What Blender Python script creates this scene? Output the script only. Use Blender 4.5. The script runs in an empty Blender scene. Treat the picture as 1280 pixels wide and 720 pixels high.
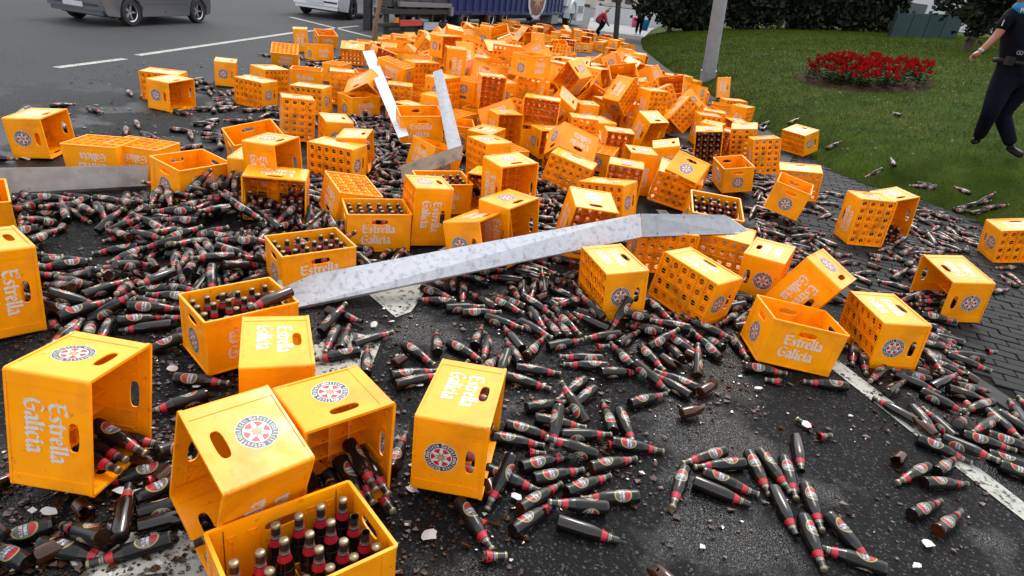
import bpy, bmesh, math, random, base64
import numpy as np
from mathutils import Vector, Matrix, Euler
sc = bpy.context.scene
C = bpy.context.collection
R = math.radians
random.seed(7)

# ------------------------------------------------------------------ camera
F_PX, PITCH, CAM_H, ROLL = 751.431602, 0.465685, 1.636276, 0.138662
cam_d = bpy.data.cameras.new("camera"); cam = bpy.data.objects.new("camera", cam_d); C.objects.link(cam)
cam_d.sensor_width = 36.0; cam_d.lens = F_PX / 1280 * 36.0
cam_d.clip_start = 0.05; cam_d.clip_end = 3000
cam.matrix_world = (Matrix.Translation((0, 0, CAM_H)) @ Matrix.Rotation(math.pi/2 - PITCH, 4, 'X')
                    @ Matrix.Rotation(ROLL, 4, 'Z'))
sc.camera = cam

# ------------------------------------------------------------------ world: bright overcast sky
SUN_EL, SUN_AZ = R(52), R(12)            # azimuth measured from +Y (away from camera) towards +X
w = bpy.data.worlds.new("World"); sc.world = w; w.use_nodes = True
nt = w.node_tree; nt.nodes.clear()
out = nt.nodes.new('ShaderNodeOutputWorld'); bg = nt.nodes.new('ShaderNodeBackground')
sky = nt.nodes.new('ShaderNodeTexSky'); sky.sky_type = 'NISHITA'; sky.sun_disc = False
sky.sun_elevation = SUN_EL; sky.sun_rotation = SUN_AZ
sky.air_density = 1.0; sky.dust_density = 4.0; sky.ozone_density = 1.0
hsv = nt.nodes.new('ShaderNodeHueSaturation'); hsv.inputs['Saturation'].default_value = 0.25
nt.links.new(sky.outputs[0], hsv.inputs['Color']); nt.links.new(hsv.outputs[0], bg.inputs['Color'])
bg.inputs['Strength'].default_value = 0.095
# the cloud layer: an even pale veil over the whole sky
veil = nt.nodes.new('ShaderNodeBackground'); veil.inputs['Color'].default_value = (.95, .97, 1.0, 1); veil.inputs['Strength'].default_value = 0.60
add = nt.nodes.new('ShaderNodeAddShader'); nt.links.new(bg.outputs[0], add.inputs[0]); nt.links.new(veil.outputs[0], add.inputs[1])
nt.links.new(add.outputs[0], out.inputs['Surface'])
sun_d = bpy.data.lights.new("sun", 'SUN'); sun = bpy.data.objects.new("sun", sun_d); C.objects.link(sun)
sun_d.energy = 1.0; sun_d.angle = R(14); sun_d.color = (1.0, 0.96, 0.9)
sdir = Vector((math.sin(SUN_AZ)*math.cos(SUN_EL), math.cos(SUN_AZ)*math.cos(SUN_EL), math.sin(SUN_EL)))
sun.rotation_euler = sdir.to_track_quat('Z', 'Y').to_euler(); sun.location = (0, 0, 20)
sc.view_settings.view_transform = 'Standard'; sc.view_settings.look = 'None'
sc.view_settings.exposure = 0.8; sc.view_settings.gamma = 1.0
UP = Vector((-0.129, -0.120, 1)).normalized()     # the posts lean this way: the road has a strong crossfall

def ray_px(x, y):
    """direction of the photograph's pixel (1280x720) in the world"""
    v = Vector(((x-640)/F_PX, -(y-360)/F_PX, -1.0))
    return cam.matrix_world.to_3x3() @ v
def at(x, y, z=0.0):
    r = ray_px(x, y); return Vector((0, 0, CAM_H)) + r*((z-CAM_H)/r.z)
def at_y(x, y, Y):
    r = ray_px(x, y); return Vector((0, 0, CAM_H)) + r*(Y/r.y)

# ------------------------------------------------------------------ mesh helpers
class MB:
    def __init__(s): s.v = []; s.f = []; s.m = []; s.uv = {}
    def vert(s, p): s.v.append(tuple(p)); return len(s.v)-1
    def face(s, idx, m=0): s.f.append(tuple(idx)); s.m.append(m)
    def quad(s, a, b, c, d, m=0):
        i = [s.vert(p) for p in (a, b, c, d)]; s.face(i, m)
    def box(s, c, h, m=0, rot=None, taper=1.0):
        M = rot if rot is not None else Matrix.Identity(3); c = Vector(c); b = []
        for z in (-1, 1):
            t = taper if z > 0 else 1.0
            for x, y in ((-1, -1), (1, -1), (1, 1), (-1, 1)):
                b.append(s.vert(c + M @ Vector((x*h[0]*t, y*h[1]*t, z*h[2]))))
        for q in ((3, 2, 1, 0), (4, 5, 6, 7), (0, 1, 5, 4), (1, 2, 6, 5), (2, 3, 7, 6), (3, 0, 4, 7)):
            s.face([b[k] for k in q], m)
    def tube(s, pts, rads, n=8, m=0, caps=True):
        pts = [Vector(p) for p in pts]; rings = []
        for i, p in enumerate(pts):
            d = (pts[min(i+1, len(pts)-1)] - pts[max(i-1, 0)]).normalized()
            a = d.orthogonal().normalized() if i == 0 else (a - d*a.dot(d)).normalized()
            b = d.cross(a)
            rings.append([s.vert(p + (a*math.cos(2*math.pi*k/n) + b*math.sin(2*math.pi*k/n))*rads[i]) for k in range(n)])
        for r0, r1 in zip(rings, rings[1:]):
            for k in range(n): s.face((r0[k], r0[(k+1) % n], r1[(k+1) % n], r1[k]), m)
        if caps: s.face(rings[0][::-1], m); s.face(rings[-1], m)
    def lathe(s, prof, n=16, m=0, a0=0, mats=None):
        """prof: (r, z) pairs"""
        rings = []
        for r, z in prof:
            if r < 1e-6: rings.append([s.vert((0, 0, z))]*n)
            else: rings.append([s.vert((r*math.cos(a0+2*math.pi*k/n), r*math.sin(a0+2*math.pi*k/n), z)) for k in range(n)])
        for i, (r0, r1) in enumerate(zip(rings, rings[1:])):
            mm = mats[i] if mats else m
            for k in range(n):
                q = []
                for x in (r0[k], r0[(k+1) % n], r1[(k+1) % n], r1[k]):
                    if x not in q: q.append(x)
                if len(q) > 2: s.face(q, mm)
    def mesh(s, name, mats=(), smooth=False):
        me = bpy.data.meshes.new(name); me.from_pydata(s.v, [], s.f)
        for m in mats: me.materials.append(m)
        if len(mats) > 1: me.polygons.foreach_set('material_index', s.m)
        if smooth: me.polygons.foreach_set('use_smooth', [True]*len(s.f))
        me.update(); return me
WMX = {}
def setw(o, mw):
    """place an object by its world matrix (its parent's one is known from WMX)"""
    mw = Matrix(mw); WMX[o.name] = mw
    if o.parent: o.matrix_local = WMX[o.parent.name].inverted() @ mw
    else: o.matrix_world = mw
def link(name, me, parent=None, mw=None, kind=None):
    o = bpy.data.objects.new(name, me); C.objects.link(o)
    if parent: o.parent = parent
    if mw is not None: setw(o, mw)
    else: WMX[o.name] = WMX[parent.name].copy() if parent else Matrix.Identity(4)
    if kind: o['kind'] = kind
    return o
def tag(o, label=None, cat=None, group=None, kind=None):
    if label: o['label'] = label
    if cat: o['category'] = cat
    if group: o['group'] = group
    if kind: o['kind'] = kind
    return o
def empty(name, loc=(0, 0, 0), mw=None):
    o = bpy.data.objects.new(name, None); C.objects.link(o); o.empty_display_size = .1
    setw(o, mw if mw is not None else Matrix.Translation(Vector(loc)))
    return o
def smooth_by_angle(me, ang=35):
    me.polygons.foreach_set('use_smooth', [True]*len(me.polygons))
    bm = bmesh.new(); bm.from_mesh(me)
    bmesh.ops.remove_doubles(bm, verts=bm.verts, dist=1e-5)
    lim = math.radians(ang)
    for e in bm.edges:
        if len(e.link_faces) == 2 and e.calc_face_angle(0) > lim: e.smooth = False
        elif len(e.link_faces) != 2: e.smooth = False
    bm.to_mesh(me); bm.free()

# ------------------------------------------------------------------ the beer crate
CL, CW, CH = 0.40, 0.30, 0.25
def wall(mb, W, H, t, hole, to3, m=0):
    """wall panel W wide, H tall with a rounded hand hole; to3(u,v,d): d = depth inwards"""
    hx, hz, hw, hh = hole; n = 20
    def ring(i):
        a = 2*math.pi*(i+.5)/n; c, s_ = math.cos(a), math.sin(a)
        k = 3.2; rr = (abs(c)**k + abs(s_)**k)**(-1/k)
        inn = (hx + hw*c*rr, hz + hh*s_*rr)
        return inn
    def outer(i):
        # walk the rectangle perimeter with 20 points incl. 4 corners
        P = [(W/2, H*.75), (W/2, H), (W*.3, H), (W*.1, H), (-W*.1, H), (-W*.3, H), (-W/2, H), (-W/2, H*.75),
             (-W/2, H*.5), (-W/2, H*.3), (-W/2, H*.12), (-W/2, 0), (-W*.3, 0), (-W*.1, 0), (W*.1, 0), (W*.3, 0),
             (W/2, 0), (W/2, H*.12), (W/2, H*.3), (W/2, H*.5)]
        return P[i]
    oo, ii, oi, io = [], [], [], []
    for i in range(n):
        a = outer(i); b = ring(i)
        oo.append(mb.vert(to3(a[0], a[1], 0))); io.append(mb.vert(to3(b[0], b[1], 0)))
        oi.append(mb.vert(to3(a[0], a[1], t))); ii.append(mb.vert(to3(b[0], b[1], t)))
    for i in range(n):
        j = (i+1) % n
        mb.face((oo[i], oo[j], io[j], io[i]), m); mb.face((oi[j], oi[i], ii[i], ii[j]), m)
        mb.face((io[i], io[j], ii[j], ii[i]), m); mb.face((oo[j], oo[i], oi[i], oi[j]), m)
def crate_meshes():
    mb = MB(); t = .005; cc = .045; pr = .0018; r = .009
    x, y = CL/2, CW/2; z0, z1 = -CH/2, CH/2
    # four flat walls between the corner columns, slightly recessed
    zz = CH
    for s in (-1, 1):
        wall(mb, CL-2*cc+.006, zz, t, (0, .197, .050, .0165), lambda u, v, d, s=s: (s*-1*u if s > 0 else u, s*(y-pr-d), z0+v))
        wall(mb, CW-2*cc+.006, zz, t, (0, .197, .048, .0165), lambda u, v, d, s=s: (s*(x-pr-d), u*s, z0+v))
    # corner columns: rounded L section
    for sx in (-1, 1):
        for sy in (-1, 1):
            prof = [(cc, 0), ]
            P = [(x-cc, y)] + [(x-r+r*math.sin(a), y-r+r*math.cos(a)) for a in [math.pi/2*k/4 for k in range(5)]] + [(x, y-cc)]
            Q = [(x, y-cc), ]
            ti = t+pr
            Pi = [(x-cc, y-ti)] + [(x-r+(r-ti)*math.sin(a), y-r+(r-ti)*math.cos(a)) for a in [math.pi/2*k/4 for k in range(5)]] + [(x-ti, y-cc)]
            n = len(P); O = []; I = []
            for (a, b), (c, d) in zip(P, Pi):
                O.append((mb.vert((sx*a, sy*b, z0)), mb.vert((sx*a, sy*b, z1)))); I.append((mb.vert((sx*c, sy*d, z0)), mb.vert((sx*c, sy*d, z1))))
            fl = sx*sy > 0
            def F(q): mb.face(q if fl else q[::-1])
            for i in range(n-1):
                F((O[i][0], O[i][1], O[i+1][1], O[i+1][0])); F((I[i][1], I[i][0], I[i+1][0], I[i+1][1]))
                F((O[i][1], I[i][1], I[i+1][1], O[i+1][1])); F((O[i][0], O[i+1][0], I[i+1][0], I[i][0]))
            F((O[0][0], I[0][0], I[0][1], O[0][1])); F((O[-1][1], I[-1][1], I[-1][0], O[-1][0]))
    # rim lip standing proud round the top, and a foot band round the bottom
    def band(za, zb, pro, ti):
        def loop(rr, off):
            L = []
            for qx, qy, a0 in ((1, 1, 0), (-1, 1, 90), (-1, -1, 180), (1, -1, 270)):
                for k in range(5):
                    a = R(a0+90*k/4)
                    L.append((qx*(x-rr)+(rr+off)*math.cos(a), qy*(y-rr)+(rr+off)*math.sin(a)))
            return L
        Lo = loop(r, pro); Li = loop(r, -ti); n = len(Lo)
        A = [[mb.vert((p[0], p[1], z)) for p in L] for L, z in ((Lo, za), (Lo, zb), (Li, zb), (Li, za))]
        for i in range(n):
            j = (i+1) % n
            for k in range(4): mb.face((A[k][i], A[k][j], A[(k+1) % 4][j], A[(k+1) % 4][i]))
    band(z1-.010, z1+.0015, .0026, .0075); band(z0-.0015, z0+.006, .0012, .0085)
    # inner wall ribs and the little cast shields under the rim
    for s in (-1, 1):
        for k in (-2, -1, 1, 2):
            mb.box((k*.066, s*(y-t-pr-.0016), -.02), (.0016, .0016, CH/2-.035))
        for k in (-1, 1):
            mb.box((s*(x-t-pr-.0016), k*.068, -.02), (.0016, .0016, CH/2-.035))
        for k in range(-3, 3):
            cx = (k+.5)*.055
            if abs(cx) < .06: continue
            for a, b in (((-.011, .085), (.011, .085)), ((.011, .085), (0, .062)), ((0, .062), (-.011, .085))):
                p = Vector((cx+a[0], 0, a[1])); q = Vector((cx+b[0], 0, b[1])); dd = (q-p); mid = (p+q)/2
                rot = Matrix.Rotation(-math.atan2(dd.z, dd.x), 3, 'Y')
                mb.box((mid.x, s*(y-t-pr-.0012), mid.z), (dd.length/2+.001, .0012, .0013), rot=rot)
    shell = mb.mesh('crate_shell'); 
    # divider grid and pierced floor
    g = MB(); dh = .085; px, py = (CL-.014)/6, (CW-.014)/4; zb = z0+.001
    for i in range(0, 7): g.box((-CL/2+.007+i*px, 0, zb+.006), (.0032, CW/2-.0075, .006))
    for j in range(0, 5): g.box((0, -CW/2+.007+j*py, zb+.0062), (CL/2-.0075, .0030, .0058))
    for i in range(1, 6): g.box((-CL/2+.007+i*px, 0, zb+.012+dh/2), (.0012, CW/2-.0078, dh/2))
    for j in range(1, 4): g.box((0, -CW/2+.007+j*py, zb+.0122+dh/2), (CL/2-.0078, .0012, dh/2-.001))
    for i in range(6):
        for j in range(4):
            cx, cy = -CL/2+.007+(i+.5)*px, -CW/2+.007+(j+.5)*py; n = 12; hx, hy = px/2-.003, py/2-.003
            zt = zb+.0085; I, O = [], []; I2 = []
            for k in range(n):
                a = 2*math.pi*(k+.5)/n; c, s_ = math.cos(a), math.sin(a); q = max(abs(c)/hx, abs(s_)/hy)
                O.append(g.vert((cx+c/q, cy+s_/q, zt)))
                I.append(g.vert((cx+.0185*c, cy+.0185*s_, zt-.002))); I2.append(g.vert((cx+.0165*c, cy+.0165*s_, zt+.002)))
            for k in range(n):
                j2 = (k+1) % n; g.face((O[k], O[j2], I[j2], I[k])); g.face((I[k], I[j2], I2[j2], I2[k]))
            # the cross bar that pierces each hole
            g.box((cx, cy, zt), (.0175, .0014, .0012)); 
    grid = g.mesh('crate_grid')
    return shell, grid
# lettering drawn with a broad nib, like the black-letter print on the crates
GL = {
 'E': (1.12, [[(1.0,1.30),(.62,1.5),(.22,1.25),(.12,.75),(.22,.22),(.62,0),(1.05,.22)], [(.18,.78),(.82,.84)], [(.05,1.42),(.4,1.30),(.8,1.52),(1.05,1.45)]]),
 's': (.74, [[(.66,.88),(.36,1.0),(.14,.76),(.58,.36),(.42,.04),(.04,.12)]]),
 't': (.66, [[(.28,1.36),(.28,.22),(.44,0),(.64,.12)], [(.02,.95),(.62,.97)]]),
 'r': (.70, [[(.05,.92),(.22,.86),(.22,.02)], [(.22,.72),(.48,1.0),(.68,.86)]]),
 'e': (.76, [[(.16,.48),(.60,.62),(.60,.86),(.36,1.0),(.14,.70),(.15,.26),(.40,0),(.68,.16)]]),
 'l': (.46, [[(.04,1.44),(.20,1.40),(.20,.16),(.40,0)]]),
 'a': (.80, [[(.12,.88),(.40,1.0),(.58,.80),(.58,.16),(.76,.02)], [(.58,.60),(.24,.52),(.12,.26),(.28,0),(.56,.14)]]),
 'G': (1.18, [[(1.02,1.30),(.62,1.5),(.20,1.22),(.10,.64),(.26,.10),(.66,0),(.98,.22),(.98,.70)], [(.56,.70),(1.12,.70)]]),
 'i': (.46, [[(.04,.94),(.20,.88),(.20,.16),(.40,0)], [(.14,1.28),(.26,1.20)]]),
 'c': (.72, [[(.62,.84),(.36,1.0),(.14,.70),(.14,.30),(.38,0),(.64,.16)]]),
}
def write(mb, text, x0, z0, s, to3, m=0):
    nib = Vector((math.cos(R(38)), math.sin(R(38))))*.135; x = x0; k = 0
    for ch in text:
        wd, st = GL[ch]
        for pl in st:
            for a, b in zip(pl, pl[1:]):
                a, b = Vector(a), Vector(b); d = (b-a).normalized()*.02; a = a-d; b = b+d
                q = [a-nib, b-nib, b+nib, a+nib]
                # a thin pen still leaves a hairline when it runs along the nib
                n2 = Vector((-d.y, d.x)).normalized()*.035; q = [a-nib-n2, b-nib-n2, b+nib+n2, a+nib+n2]
                ar = sum(q[i].x*q[(i+1) % 4].y-q[(i+1) % 4].x*q[i].y for i in range(4))
                if ar < 0: q = q[::-1]
                k += 1
                mb.face([mb.vert(to3(x+p.x*s, z0+p.y*s, .00003*(k % 9))) for p in q], m)
        x += wd*s
    return x
def print_meshes(mats):
    mb = MB(); to3 = lambda u, v, d: (u, -(CW/2-.0018)-.0005-d, v)
    write(mb, 'Estrella', -.108, .002, .036, to3); write(mb, 'Galicia', -.114, -.070, .038, to3)
    letter = mb.mesh('crate_lettering', mats[:1])
    # round badge on the ends, local frame: x = -normal
    b = MB(); Rr = .058
    def P(rad, a, k): return (CL/2-.0018+.0004+k*.00012, rad*math.cos(a), -.028+rad*math.sin(a))
    def disc(rad, k, m, n=40):
        b.face([b.vert(P(rad, 2*math.pi*i/n, k)) for i in range(n)], m)
    disc(Rr, 0, 0); disc(Rr*.965, 1, 1); disc(Rr*.66, 2, 0)
    # ring of little letters, reading clockwise
    txt = 'EstrellaGaliciaEstrellaGalicia'; n = len(txt)
    for i, ch in enumerate(txt):
        a0 = math.pi - 2*math.pi*(i+.5+(1 if i >= 15 else 0)*.8)/(n+1.8); s = Rr*.150; wd, st = GL[ch]
        for pl in st:
            for p, q in zip(pl, pl[1:]):
                p, q = Vector(p), Vector(q); d = (q-p).normalized(); nn = Vector((-d.y, d.x))*.15; d = d*.08
                vs = []
                for c in (p-d-nn, q+d-nn, q+d+nn, p-d+nn):
                    rad = Rr*.73 + c.y*s; a = a0 - (c.x-wd/2)*s/(Rr*.83)
                    vs.append(b.vert(P(rad, a, 2+.1*(i % 3))))
                b.face(vs, 0)
    # six red fields round a gold star
    for k in range(6):
        a = math.pi/2 + k*math.pi/3
        L = [(.60, a-.40), (.62, a), (.60, a+.40), (.36, a+.20), (.30, a), (.36, a-.20)]
        b.face([b.vert(P(Rr*r_, t_, 3)) for r_, t_ in L], 2)
    for k in range(8):
        a = math.pi/8 + k*math.pi/4
        b.face([b.vert(P(r_*Rr, t_, 4+.2*(k % 2))) for r_, t_ in ((0, a), (.16, a-.42), (.37, a), (.16, a+.42))], 1)
        b.face([b.vert(P(r_*Rr, t_, 5+.2*(k % 2))) for r_, t_ in ((0, a), (.12, a-.38), (.31, a), (.12, a+.38))], 3)
    badge = b.mesh('crate_badge', mats[1:])
    return letter, badge

# ------------------------------------------------------------------ the beer bottle (33 cl, 24 cm)
BP = [(0, .004), (.022, .001), (.0285, .002), (.0305, .007), (.0305, .118), (.0290, .134), (.0245, .152), (.0185, .172),
      (.0152, .186), (.0138, .200), (.0132, .222), (.0145, .224), (.0145, .230), (.0130, .232), (0, .2325)]
BP = [(r*.85, z*.96) for r, z in BP]
def bottle_hull():
    b = MB(); b.lathe([(0, 0), (.029, 0), (.0312, .006), (.0312, .125), (.0262, .152), (.0175, .18), (.015, .235), (0, .238)], 10)
    return b.mesh('bottle_hull')
def lathe_uv(prof, n, z0, z1, mats=None):
    """a lathe with a UV: u once round, v from z0 to z1"""
    b = MB(); b.lathe(prof, n, mats=mats); me = b.mesh('x')
    uv = me.uv_layers.new(name='UVMap').data
    for p in me.polygons:
        us = [(math.atan2(me.vertices[i].co.y, me.vertices[i].co.x)/(2*math.pi)) % 1 for i in p.vertices]
        if max(us)-min(us) > .5: us = [u+1 if u < .5 else u for u in us]
        for li, u, vi in zip(p.loop_indices, us, p.vertices): uv[li].uv = (u, (me.vertices[vi].co.z-z0)/(z1-z0))
    return me

# ------------------------------------------------------------------ lie of the land
EDGE = [(-6, 5.9), (0, 5.6), (4, 5.25), (5.74, 4.89), (6.65, 4.70), (7.05, 4.35), (7.46, 3.95), (8.07, 3.86), (8.83, 3.82), (11.2, 3.83), (13.8, 3.73), (18.7, 3.55), (25, 3.7), (31, 4.4), (45, 7.0), (90, 18)]
def edge_x(y):
    return float(np.interp(y, [e[0] for e in EDGE], [e[1] for e in EDGE]))
def lawn_z(x, y):
    d = x - edge_x(y)
    if d <= 0: return 0.0
    return .58*(math.sqrt(d+.15)-.3873) * min(1, .3+d/.4 if d < .28 else 1)

# ------------------------------------------------------------------ materials
def mat(name, col, rough=.5, metal=0, spec=.5, var=0, vscale=8, bump=0, bscale=60, coat=0, dark=None, dscale=3, damt=0, hueobj=0, detail=4, rvar=0, specks=0):
    """a procedural material: base colour with noise variation, blotches of a second colour and fine relief"""
    m = bpy.data.materials.new(name); m.use_nodes = True; nt = m.node_tree; L = nt.links
    b = nt.nodes['Principled BSDF']; N = nt.nodes.new
    b.inputs['Roughness'].default_value = rough; b.inputs['Metallic'].default_value = metal
    b.inputs['Specular IOR Level'].default_value = spec; b.inputs['Coat Weight'].default_value = coat
    tc = N('ShaderNodeTexCoord'); c0 = N('ShaderNodeRGB'); c0.outputs[0].default_value = (*col, 1); cur = c0.outputs[0]
    def noise(sc_, det=detail):
        n = N('ShaderNodeTexNoise'); n.inputs['Scale'].default_value = sc_; n.inputs['Detail'].default_value = det
        L.new(tc.outputs['Object'], n.inputs['Vector']); return n
    if var:
        n = noise(vscale); mr = N('ShaderNodeMapRange'); mr.inputs['To Min'].default_value = 1-var; mr.inputs['To Max'].default_value = 1+var
        mr.inputs['From Min'].default_value = .3; mr.inputs['From Max'].default_value = .7
        L.new(n.outputs['Fac'], mr.inputs['Value']); h = N('ShaderNodeHueSaturation'); L.new(cur, h.inputs['Color']); L.new(mr.outputs[0], h.inputs['Value']); cur = h.outputs[0]
    if dark:
        n = noise(dscale, 8); mr = N('ShaderNodeMapRange'); mr.inputs['From Min'].default_value = .5; mr.inputs['From Max'].default_value = .72
        mr.inputs['To Max'].default_value = damt
        L.new(n.outputs['Fac'], mr.inputs['Value']); mx = N('ShaderNodeMix'); mx.data_type = 'RGBA'; L.new(mr.outputs[0], mx.inputs[0]); L.new(cur, mx.inputs[6]); mx.inputs[7].default_value = (*dark, 1); cur = mx.outputs[2]
    if specks:
        n = noise(38, 6); mr = N('ShaderNodeMapRange'); mr.inputs['From Min'].default_value = .65; mr.inputs['From Max'].default_value = .72; mr.inputs['To Max'].default_value = specks
        L.new(n.outputs['Fac'], mr.inputs['Value']); mx = N('ShaderNodeMix'); mx.data_type = 'RGBA'; L.new(mr.outputs[0], mx.inputs[0]); L.new(cur, mx.inputs[6]); mx.inputs[7].default_value = (.05, .02, .008, 1); cur = mx.outputs[2]
    if hueobj:
        oi = N('ShaderNodeObjectInfo'); mr = N('ShaderNodeMapRange'); mr.inputs['To Min'].default_value = 1-hueobj; mr.inputs['To Max'].default_value = 1+hueobj*.6
        L.new(oi.outputs['Random'], mr.inputs['Value']); h = N('ShaderNodeHueSaturation'); L.new(cur, h.inputs['Color']); L.new(mr.outputs[0], h.inputs['Value']); cur = h.outputs[0]
    L.new(cur, b.inputs['Base Color'])
    if rvar:
        n = noise(dscale*1.7); mr = N('ShaderNodeMapRange'); mr.inputs['From Min'].default_value = .35; mr.inputs['From Max'].default_value = .65
        mr.inputs['To Min'].default_value = max(.05, rough-rvar); mr.inputs['To Max'].default_value = min(1, rough+rvar)
        L.new(n.outputs['Fac'], mr.inputs['Value']); L.new(mr.outputs[0], b.inputs['Roughness'])
    if bump:
        n = noise(bscale, 5); bp = N('ShaderNodeBump'); bp.inputs['Strength'].default_value = bump; bp.inputs['Distance'].default_value = .004
        L.new(n.outputs['Fac'], bp.inputs['Height']); L.new(bp.outputs[0], b.inputs['Normal'])
    return m
M = {}
M['crate'] = mat('yellow_plastic', (.97, .330, .001), .30, spec=.42, specks=.32, var=.05, vscale=9, dark=(.40, .10, .008), dscale=7, damt=.35, hueobj=.09, rvar=.12, bump=.12, bscale=25)
M['crate_in'] = mat('yellow_plastic_grid', (.95, .30, .001), .5, spec=.2, specks=.75, var=.08, vscale=14, dark=(.25, .09, .01), dscale=9, damt=.55, hueobj=.05)
M['print_white'] = mat('white_print', (.62, .60, .56), .45, dark=(.9, .25, .01), dscale=60, damt=.75)
M['badge_white'] = mat('badge_white', (.55, .55, .53), .4, var=.05, vscale=40)
M['badge_dark'] = mat('badge_charcoal', (.035, .035, .045), .4)
M['badge_red'] = mat('badge_red', (.45, .015, .02), .4)
M['badge_gold'] = mat('badge_gold', (.42, .26, .08), .4)
M['glass'] = mat('brown_glass', (.008, .005, .004), .14, spec=.5, var=.3, vscale=12)
M['glass_amber'] = mat('amber_glass', (.035, .010, .003), .10, var=.3, vscale=12)
M['sleeve'] = mat('charcoal_label', (.009, .009, .010), .42, var=.2, vscale=30)
M['red'] = mat('red_neck_band', (.38, .012, .022), .38)
M['steel_blue'] = mat('grey_blue_ring', (.15, .17, .21), .35)
M['gold'] = mat('gold_foil', (.30, .22, .08), .32, metal=.7)
M['cap'] = mat('crown_cap', (.24, .20, .13), .35, metal=.6, var=.15, vscale=200)
M['black'] = mat('black_foil', (.018, .017, .018), .35)
M['steel'] = mat('galvanised_steel', (.27, .285, .31), .38, metal=.55, var=.12, vscale=20, dark=(.30, .30, .31), dscale=14, damt=.5, bump=.15, bscale=30)
M['alu'] = mat('scuffed_white_aluminium', (.47, .49, .54), .40, metal=.0, var=.08, vscale=18, dark=(.20, .21, .23), dscale=34, damt=.7, bump=.2, bscale=60)
M['timber'] = mat('bare_timber', (.22, .12, .065), .7, var=.25, vscale=14, bump=.3)
M['dark_metal'] = mat('dark_painted_metal', (.02, .02, .022), .5, var=.2)
M['rubber'] = mat('tyre_rubber', (.016, .016, .017), .75, var=.2)
M['lamp_pole'] = mat('weathered_pole_paint', (.25, .255, .27), .55, metal=.1, var=.10, vscale=6, dark=(.16, .16, .17), dscale=5, damt=.6)
M['white_paint'] = mat('white_car_paint', (.72, .74, .78), .25, coat=.5, var=.03)
M['silver_paint'] = mat('silver_car_paint', (.14, .15, .17), .28, metal=.5, coat=.6, var=.03)
M['blue_paint'] = mat('blue_trailer_paint', (.002, .013, .105), .38, var=.12, vscale=3)
M['alloy'] = mat('alloy_wheel', (.55, .56, .58), .3, metal=.8)
M['car_glass'] = mat('car_glass', (.02, .025, .03), .08, spec=.8)
M['lamp_red'] = mat('red_lens', (.45, .01, .01), .2)
M['white_plastic'] = mat('white_panel', (.5, .51, .53), .45, var=.08)
M['cloth_navy'] = mat('navy_uniform_cloth', (.003, .004, .009), .9, spec=.1, var=.3, vscale=12, bump=.3, bscale=40)
M['cloth_blue'] = mat('light_blue_cloth', (.01, .15, .33), .8, var=.1)
M['skin'] = mat('skin', (.28, .10, .06), .5, var=.08, vscale=20)
M['leather'] = mat('black_leather', (.004, .004, .004), .5, spec=.2, var=.3)
M['cloth_red'] = mat('crimson_cloth', (.35, .015, .05), .8, var=.2)
M['paper'] = mat('torn_white_label_paper', (.48, .47, .46), .6, var=.08, vscale=60, dark=(.35, .26, .18), dscale=50, damt=.35)
M['shard'] = mat('brown_glass_shard', (.045, .018, .008), .08, var=.4, vscale=50)
M['soil'] = mat('bare_soil', (.035, .019, .013), .95, spec=.05, var=.35, vscale=9, bump=.8, bscale=30)
M['petal'] = mat('red_petals', (.28, .003, .003), .8, spec=.1, var=.35, vscale=9)
M['flower_leaf'] = mat('bedding_leaf', (.03, .06, .008), .8, spec=.1, var=.35, vscale=9)
M['bark'] = mat('bark', (.05, .038, .028), .9, var=.3)
M['hedge'] = mat('dark_hedge_leaf', (.006, .011, .004), .6, var=.5, vscale=3, spec=.3)
M['hedge2'] = mat('hedge_leaf_light', (.016, .026, .008), .6, var=.5, vscale=3, spec=.3)
M['clover'] = mat('white_clover', (.35, .35, .28), .8)
M['fence_green'] = mat('teal_sheeting', (.010, .035, .038), .7, var=.2, vscale=2)
M['concrete'] = mat('pale_concrete', (.16, .16, .165), .8, var=.12, vscale=2, bump=.3)
M['roof_orange'] = mat('orange_roof_tiles', (.50, .16, .07), .8, var=.25, vscale=3)
M['far_wall'] = mat('cream_render', (.55, .48, .42), .85, var=.15, vscale=1)
M['window'] = mat('window_glass', (.04, .05, .06), .15)
M['chrome'] = mat('bright_metal', (.25, .25, .26), .25, metal=.9)
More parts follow.
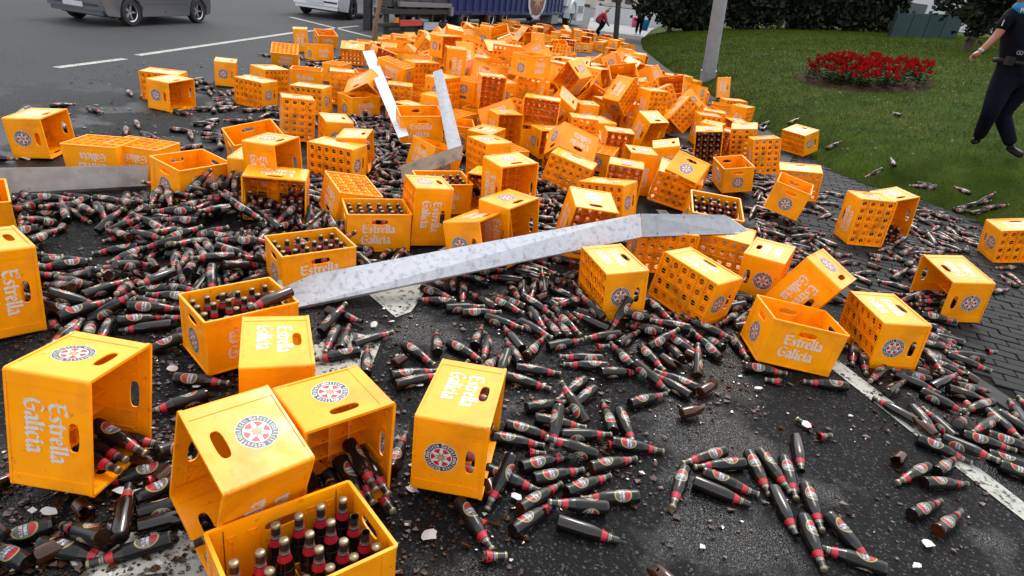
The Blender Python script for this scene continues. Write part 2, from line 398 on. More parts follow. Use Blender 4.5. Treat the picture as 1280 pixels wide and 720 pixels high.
# asphalt: stone chips, wet patches
def asphalt():
    m = bpy.data.materials.new('wet_asphalt'); m.use_nodes = True; nt = m.node_tree; L = nt.links; N = nt.nodes.new
    b = nt.nodes['Principled BSDF']; tc = N('ShaderNodeTexCoord'); b.inputs['Specular IOR Level'].default_value = .2
    def noise(s, d=4, r=.5):
        n = N('ShaderNodeTexNoise'); n.inputs['Scale'].default_value = s; n.inputs['Detail'].default_value = d; n.inputs['Roughness'].default_value = r
        L.new(tc.outputs['Object'], n.inputs['Vector']); return n.outputs['Fac']
    vo = N('ShaderNodeTexVoronoi'); vo.inputs['Scale'].default_value = 130; L.new(tc.outputs['Object'], vo.inputs['Vector'])
    sep = N('ShaderNodeSeparateColor'); L.new(vo.outputs['Color'], sep.inputs[0])
    ramp = N('ShaderNodeValToRGB'); e = ramp.color_ramp.elements
    e[0].position = 0; e[0].color = (.003, .003, .0034, 1); e[1].position = 1; e[1].color = (.060, .062, .066, 1)
    for p, c in ((.45, .004), (.8, .008), (.93, .022)):
        x = ramp.color_ramp.elements.new(p); x.color = (c, c, c*1.06, 1)
    L.new(sep.outputs[0], ramp.inputs[0])
    big = noise(.55, 6, .6); mr = N('ShaderNodeMapRange'); mr.inputs['From Min'].default_value = .35; mr.inputs['From Max'].default_value = .65
    mr.inputs['To Min'].default_value = .62; mr.inputs['To Max'].default_value = 1.25; L.new(big, mr.inputs['Value'])
    h = N('ShaderNodeHueSaturation'); L.new(ramp.outputs[0], h.inputs['Color']); L.new(mr.outputs[0], h.inputs['Value'])
    # spilled beer: darker, glossier pools
    pool = noise(1.5, 5, .55); pr = N('ShaderNodeMapRange'); pr.inputs['From Min'].default_value = .50; pr.inputs['From Max'].default_value = .56; L.new(pool, pr.inputs['Value'])
    mx = N('ShaderNodeMix'); mx.data_type = 'RGBA'; mx.inputs[7].default_value = (.003, .003, .003, 1)
    ma = N('ShaderNodeMath'); ma.operation = 'MULTIPLY'; ma.inputs[1].default_value = .6; L.new(pr.outputs[0], ma.inputs[0])
    # spill reaches about ten metres; beyond, sky sheen is painted into the drier grey
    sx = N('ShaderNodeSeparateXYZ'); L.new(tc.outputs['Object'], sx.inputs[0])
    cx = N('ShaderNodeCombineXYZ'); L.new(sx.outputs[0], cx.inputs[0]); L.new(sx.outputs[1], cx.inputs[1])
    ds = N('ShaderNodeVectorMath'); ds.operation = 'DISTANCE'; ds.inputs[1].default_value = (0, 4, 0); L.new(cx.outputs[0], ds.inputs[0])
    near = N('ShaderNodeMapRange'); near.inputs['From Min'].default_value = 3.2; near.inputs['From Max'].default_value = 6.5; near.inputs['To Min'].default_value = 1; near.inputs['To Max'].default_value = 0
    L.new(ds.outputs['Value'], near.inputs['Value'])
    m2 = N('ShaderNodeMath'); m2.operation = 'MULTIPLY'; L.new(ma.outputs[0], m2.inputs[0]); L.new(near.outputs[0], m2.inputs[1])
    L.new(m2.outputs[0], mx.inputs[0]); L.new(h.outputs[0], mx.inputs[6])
    dry_sheen = N('ShaderNodeMix'); dry_sheen.data_type = 'RGBA'; dry_sheen.blend_type = 'ADD'; L.new(mx.outputs[2], dry_sheen.inputs[6]); dry_sheen.inputs[7].default_value = (.030, .032, .034, 1)  # paler grey added with distance, grazing sky reflection put into the colour
    inv = N('ShaderNodeMath'); inv.operation = 'SUBTRACT'; inv.inputs[0].default_value = 1; L.new(near.outputs[0], inv.inputs[1]); L.new(inv.outputs[0], dry_sheen.inputs[0])
    L.new(dry_sheen.outputs[2], b.inputs['Base Color'])
    rr = N('ShaderNodeMapRange'); rr.inputs['To Min'].default_value = .75; rr.inputs['To Max'].default_value = .22; L.new(m2.outputs[0], rr.inputs['Value']); rr.inputs['From Max'].default_value = .6
    L.new(rr.outputs[0], b.inputs['Roughness'])
    sr = N('ShaderNodeMapRange'); sr.inputs['From Max'].default_value = .6; sr.inputs['To Min'].default_value = .12; sr.inputs['To Max'].default_value = .20; L.new(m2.outputs[0], sr.inputs['Value']); L.new(sr.outputs[0], b.inputs['Specular IOR Level'])
    bp = N('ShaderNodeBump'); bp.inputs['Strength'].default_value = .7; bp.inputs['Distance'].default_value = .004
    ad = N('ShaderNodeMath'); ad.operation = 'ADD'; L.new(vo.outputs['Distance'], ad.inputs[0]); L.new(noise(55, 4), ad.inputs[1])
    L.new(ad.outputs[0], bp.inputs['Height']); L.new(bp.outputs[0], b.inputs['Normal'])
    return m
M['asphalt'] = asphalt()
def road_paint():
    m = mat('worn_white_road_paint', (.34, .34, .31), .6, var=.12, vscale=5, bump=.5, bscale=120)
    nt = m.node_tree; L = nt.links; N = nt.nodes.new; b = nt.nodes['Principled BSDF']; src = b.inputs['Base Color'].links[0].from_socket; b.inputs['Specular IOR Level'].default_value = .2
    tc = N('ShaderNodeTexCoord'); n = N('ShaderNodeTexNoise'); n.inputs['Scale'].default_value = 26; n.inputs['Detail'].default_value = 9; n.inputs['Roughness'].default_value = .75
    L.new(tc.outputs['Object'], n.inputs['Vector']); mr = N('ShaderNodeMapRange'); mr.inputs['From Min'].default_value = .52; mr.inputs['From Max'].default_value = .60
    L.new(n.outputs['Fac'], mr.inputs['Value']); mx = N('ShaderNodeMix'); mx.data_type = 'RGBA'; L.new(mr.outputs[0], mx.inputs[0]); L.new(src, mx.inputs[6]); mx.inputs[7].default_value = (.015, .015, .015, 1)
    L.new(mx.outputs[2], b.inputs['Base Color']); return m
M['paint'] = road_paint()
def lawn_mat():
    m = mat('lawn_turf', (.024, .042, .004), .95, spec=.05, var=.35, vscale=2.2, dark=(.05, .05, .014), dscale=1.1, damt=.55, bump=1, bscale=18)
    return m
M['lawn'] = lawn_mat()
M['blade'] = mat('grass_blades', (.056, .084, .006), .9, var=.4, vscale=1.6, dark=(.12, .12, .04), dscale=1.3, damt=.5, spec=.08)
M['paver'] = mat('grey_paver', (.015, .0155, .0165), .7, spec=.18, var=.2, vscale=6, hueobj=.25, bump=.6, bscale=70)
M['joint'] = mat('sand_joint', (.007, .007, .007), .9, spec=.1, var=.3, vscale=20, bump=.5)
M['kerb'] = mat('granite_kerb', (.03, .03, .03), .7, spec=.2, var=.2, vscale=20, bump=.4)
# bottle label: oval emblem printed on the sleeve, front and back
def label_mat():
    m = bpy.data.materials.new('bottle_label_print'); m.use_nodes = True; nt = m.node_tree; L = nt.links; N = nt.nodes.new
    b = nt.nodes['Principled BSDF']; b.inputs['Roughness'].default_value = .26; b.inputs['Specular IOR Level'].default_value = .30
    uv = N('ShaderNodeUVMap'); uv.uv_map = 'UVMap'; s = N('ShaderNodeSeparateXYZ'); L.new(uv.outputs[0], s.inputs[0])
    def M_(op, a, c=None, cl=False):
        n = N('ShaderNodeMath'); n.operation = op; n.use_clamp = cl
        for i, x in enumerate((a, c)):
            if x is None: continue
            if isinstance(x, (int, float)): n.inputs[i].default_value = x
            else: L.new(x, n.inputs[i])
        return n.outputs[0]
    u2 = M_('FRACT', M_('MULTIPLY', s.outputs[0], 2.0)); du = M_('DIVIDE', M_('SUBTRACT', u2, .5), .34); dv = M_('DIVIDE', M_('SUBTRACT', s.outputs[1], .50), .31)
    r = M_('SQRT', M_('ADD', M_('MULTIPLY', du, du), M_('MULTIPLY', dv, dv)))
    ramp = N('ShaderNodeValToRGB'); ramp.color_ramp.interpolation = 'CONSTANT'; e = ramp.color_ramp.elements
    e[0].position = 0; e[0].color = (.085, .085, .10, 1); e[1].position = .84; e[1].color = (.30, .23, .08, 1)
    for p, c in ((.98, (.008, .008, .009, 1)),):
        x = e.new(p); x.color = c
    L.new(r, ramp.inputs[0])
    # two lines of white lettering and a red field below them
    inside = M_('LESS_THAN', r, .80)
    wv = N('ShaderNodeTexNoise'); wv.inputs['Scale'].default_value = 1; wv.inputs['Detail'].default_value = 2
    cx = N('ShaderNodeCombineXYZ'); L.new(M_('MULTIPLY', s.outputs[0], 70), cx.inputs[0]); L.new(M_('MULTIPLY', s.outputs[1], 9), cx.inputs[1]); L.new(cx.outputs[0], wv.inputs['Vector'])
    line = M_('LESS_THAN', M_('ABSOLUTE', M_('SUBTRACT', M_('ABSOLUTE', M_('SUBTRACT', dv, .12)), .17)), .12)
    ink = M_('MULTIPLY', M_('MULTIPLY', M_('GREATER_THAN', wv.outputs['Fac'], .47), line), inside)
    mx = N('ShaderNodeMix'); mx.data_type = 'RGBA'; L.new(ink, mx.inputs[0]); L.new(ramp.outputs[0], mx.inputs[6]); mx.inputs[7].default_value = (.42, .42, .42, 1)
    red = M_('MULTIPLY', M_('LESS_THAN', dv, -.30), inside)
    mx2 = N('ShaderNodeMix'); mx2.data_type = 'RGBA'; L.new(red, mx2.inputs[0]); L.new(mx.outputs[2], mx2.inputs[6]); mx2.inputs[7].default_value = (.36, .015, .025, 1)
    L.new(mx2.outputs[2], b.inputs['Base Color']); return m
M['label'] = label_mat()

# ------------------------------------------------------------------ baked data (poses settled by rigid-body simulation)
HERO = {"1": [-1.3139, 1.4744, 0.2422, 0.4126, -4.624, 0.366], "2": [-0.7197, 1.284, 0.2471, 0.8089, -1.2779, 0.4782], "3": [-0.5181, 1.5153, 0.2024, 1.7337, -0.6938, 1.7308], "4": [-0.4529, 1.07, 0.1512, -0.0867, 0.0246, 0.7292], "5": [-0.1155, 1.7358, 0.178, -1.2152, 1.2149, -1.3287], "6": [-1.1765, 2.2506, 0.1436, 0.2521, -0.2271, -5.4412], "7": [-0.8654, 1.8953, 0.1739, 3.2451, -2.001, 2.0666], "8": [-2.2258, 2.1993, 0.2089, -0.7843, 1.517, 0.6834], "9": [-3.0588, 2.9812, 0.1283, 0.1121, 0.0664, 0.7408], "10": [-1.1194, 2.9648, 0.1323, -0.0096, 0.0015, 0.6938], "11": [-0.9385, 3.6406, 0.1279, -0.014, 0.0088, 0.4155], "12": [-1.2073, 3.9667, 0.1472, -1.4348, -2.6443, 0.1735], "13": [-0.6488, 3.8249, 0.2058, -0.3831, 1.5824, 0.3306], "14": [-0.648, 4.4765, 0.1215, 0.0473, 0.011, 0.4552], "16": [-0.2387, 4.5734, 0.1599, 0.2608, 2.2701, -2.3315], "17": [-0.1234, 4.1403, 0.3502, -2.4591, 1.3419, -2.4856], "18": [-0.3532, 5.0794, 0.2458, 2.4137, 0.8889, 2.498], "19": [-0.0773, 3.6834, 0.2188, 1.7935, -0.6688, 1.9433], "20": [-0.2405, 3.4945, 0.1927, -0.8738, 1.2229, -1.6979], "21": [0.4317, 3.8766, 0.2443, 1.5521, -1.1896, 1.1565], "22": [0.6563, 4.6898, 0.1862, -7.4159, 1.4339, -2.6897], "25": [0.5749, 3.2267, 0.1503, -1.279, 0.9042, -1.0315], "26": [1.0734, 3.2791, 0.1668, -1.4733, 0.7511, -0.5849], "27": [1.5341, 2.8865, 0.1391, -0.0465, 0.0972, -0.0009], "28": [1.739, 3.3029, 0.2312, 2.2174, -0.7772, 1.394], "29": [2.1176, 3.0931, 0.1374, -1.1759, 1.1392, -1.2454], "30": [1.6487, 3.7329, 0.1493, -1.4399, -0.8486, 0.8173], "32": [2.9258, 3.8074, 0.1811, 1.3455, -1.3102, -1.2128], "33": [4.2505, 5.0957, 0.2042, -0.135, 2.0169, 2.1142], "34": [2.9145, 5.0636, 0.219, 2.3474, 2.4836, 2.3779], "134": [3.2559, 5.3284, 0.2098, -2.234, 1.9326, -2.4753], "35": [2.09, 6.2178, 0.1733, 0.194, -0.1182, -1.5152], "36": [2.3495, 5.3534, 0.2503, -0.1012, 0.1716, -1.9775], "37": [2.7454, 6.1707, 0.195, -1.4759, 0.1143, -0.3088], "38": [2.6829, 7.1293, 0.2248, -1.3217, 1.1399, 0.9887], "39": [3.6726, 8.6215, 0.1977, -1.1273, 0.6504, -0.9556], "40": [-3.7803, 4.4735, 0.1575, -1.257, 1.0072, -1.089], "41": [-3.1231, 4.2241, 0.1164, -0.0304, 3.0865, 0.0008], "141": [-2.8799, 4.3119, 0.1144, 0.0156, 3.1412, -0.0558], "42": [-2.3407, 3.9848, 0.1539, -0.3264, -0.4443, -5.1082], "43": [-2.0029, 4.2399, 0.1557, -1.3097, 1.0818, -1.115], "44": [-1.7916, 4.0912, 0.2731, -2.2543, 0.2452, -2.3739], "45": [-2.266, 4.843, 0.1828, 0.2725, -0.0796, 0.7329], "46": [-2.3016, 5.8426, 0.215, 2.4652, -1.6267, -2.4702], "47": [-1.8817, 5.7024, 0.1511, -1.4447, 0.8474, -0.8359], "48": [-1.5195, 5.1637, 0.168, 2.6308, -2.2663, 2.5291], "49": [-1.591, 4.8634, 0.1427, -1.5967, 0.1443, -0.1468], "50": [-1.687, 3.8736, 0.1573, 0.3542, -2.3245, 2.3266], "51": [0.3763, 5.8065, 0.3142, 0.5591, -2.7122, 0.8985], "52": [0.3636, 5.334, 0.1795, -1.531, 0.3519, -0.0342], "55": [1.3615, 6.0446, 0.2326, 1.8593, -0.1773, 2.4432], "56": [2.0108, 8.6863, 0.3055, -1.5144, -0.9363, -0.4914], "57": [1.3792, 7.5531, 0.2346, 1.9541, -1.0716, 1.3729], "58": [2.0279, 7.1315, 0.2389, 1.0119, -1.4767, 1.1559], "59": [2.5747, 7.6121, 0.2523, -1.0174, 1.0907, 0.9155], "60": [3.7315, 13.14, 0.2524, -0.0366, 1.3998, -0.3606], "61": [-3.8676, 6.4034, 0.1544, -1.1803, 1.3386, -1.2863], "62": [-4.1406, 6.7488, 0.152, -1.5488, -0.093, 0.0949], "63": [-4.0485, 7.9702, 0.1585, -1.4202, 0.9023, -0.9066], "64": [-4.5685, 11.9204, 0.2098, -0.255, 1.4893, 0.3031], "65": [-4.0914, 9.9908, 0.165, -0.472, 3.1001, 0.6581], "66": [-3.9469, 11.117, 0.1381, -0.0884, -0.0324, 1.0102], "68": [-3.3542, 11.158, 0.1899, 5.0049, 0.6052, -0.8298], "67": [-4.4568, 12.948, 0.1666, 0.3055, 0.0852, 0.6602], "69": [-3.4275, 7.848, 0.1657, 0.89, -1.4545, -1.5114], "70": [-3.2574, 7.0672, 0.1475, -1.5562, 0.2449, -0.2296], "71": [-2.6336, 7.1181, 0.1492, -1.5728, 0.0388, -0.0908], "74": [-2.109, 7.2675, 0.1198, 0.0107, 0.0052, 0.9], "75": [-2.0927, 7.4881, 0.2616, -3.8532, 1.1819, -0.648], "76": [-1.0873, 5.7416, 0.3441, 0.1349, -0.0404, 0.3673], "77": [-0.8545, 5.3058, 0.156, -0.2416, 0.1107, -0.8543], "80": [1.3923, 5.3427, 0.2507, -1.0795, -0.4177, -1.7732], "81": [1.5183, 4.6903, 0.1596, 0.3306, 0.0166, -0.0647], "87": [1.3286, 5.3295, 0.2065, -1.3102, 0.2485, -0.0571], "89": [1.0667, 8.2285, 0.5046, 3.1137, 3.5165, -0.2479], "90": [0.4087, 8.4746, 0.6054, -3.1541, 3.2597, -0.2781], "201": [0.98, 3.9, 0.155, -1.5699, -0.0628, 0.0628], "202": [1.4, 3.98, 0.16, -1.452, 0.282, -0.3213]}          # crates fitted one by one to the photograph: x y z, rotation vector
# crates of the heap: x y z in mm, rotation vector in mrad
FILL = [820,5101,203,1106,-1272,1106, 1021,5686,203,70,-1570,70, -253,5702,128,1358,2833,0, -467,6105,153,-1337,-984,984,
333,6179,153,1571,-17,-17, 713,6156,128,-1920,2486,0, -794,6464,128,0,0,1762, -324,6608,203,803,1417,-803,
199,6599,153,-480,1953,-1953, 582,6626,128,0,0,1619, 896,6485,203,1171,1233,-1171, -1378,6831,153,-489,-1946,1946,
-890,6945,128,1677,-2657,0, -570,7390,453,1018,1320,-1018, -20,6796,128,0,0,-2654, -407,6988,251,2595,-164,604,
535,6983,203,-1290,1155,1290, 888,6885,128,-2171,2271,0, -1161,7091,203,2095,-251,2095, -1666,7436,203,-1325,1130,1325,
-1190,7525,128,-558,-3092,0, -1157,7472,403,-1370,-914,914, -653,7403,128,0,0,-254, -150,7793,778,0,0,979,
-149,7234,231,-1712,-1221,-1246, 49,6938,403,1570,-39,-39, 489,7309,171,1122,-1029,-1214, 770,7505,153,1386,-879,-879,
2207,7782,203,-1963,464,1963, -2490,7829,203,-1428,1051,1428, -2151,7959,153,1242,1157,1157, -1636,7796,128,0,0,-197,
-1912,8198,416,-3074,346,323, -878,7877,378,2512,1887,0, -779,7845,128,2028,-2399,0, -483,7816,403,934,1563,1563,
-109,7783,453,-1064,1295,1064, 245,7429,363,258,2150,238, 620,7976,203,-175,1564,175, 2453,7970,153,1542,-351,-351,
-2537,8252,128,0,0,-1604, -2078,8403,153,700,-1785,-1785, -1563,8363,128,1068,2954,0, -1613,8525,403,706,-1779,-1779,
-1157,8341,603,2080,277,-2080, -534,8478,153,1535,-394,-394, -86,8309,403,911,1586,1587, 248,7986,153,1533,405,405,
1732,8931,153,46,2200,2200, 1458,8135,453,-1571,926,1571, 1457,8216,128,-3031,-828,0, 2295,8404,203,-1275,1165,1275,
2669,8331,128,0,0,2921, -2615,8613,128,0,0,3066, -3198,8517,128,0,0,-2888, -1449,9012,248,640,1777,-1726,
-1854,9058,417,2759,928,48, -263,8759,325,1744,-2013,-652, -840,8573,474,-383,202,578, 72,8718,203,16,1571,-16,
162,8916,518,-250,415,1983, 521,9080,383,-2038,1404,-1622, 771,9022,253,614,-317,958, 916,8544,203,-1946,-489,-1946,
1222,8519,203,2085,269,-2085, 2209,9511,313,1640,-1502,-18, 1576,8605,128,3124,333,0, 2466,8796,203,-1331,-1125,-1331,
2849,8876,153,1270,-1110,-1110, -2469,9045,128,0,0,476, -2282,9126,409,-914,1914,-2020, -1333,9381,428,3131,-261,0,
-1435,9317,703,1445,730,730, -926,9166,453,320,-1547,319, -1134,9016,576,-254,-1620,875, -679,9225,402,1374,-907,-902,
-537,9171,703,-1573,-33,30, 227,9324,503,-840,1403,840, 1052,9389,251,-2550,-60,-556, 1964,9246,128,0,0,1379,
1684,9529,365,-1715,940,611, 1764,9244,399,-1665,-508,-299, 2468,9508,197,684,-800,-1587, 2793,9368,128,0,0,-1715,
-3061,9378,128,2155,-2286,0, -1129,9935,541,-1770,1401,1283, -1506,9848,453,-1004,1484,-1484, -840,9614,520,352,208,2081,
-417,9478,368,-1357,55,-2164, 37,9909,548,-628,1032,-431, 660,9475,444,-2378,755,-261, 852,9767,453,1889,-568,1889,
1208,9583,582,651,-179,155, 1646,9914,378,40,-5,-1590, 2391,10087,420,2777,-1098,131, 3152,9755,203,-1826,650,1826,
-1837,10425,486,-1387,386,490, -1757,10042,318,-525,-901,-1851, -2279,9868,378,0,0,206, -1265,10258,678,0,0,364,
-403,10331,544,-31,824,-279, 424,10116,503,151,1566,-151, 1226,10214,428,-255,-3131,0, 2404,10615,378,0,0,910,
2029,9864,489,-626,-1364,2484, 2736,10114,128,0,0,1709, -2594,10684,250,310,1564,512, -2600,11062,378,0,0,3060,
-2204,10491,343,1667,1620,629, -1519,10561,732,-1332,1143,-920, -218,10723,650,-799,2477,-101, -216,11110,726,284,-1572,546,
196,11232,431,1527,85,292, 663,10560,455,-1852,604,-2162, 1654,10615,268,2073,833,-1045, 3140,10744,128,0,0,-203,
-2014,11099,496,1645,-1967,-760, -838,10584,575,-725,2482,-1275, 890,11295,403,1453,705,705, 1788,11133,482,340,-410,-1723,
2731,10925,203,-1128,1259,1128, -2888,11417,203,849,1399,-849, -514,10905,535,-1058,-1885,-571, -337,11391,764,1180,-1796,2186,
-680,11555,607,-2269,-1425,48, 310,11681,376,-48,790,42, 1524,11438,532,-1100,1690,-1108, 1264,11760,538,1113,-1997,-885,
1976,11818,390,-808,2301,-212, 3406,11138,156,-1564,-165,145, -3468,11943,153,191,-2128,-2128, -2196,11764,442,-1589,-859,-1188,
-1229,12303,678,0,0,-1336, 137,12173,428,-2243,2200,0, 1062,12018,435,147,919,-112, 1651,12040,453,1538,291,273,
-3157,12346,153,-630,1842,-1842, -2532,12646,203,684,1460,-684, -2404,12362,203,1659,836,-1663, -2108,12564,366,-1801,1319,-2203,
299,12810,460,-1310,1671,775, 1027,12452,428,0,0,2119, 1712,12706,453,-1200,1215,1200, 3145,13544,153,-1409,823,-823,
-3582,12715,128,0,0,1900, -2891,12903,203,-1549,946,1549, -3323,13210,153,-1310,1037,-1037, -1886,12750,486,-337,823,727,
-1543,13032,499,-2771,852,337, -932,12924,668,597,812,-2885, 60,13048,453,1415,809,809, 439,13145,378,0,0,-1848,
1895,13027,553,1141,-1310,-1310, 2868,13097,203,387,-1536,387, -3052,13335,203,-1154,-1244,-1154, -2692,13499,203,2100,242,-2100,
-1245,13309,603,-2210,25,2210, 2354,13407,203,573,1494,-573, -3314,13884,153,1388,875,875, 105,13893,439,394,1062,-2810,
1767,14146,482,37,706,2956, 2352,14220,203,971,1344,-971, 2759,13995,153,1190,-1239,-1239, -1721,14592,475,-1597,119,589,
281,14347,465,-222,854,-2373, -3154,14600,183,-1540,2354,-590, -2522,15385,264,-1041,-53,1118, -1885,15428,491,1531,1477,961,
38,15332,528,0,0,-994, -903,16033,403,-1533,401,-401, -1994,16649,453,1570,-51,-51, 625,16534,128,0,0,-1367,
1800,16456,203,-813,1414,813, 1985,17309,265,-876,-4,-1430, 1792,17666,203,1011,1323,-1011, 540,18345,128,3106,-473,0,
1886,18072,453,1016,-1470,-1470, 2289,18207,203,2109,226,-2109, 2658,18090,153,1570,65,65, 688,18603,203,1356,1107,-1356,
736,18925,153,-1107,1356,-1356, 877,19973,128,-1264,2876,0, 903,20384,453,1110,1352,1352, -1075,20353,203,-637,1475,637,
1222,20345,128,272,-3130,0, -2001,20844,203,-5,1571,5, -1590,20862,203,368,1539,-368, 1255,20905,203,1003,-1328,1003,
245,21287,203,20,1571,-20, 603,21188,153,1543,349,349, 1296,21291,128,-3098,-524,0, 1808,21352,153,976,-1516,-1516,
148,21791,274,1003,363,-626, 1803,21759,128,0,0,2884, -1027,22127,203,1234,1193,-1234, -551,22238,203,1740,752,-1740,
257,22087,203,-1489,-1000,-1489, 623,22154,153,1105,-1358,-1358, 1881,22135,153,-816,-1681,1681, 2572,22168,153,848,1650,1650,
832,22549,203,662,1468,-662, 1375,22738,153,1557,246,246, 2813,22505,128,0,0,-758, 588,23090,203,-2098,246,2098,
1566,23262,203,1609,889,-1609, -1719,23606,153,1331,-997,-997, -1303,23637,203,-65,-1570,-65, 1305,23490,203,2139,170,-2139,
-1579,24316,203,147,1566,-147, -1264,24313,203,-457,-1522,-457, -386,24444,174,1762,175,143, 622,24275,252,-94,1663,1012,
2116,24880,128,0,0,-2600, 2184,24293,128,0,0,1896, 2653,24437,153,818,1680,1680, -881,24461,153,1537,380,380,
-46,24813,203,294,1551,-294, 1140,25205,203,642,1474,-642, 1478,25325,203,1492,998,-1492, 1669,25554,203,1303,1146,-1303,
-301,24974,203,1342,1117,-1342, 2345,25791,153,1552,-281,-281]
def pose6(a):
    return Matrix.Translation(Vector(a[:3])/1000) @ rotvec([v/1000 for v in a[3:6]])
def rotvec(r):
    v = Vector(r); return Matrix.Rotation(v.length, 4, v.normalized()) if v.length > 1e-9 else Matrix.Identity(4)

# ------------------------------------------------------------------ ground
def sheet(name, pts, z, m, kind='structure'):
    me = bpy.data.meshes.new(name); me.from_pydata([(p[0], p[1], z) for p in pts], [], [tuple(range(len(pts)))]); me.materials.append(m)
    return link(name, me, kind=kind)
g = MB(); n = 24
for i in range(n):
    for j in range(n):
        f = lambda t: math.copysign(abs(t)**3, t)*900
        x0, x1, y0, y1 = f(i*2/n-1), f((i+1)*2/n-1), f(j*2/n-1), f((j+1)*2/n-1)
        g.quad((x0, y0, 0), (x1, y0, 0), (x1, y1, 0), (x0, y1, 0))
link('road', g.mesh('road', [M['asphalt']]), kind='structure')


# ------------------------------------------------------------------ paving, kerb line, road markings
PB = [(-2, 4.3), (1.0, 3.27), (2.62, 2.68), (3.25, 2.46), (4.2, 2.25), (5.0, 2.22), (6.0, 2.5), (7.0, 2.9), (8.0, 3.3), (8.8, 3.7)]
def pave_x(y): return float(np.interp(y, [p[0] for p in PB], [p[1] for p in PB]))
ys = [-2+i*.3 for i in range(37)]
jb = MB()
for a, b in zip(ys, ys[1:]):
    if b > 8.9: break
    jb.quad((pave_x(a), a, .006), (edge_x(a)+.05, a, .006), (edge_x(b)+.05, b, .006), (pave_x(b), b, .006))
pav = link('paved_path', jb.mesh('path_bed', [M['joint']]), kind='structure')
def brickmesh():
    b = MB(); hx, hy, h = .079, .038, .009
    lo = [b.vert((sx*hx, sy*hy, 0)) for sx, sy in ((-1, -1), (1, -1), (1, 1), (-1, 1))]
    mi_ = [b.vert((sx*hx, sy*hy, h-.003)) for sx, sy in ((-1, -1), (1, -1), (1, 1), (-1, 1))]
    to = [b.vert((sx*(hx-.005), sy*(hy-.005), h)) for sx, sy in ((-1, -1), (1, -1), (1, 1), (-1, 1))]
    for k in range(4):
        j = (k+1) % 4; b.face((lo[k], lo[j], mi_[j], mi_[k])); b.face((mi_[k], mi_[j], to[j], to[k]))
    b.face(to); return b
pbm = brickmesh(); pme = pbm.mesh('paver', [M['paver']])
cells = []; ang = R(-18); ca, sa = math.cos(ang), math.sin(ang); prng = random.Random(3)
for i in range(-50, 75):
    for j in range(-90, 140):
        u = i*.167 + (.0835 if j % 2 else 0); v = j*.086; x = u*ca - v*sa + 3; y = u*sa + v*ca + 3
        if y < -.5 or y > 8.6 or x < pave_x(y)+.12 or x > edge_x(y)-.06: continue
        cells.append((x, y, ang+prng.gauss(0, .02), prng.uniform(-.0025, .003), prng.gauss(0, .012), prng.gauss(0, .012)))
def vis_key(c):
    P = Vector((c[0], c[1], 0)); q = cam.matrix_world.inverted() @ P; d = -q.z
    if d < .2: return 9e9
    px, py = 640+q.x/d*F_PX, 360-q.y/d*F_PX
    return d if (-20 < px < 1300 and -20 < py < 740) else 1000+d
cells.sort(key=vis_key)
rest = MB()
for k, c in enumerate(cells):
    mw = Matrix.Translation((c[0], c[1], .0065+c[3])) @ Euler((c[4], c[5], c[2])).to_matrix().to_4x4()
    if k < 300:
        link('paver', pme, parent=pav, mw=mw)
    else:
        o = len(rest.v); rest.v += [tuple(mw @ Vector(v)) for v in pbm.v]; rest.f += [tuple(i+o for i in f) for f in pbm.f]; rest.m += pbm.m
link('paver_bed', rest.mesh('paver_bed', [M['paver']]), parent=pav, kind='stuff')
kb = MB()
for a, b in zip(ys, ys[1:]):
    if b > 8.6: break
    x0, x1 = pave_x(a), pave_x(b)
    kb.quad((x0-.06, a, .012), (x0+.07, a, .014), (x1+.07, b, .014), (x1-.06, b, .012)); kb.quad((x0-.06, a, 0), (x0-.06, a, .012), (x1-.06, b, .012), (x1-.06, b, 0))
link('kerb', kb.mesh('kerb', [M['kerb']]), kind='structure')
def strip(name, pts, wd, z=.004):
    b = MB()
    for (x0, y0), (x1, y1) in zip(pts, pts[1:]):
        d = Vector((x1-x0, y1-y0)).normalized(); nn = Vector((-d.y, d.x))*wd/2
        b.quad((x0-nn.x, y0-nn.y, z), (x1-nn.x, y1-nn.y, z), (x1+nn.x, y1+nn.y, z), (x0+nn.x, y0+nn.y, z))
    return link(name, b.mesh(name, [M['paint']]), kind='structure')
strip('edge_line', [(1.80, 2.90), (2.0, 2.36), (2.16, 1.93), (2.5, 1.1), (2.9, 0)], .11)
strip('edge_line', [(1.22, 5.2), (1.42, 4.3), (1.62, 3.55), (1.80, 2.90)], .10)
strip('lane_dash', [(-6.0, 7.55), (-5.9, 8.75)], .11)
strip('lane_dash', [(-5.97, 9.15), (-5.8, 14.5), (-5.4, 18.5)], .12)
strip('lane_line', [(-7.3, 18.3), (-5.6, 17.0), (-4.3, 16.0)], .16)
strip('lane_line', [(-10.8, 25), (-8.4, 27)], .3)
strip('lane_dash', [(-6.1, 2.5), (-6.05, 5.2)], .11)
def poly(name, pts, z=.0045):
    return sheet(name, pts, z, M['paint'])
poly('give_way_triangle', [(-.98, 3.12), (-.585, 2.72), (-.52, 2.80), (-.44, 3.5)])
poly('painted_symbol', [(-.93, 2.32), (-.76, 2.52), (-.60, 2.50), (-.58, 2.12), (-.80, 2.10)], .0042)
poly('painted_symbol', [(-1.12, 1.0), (-1.05, 1.24), (-.86, 1.27), (-.72, 1.12), (-.70, .85)], .0043)

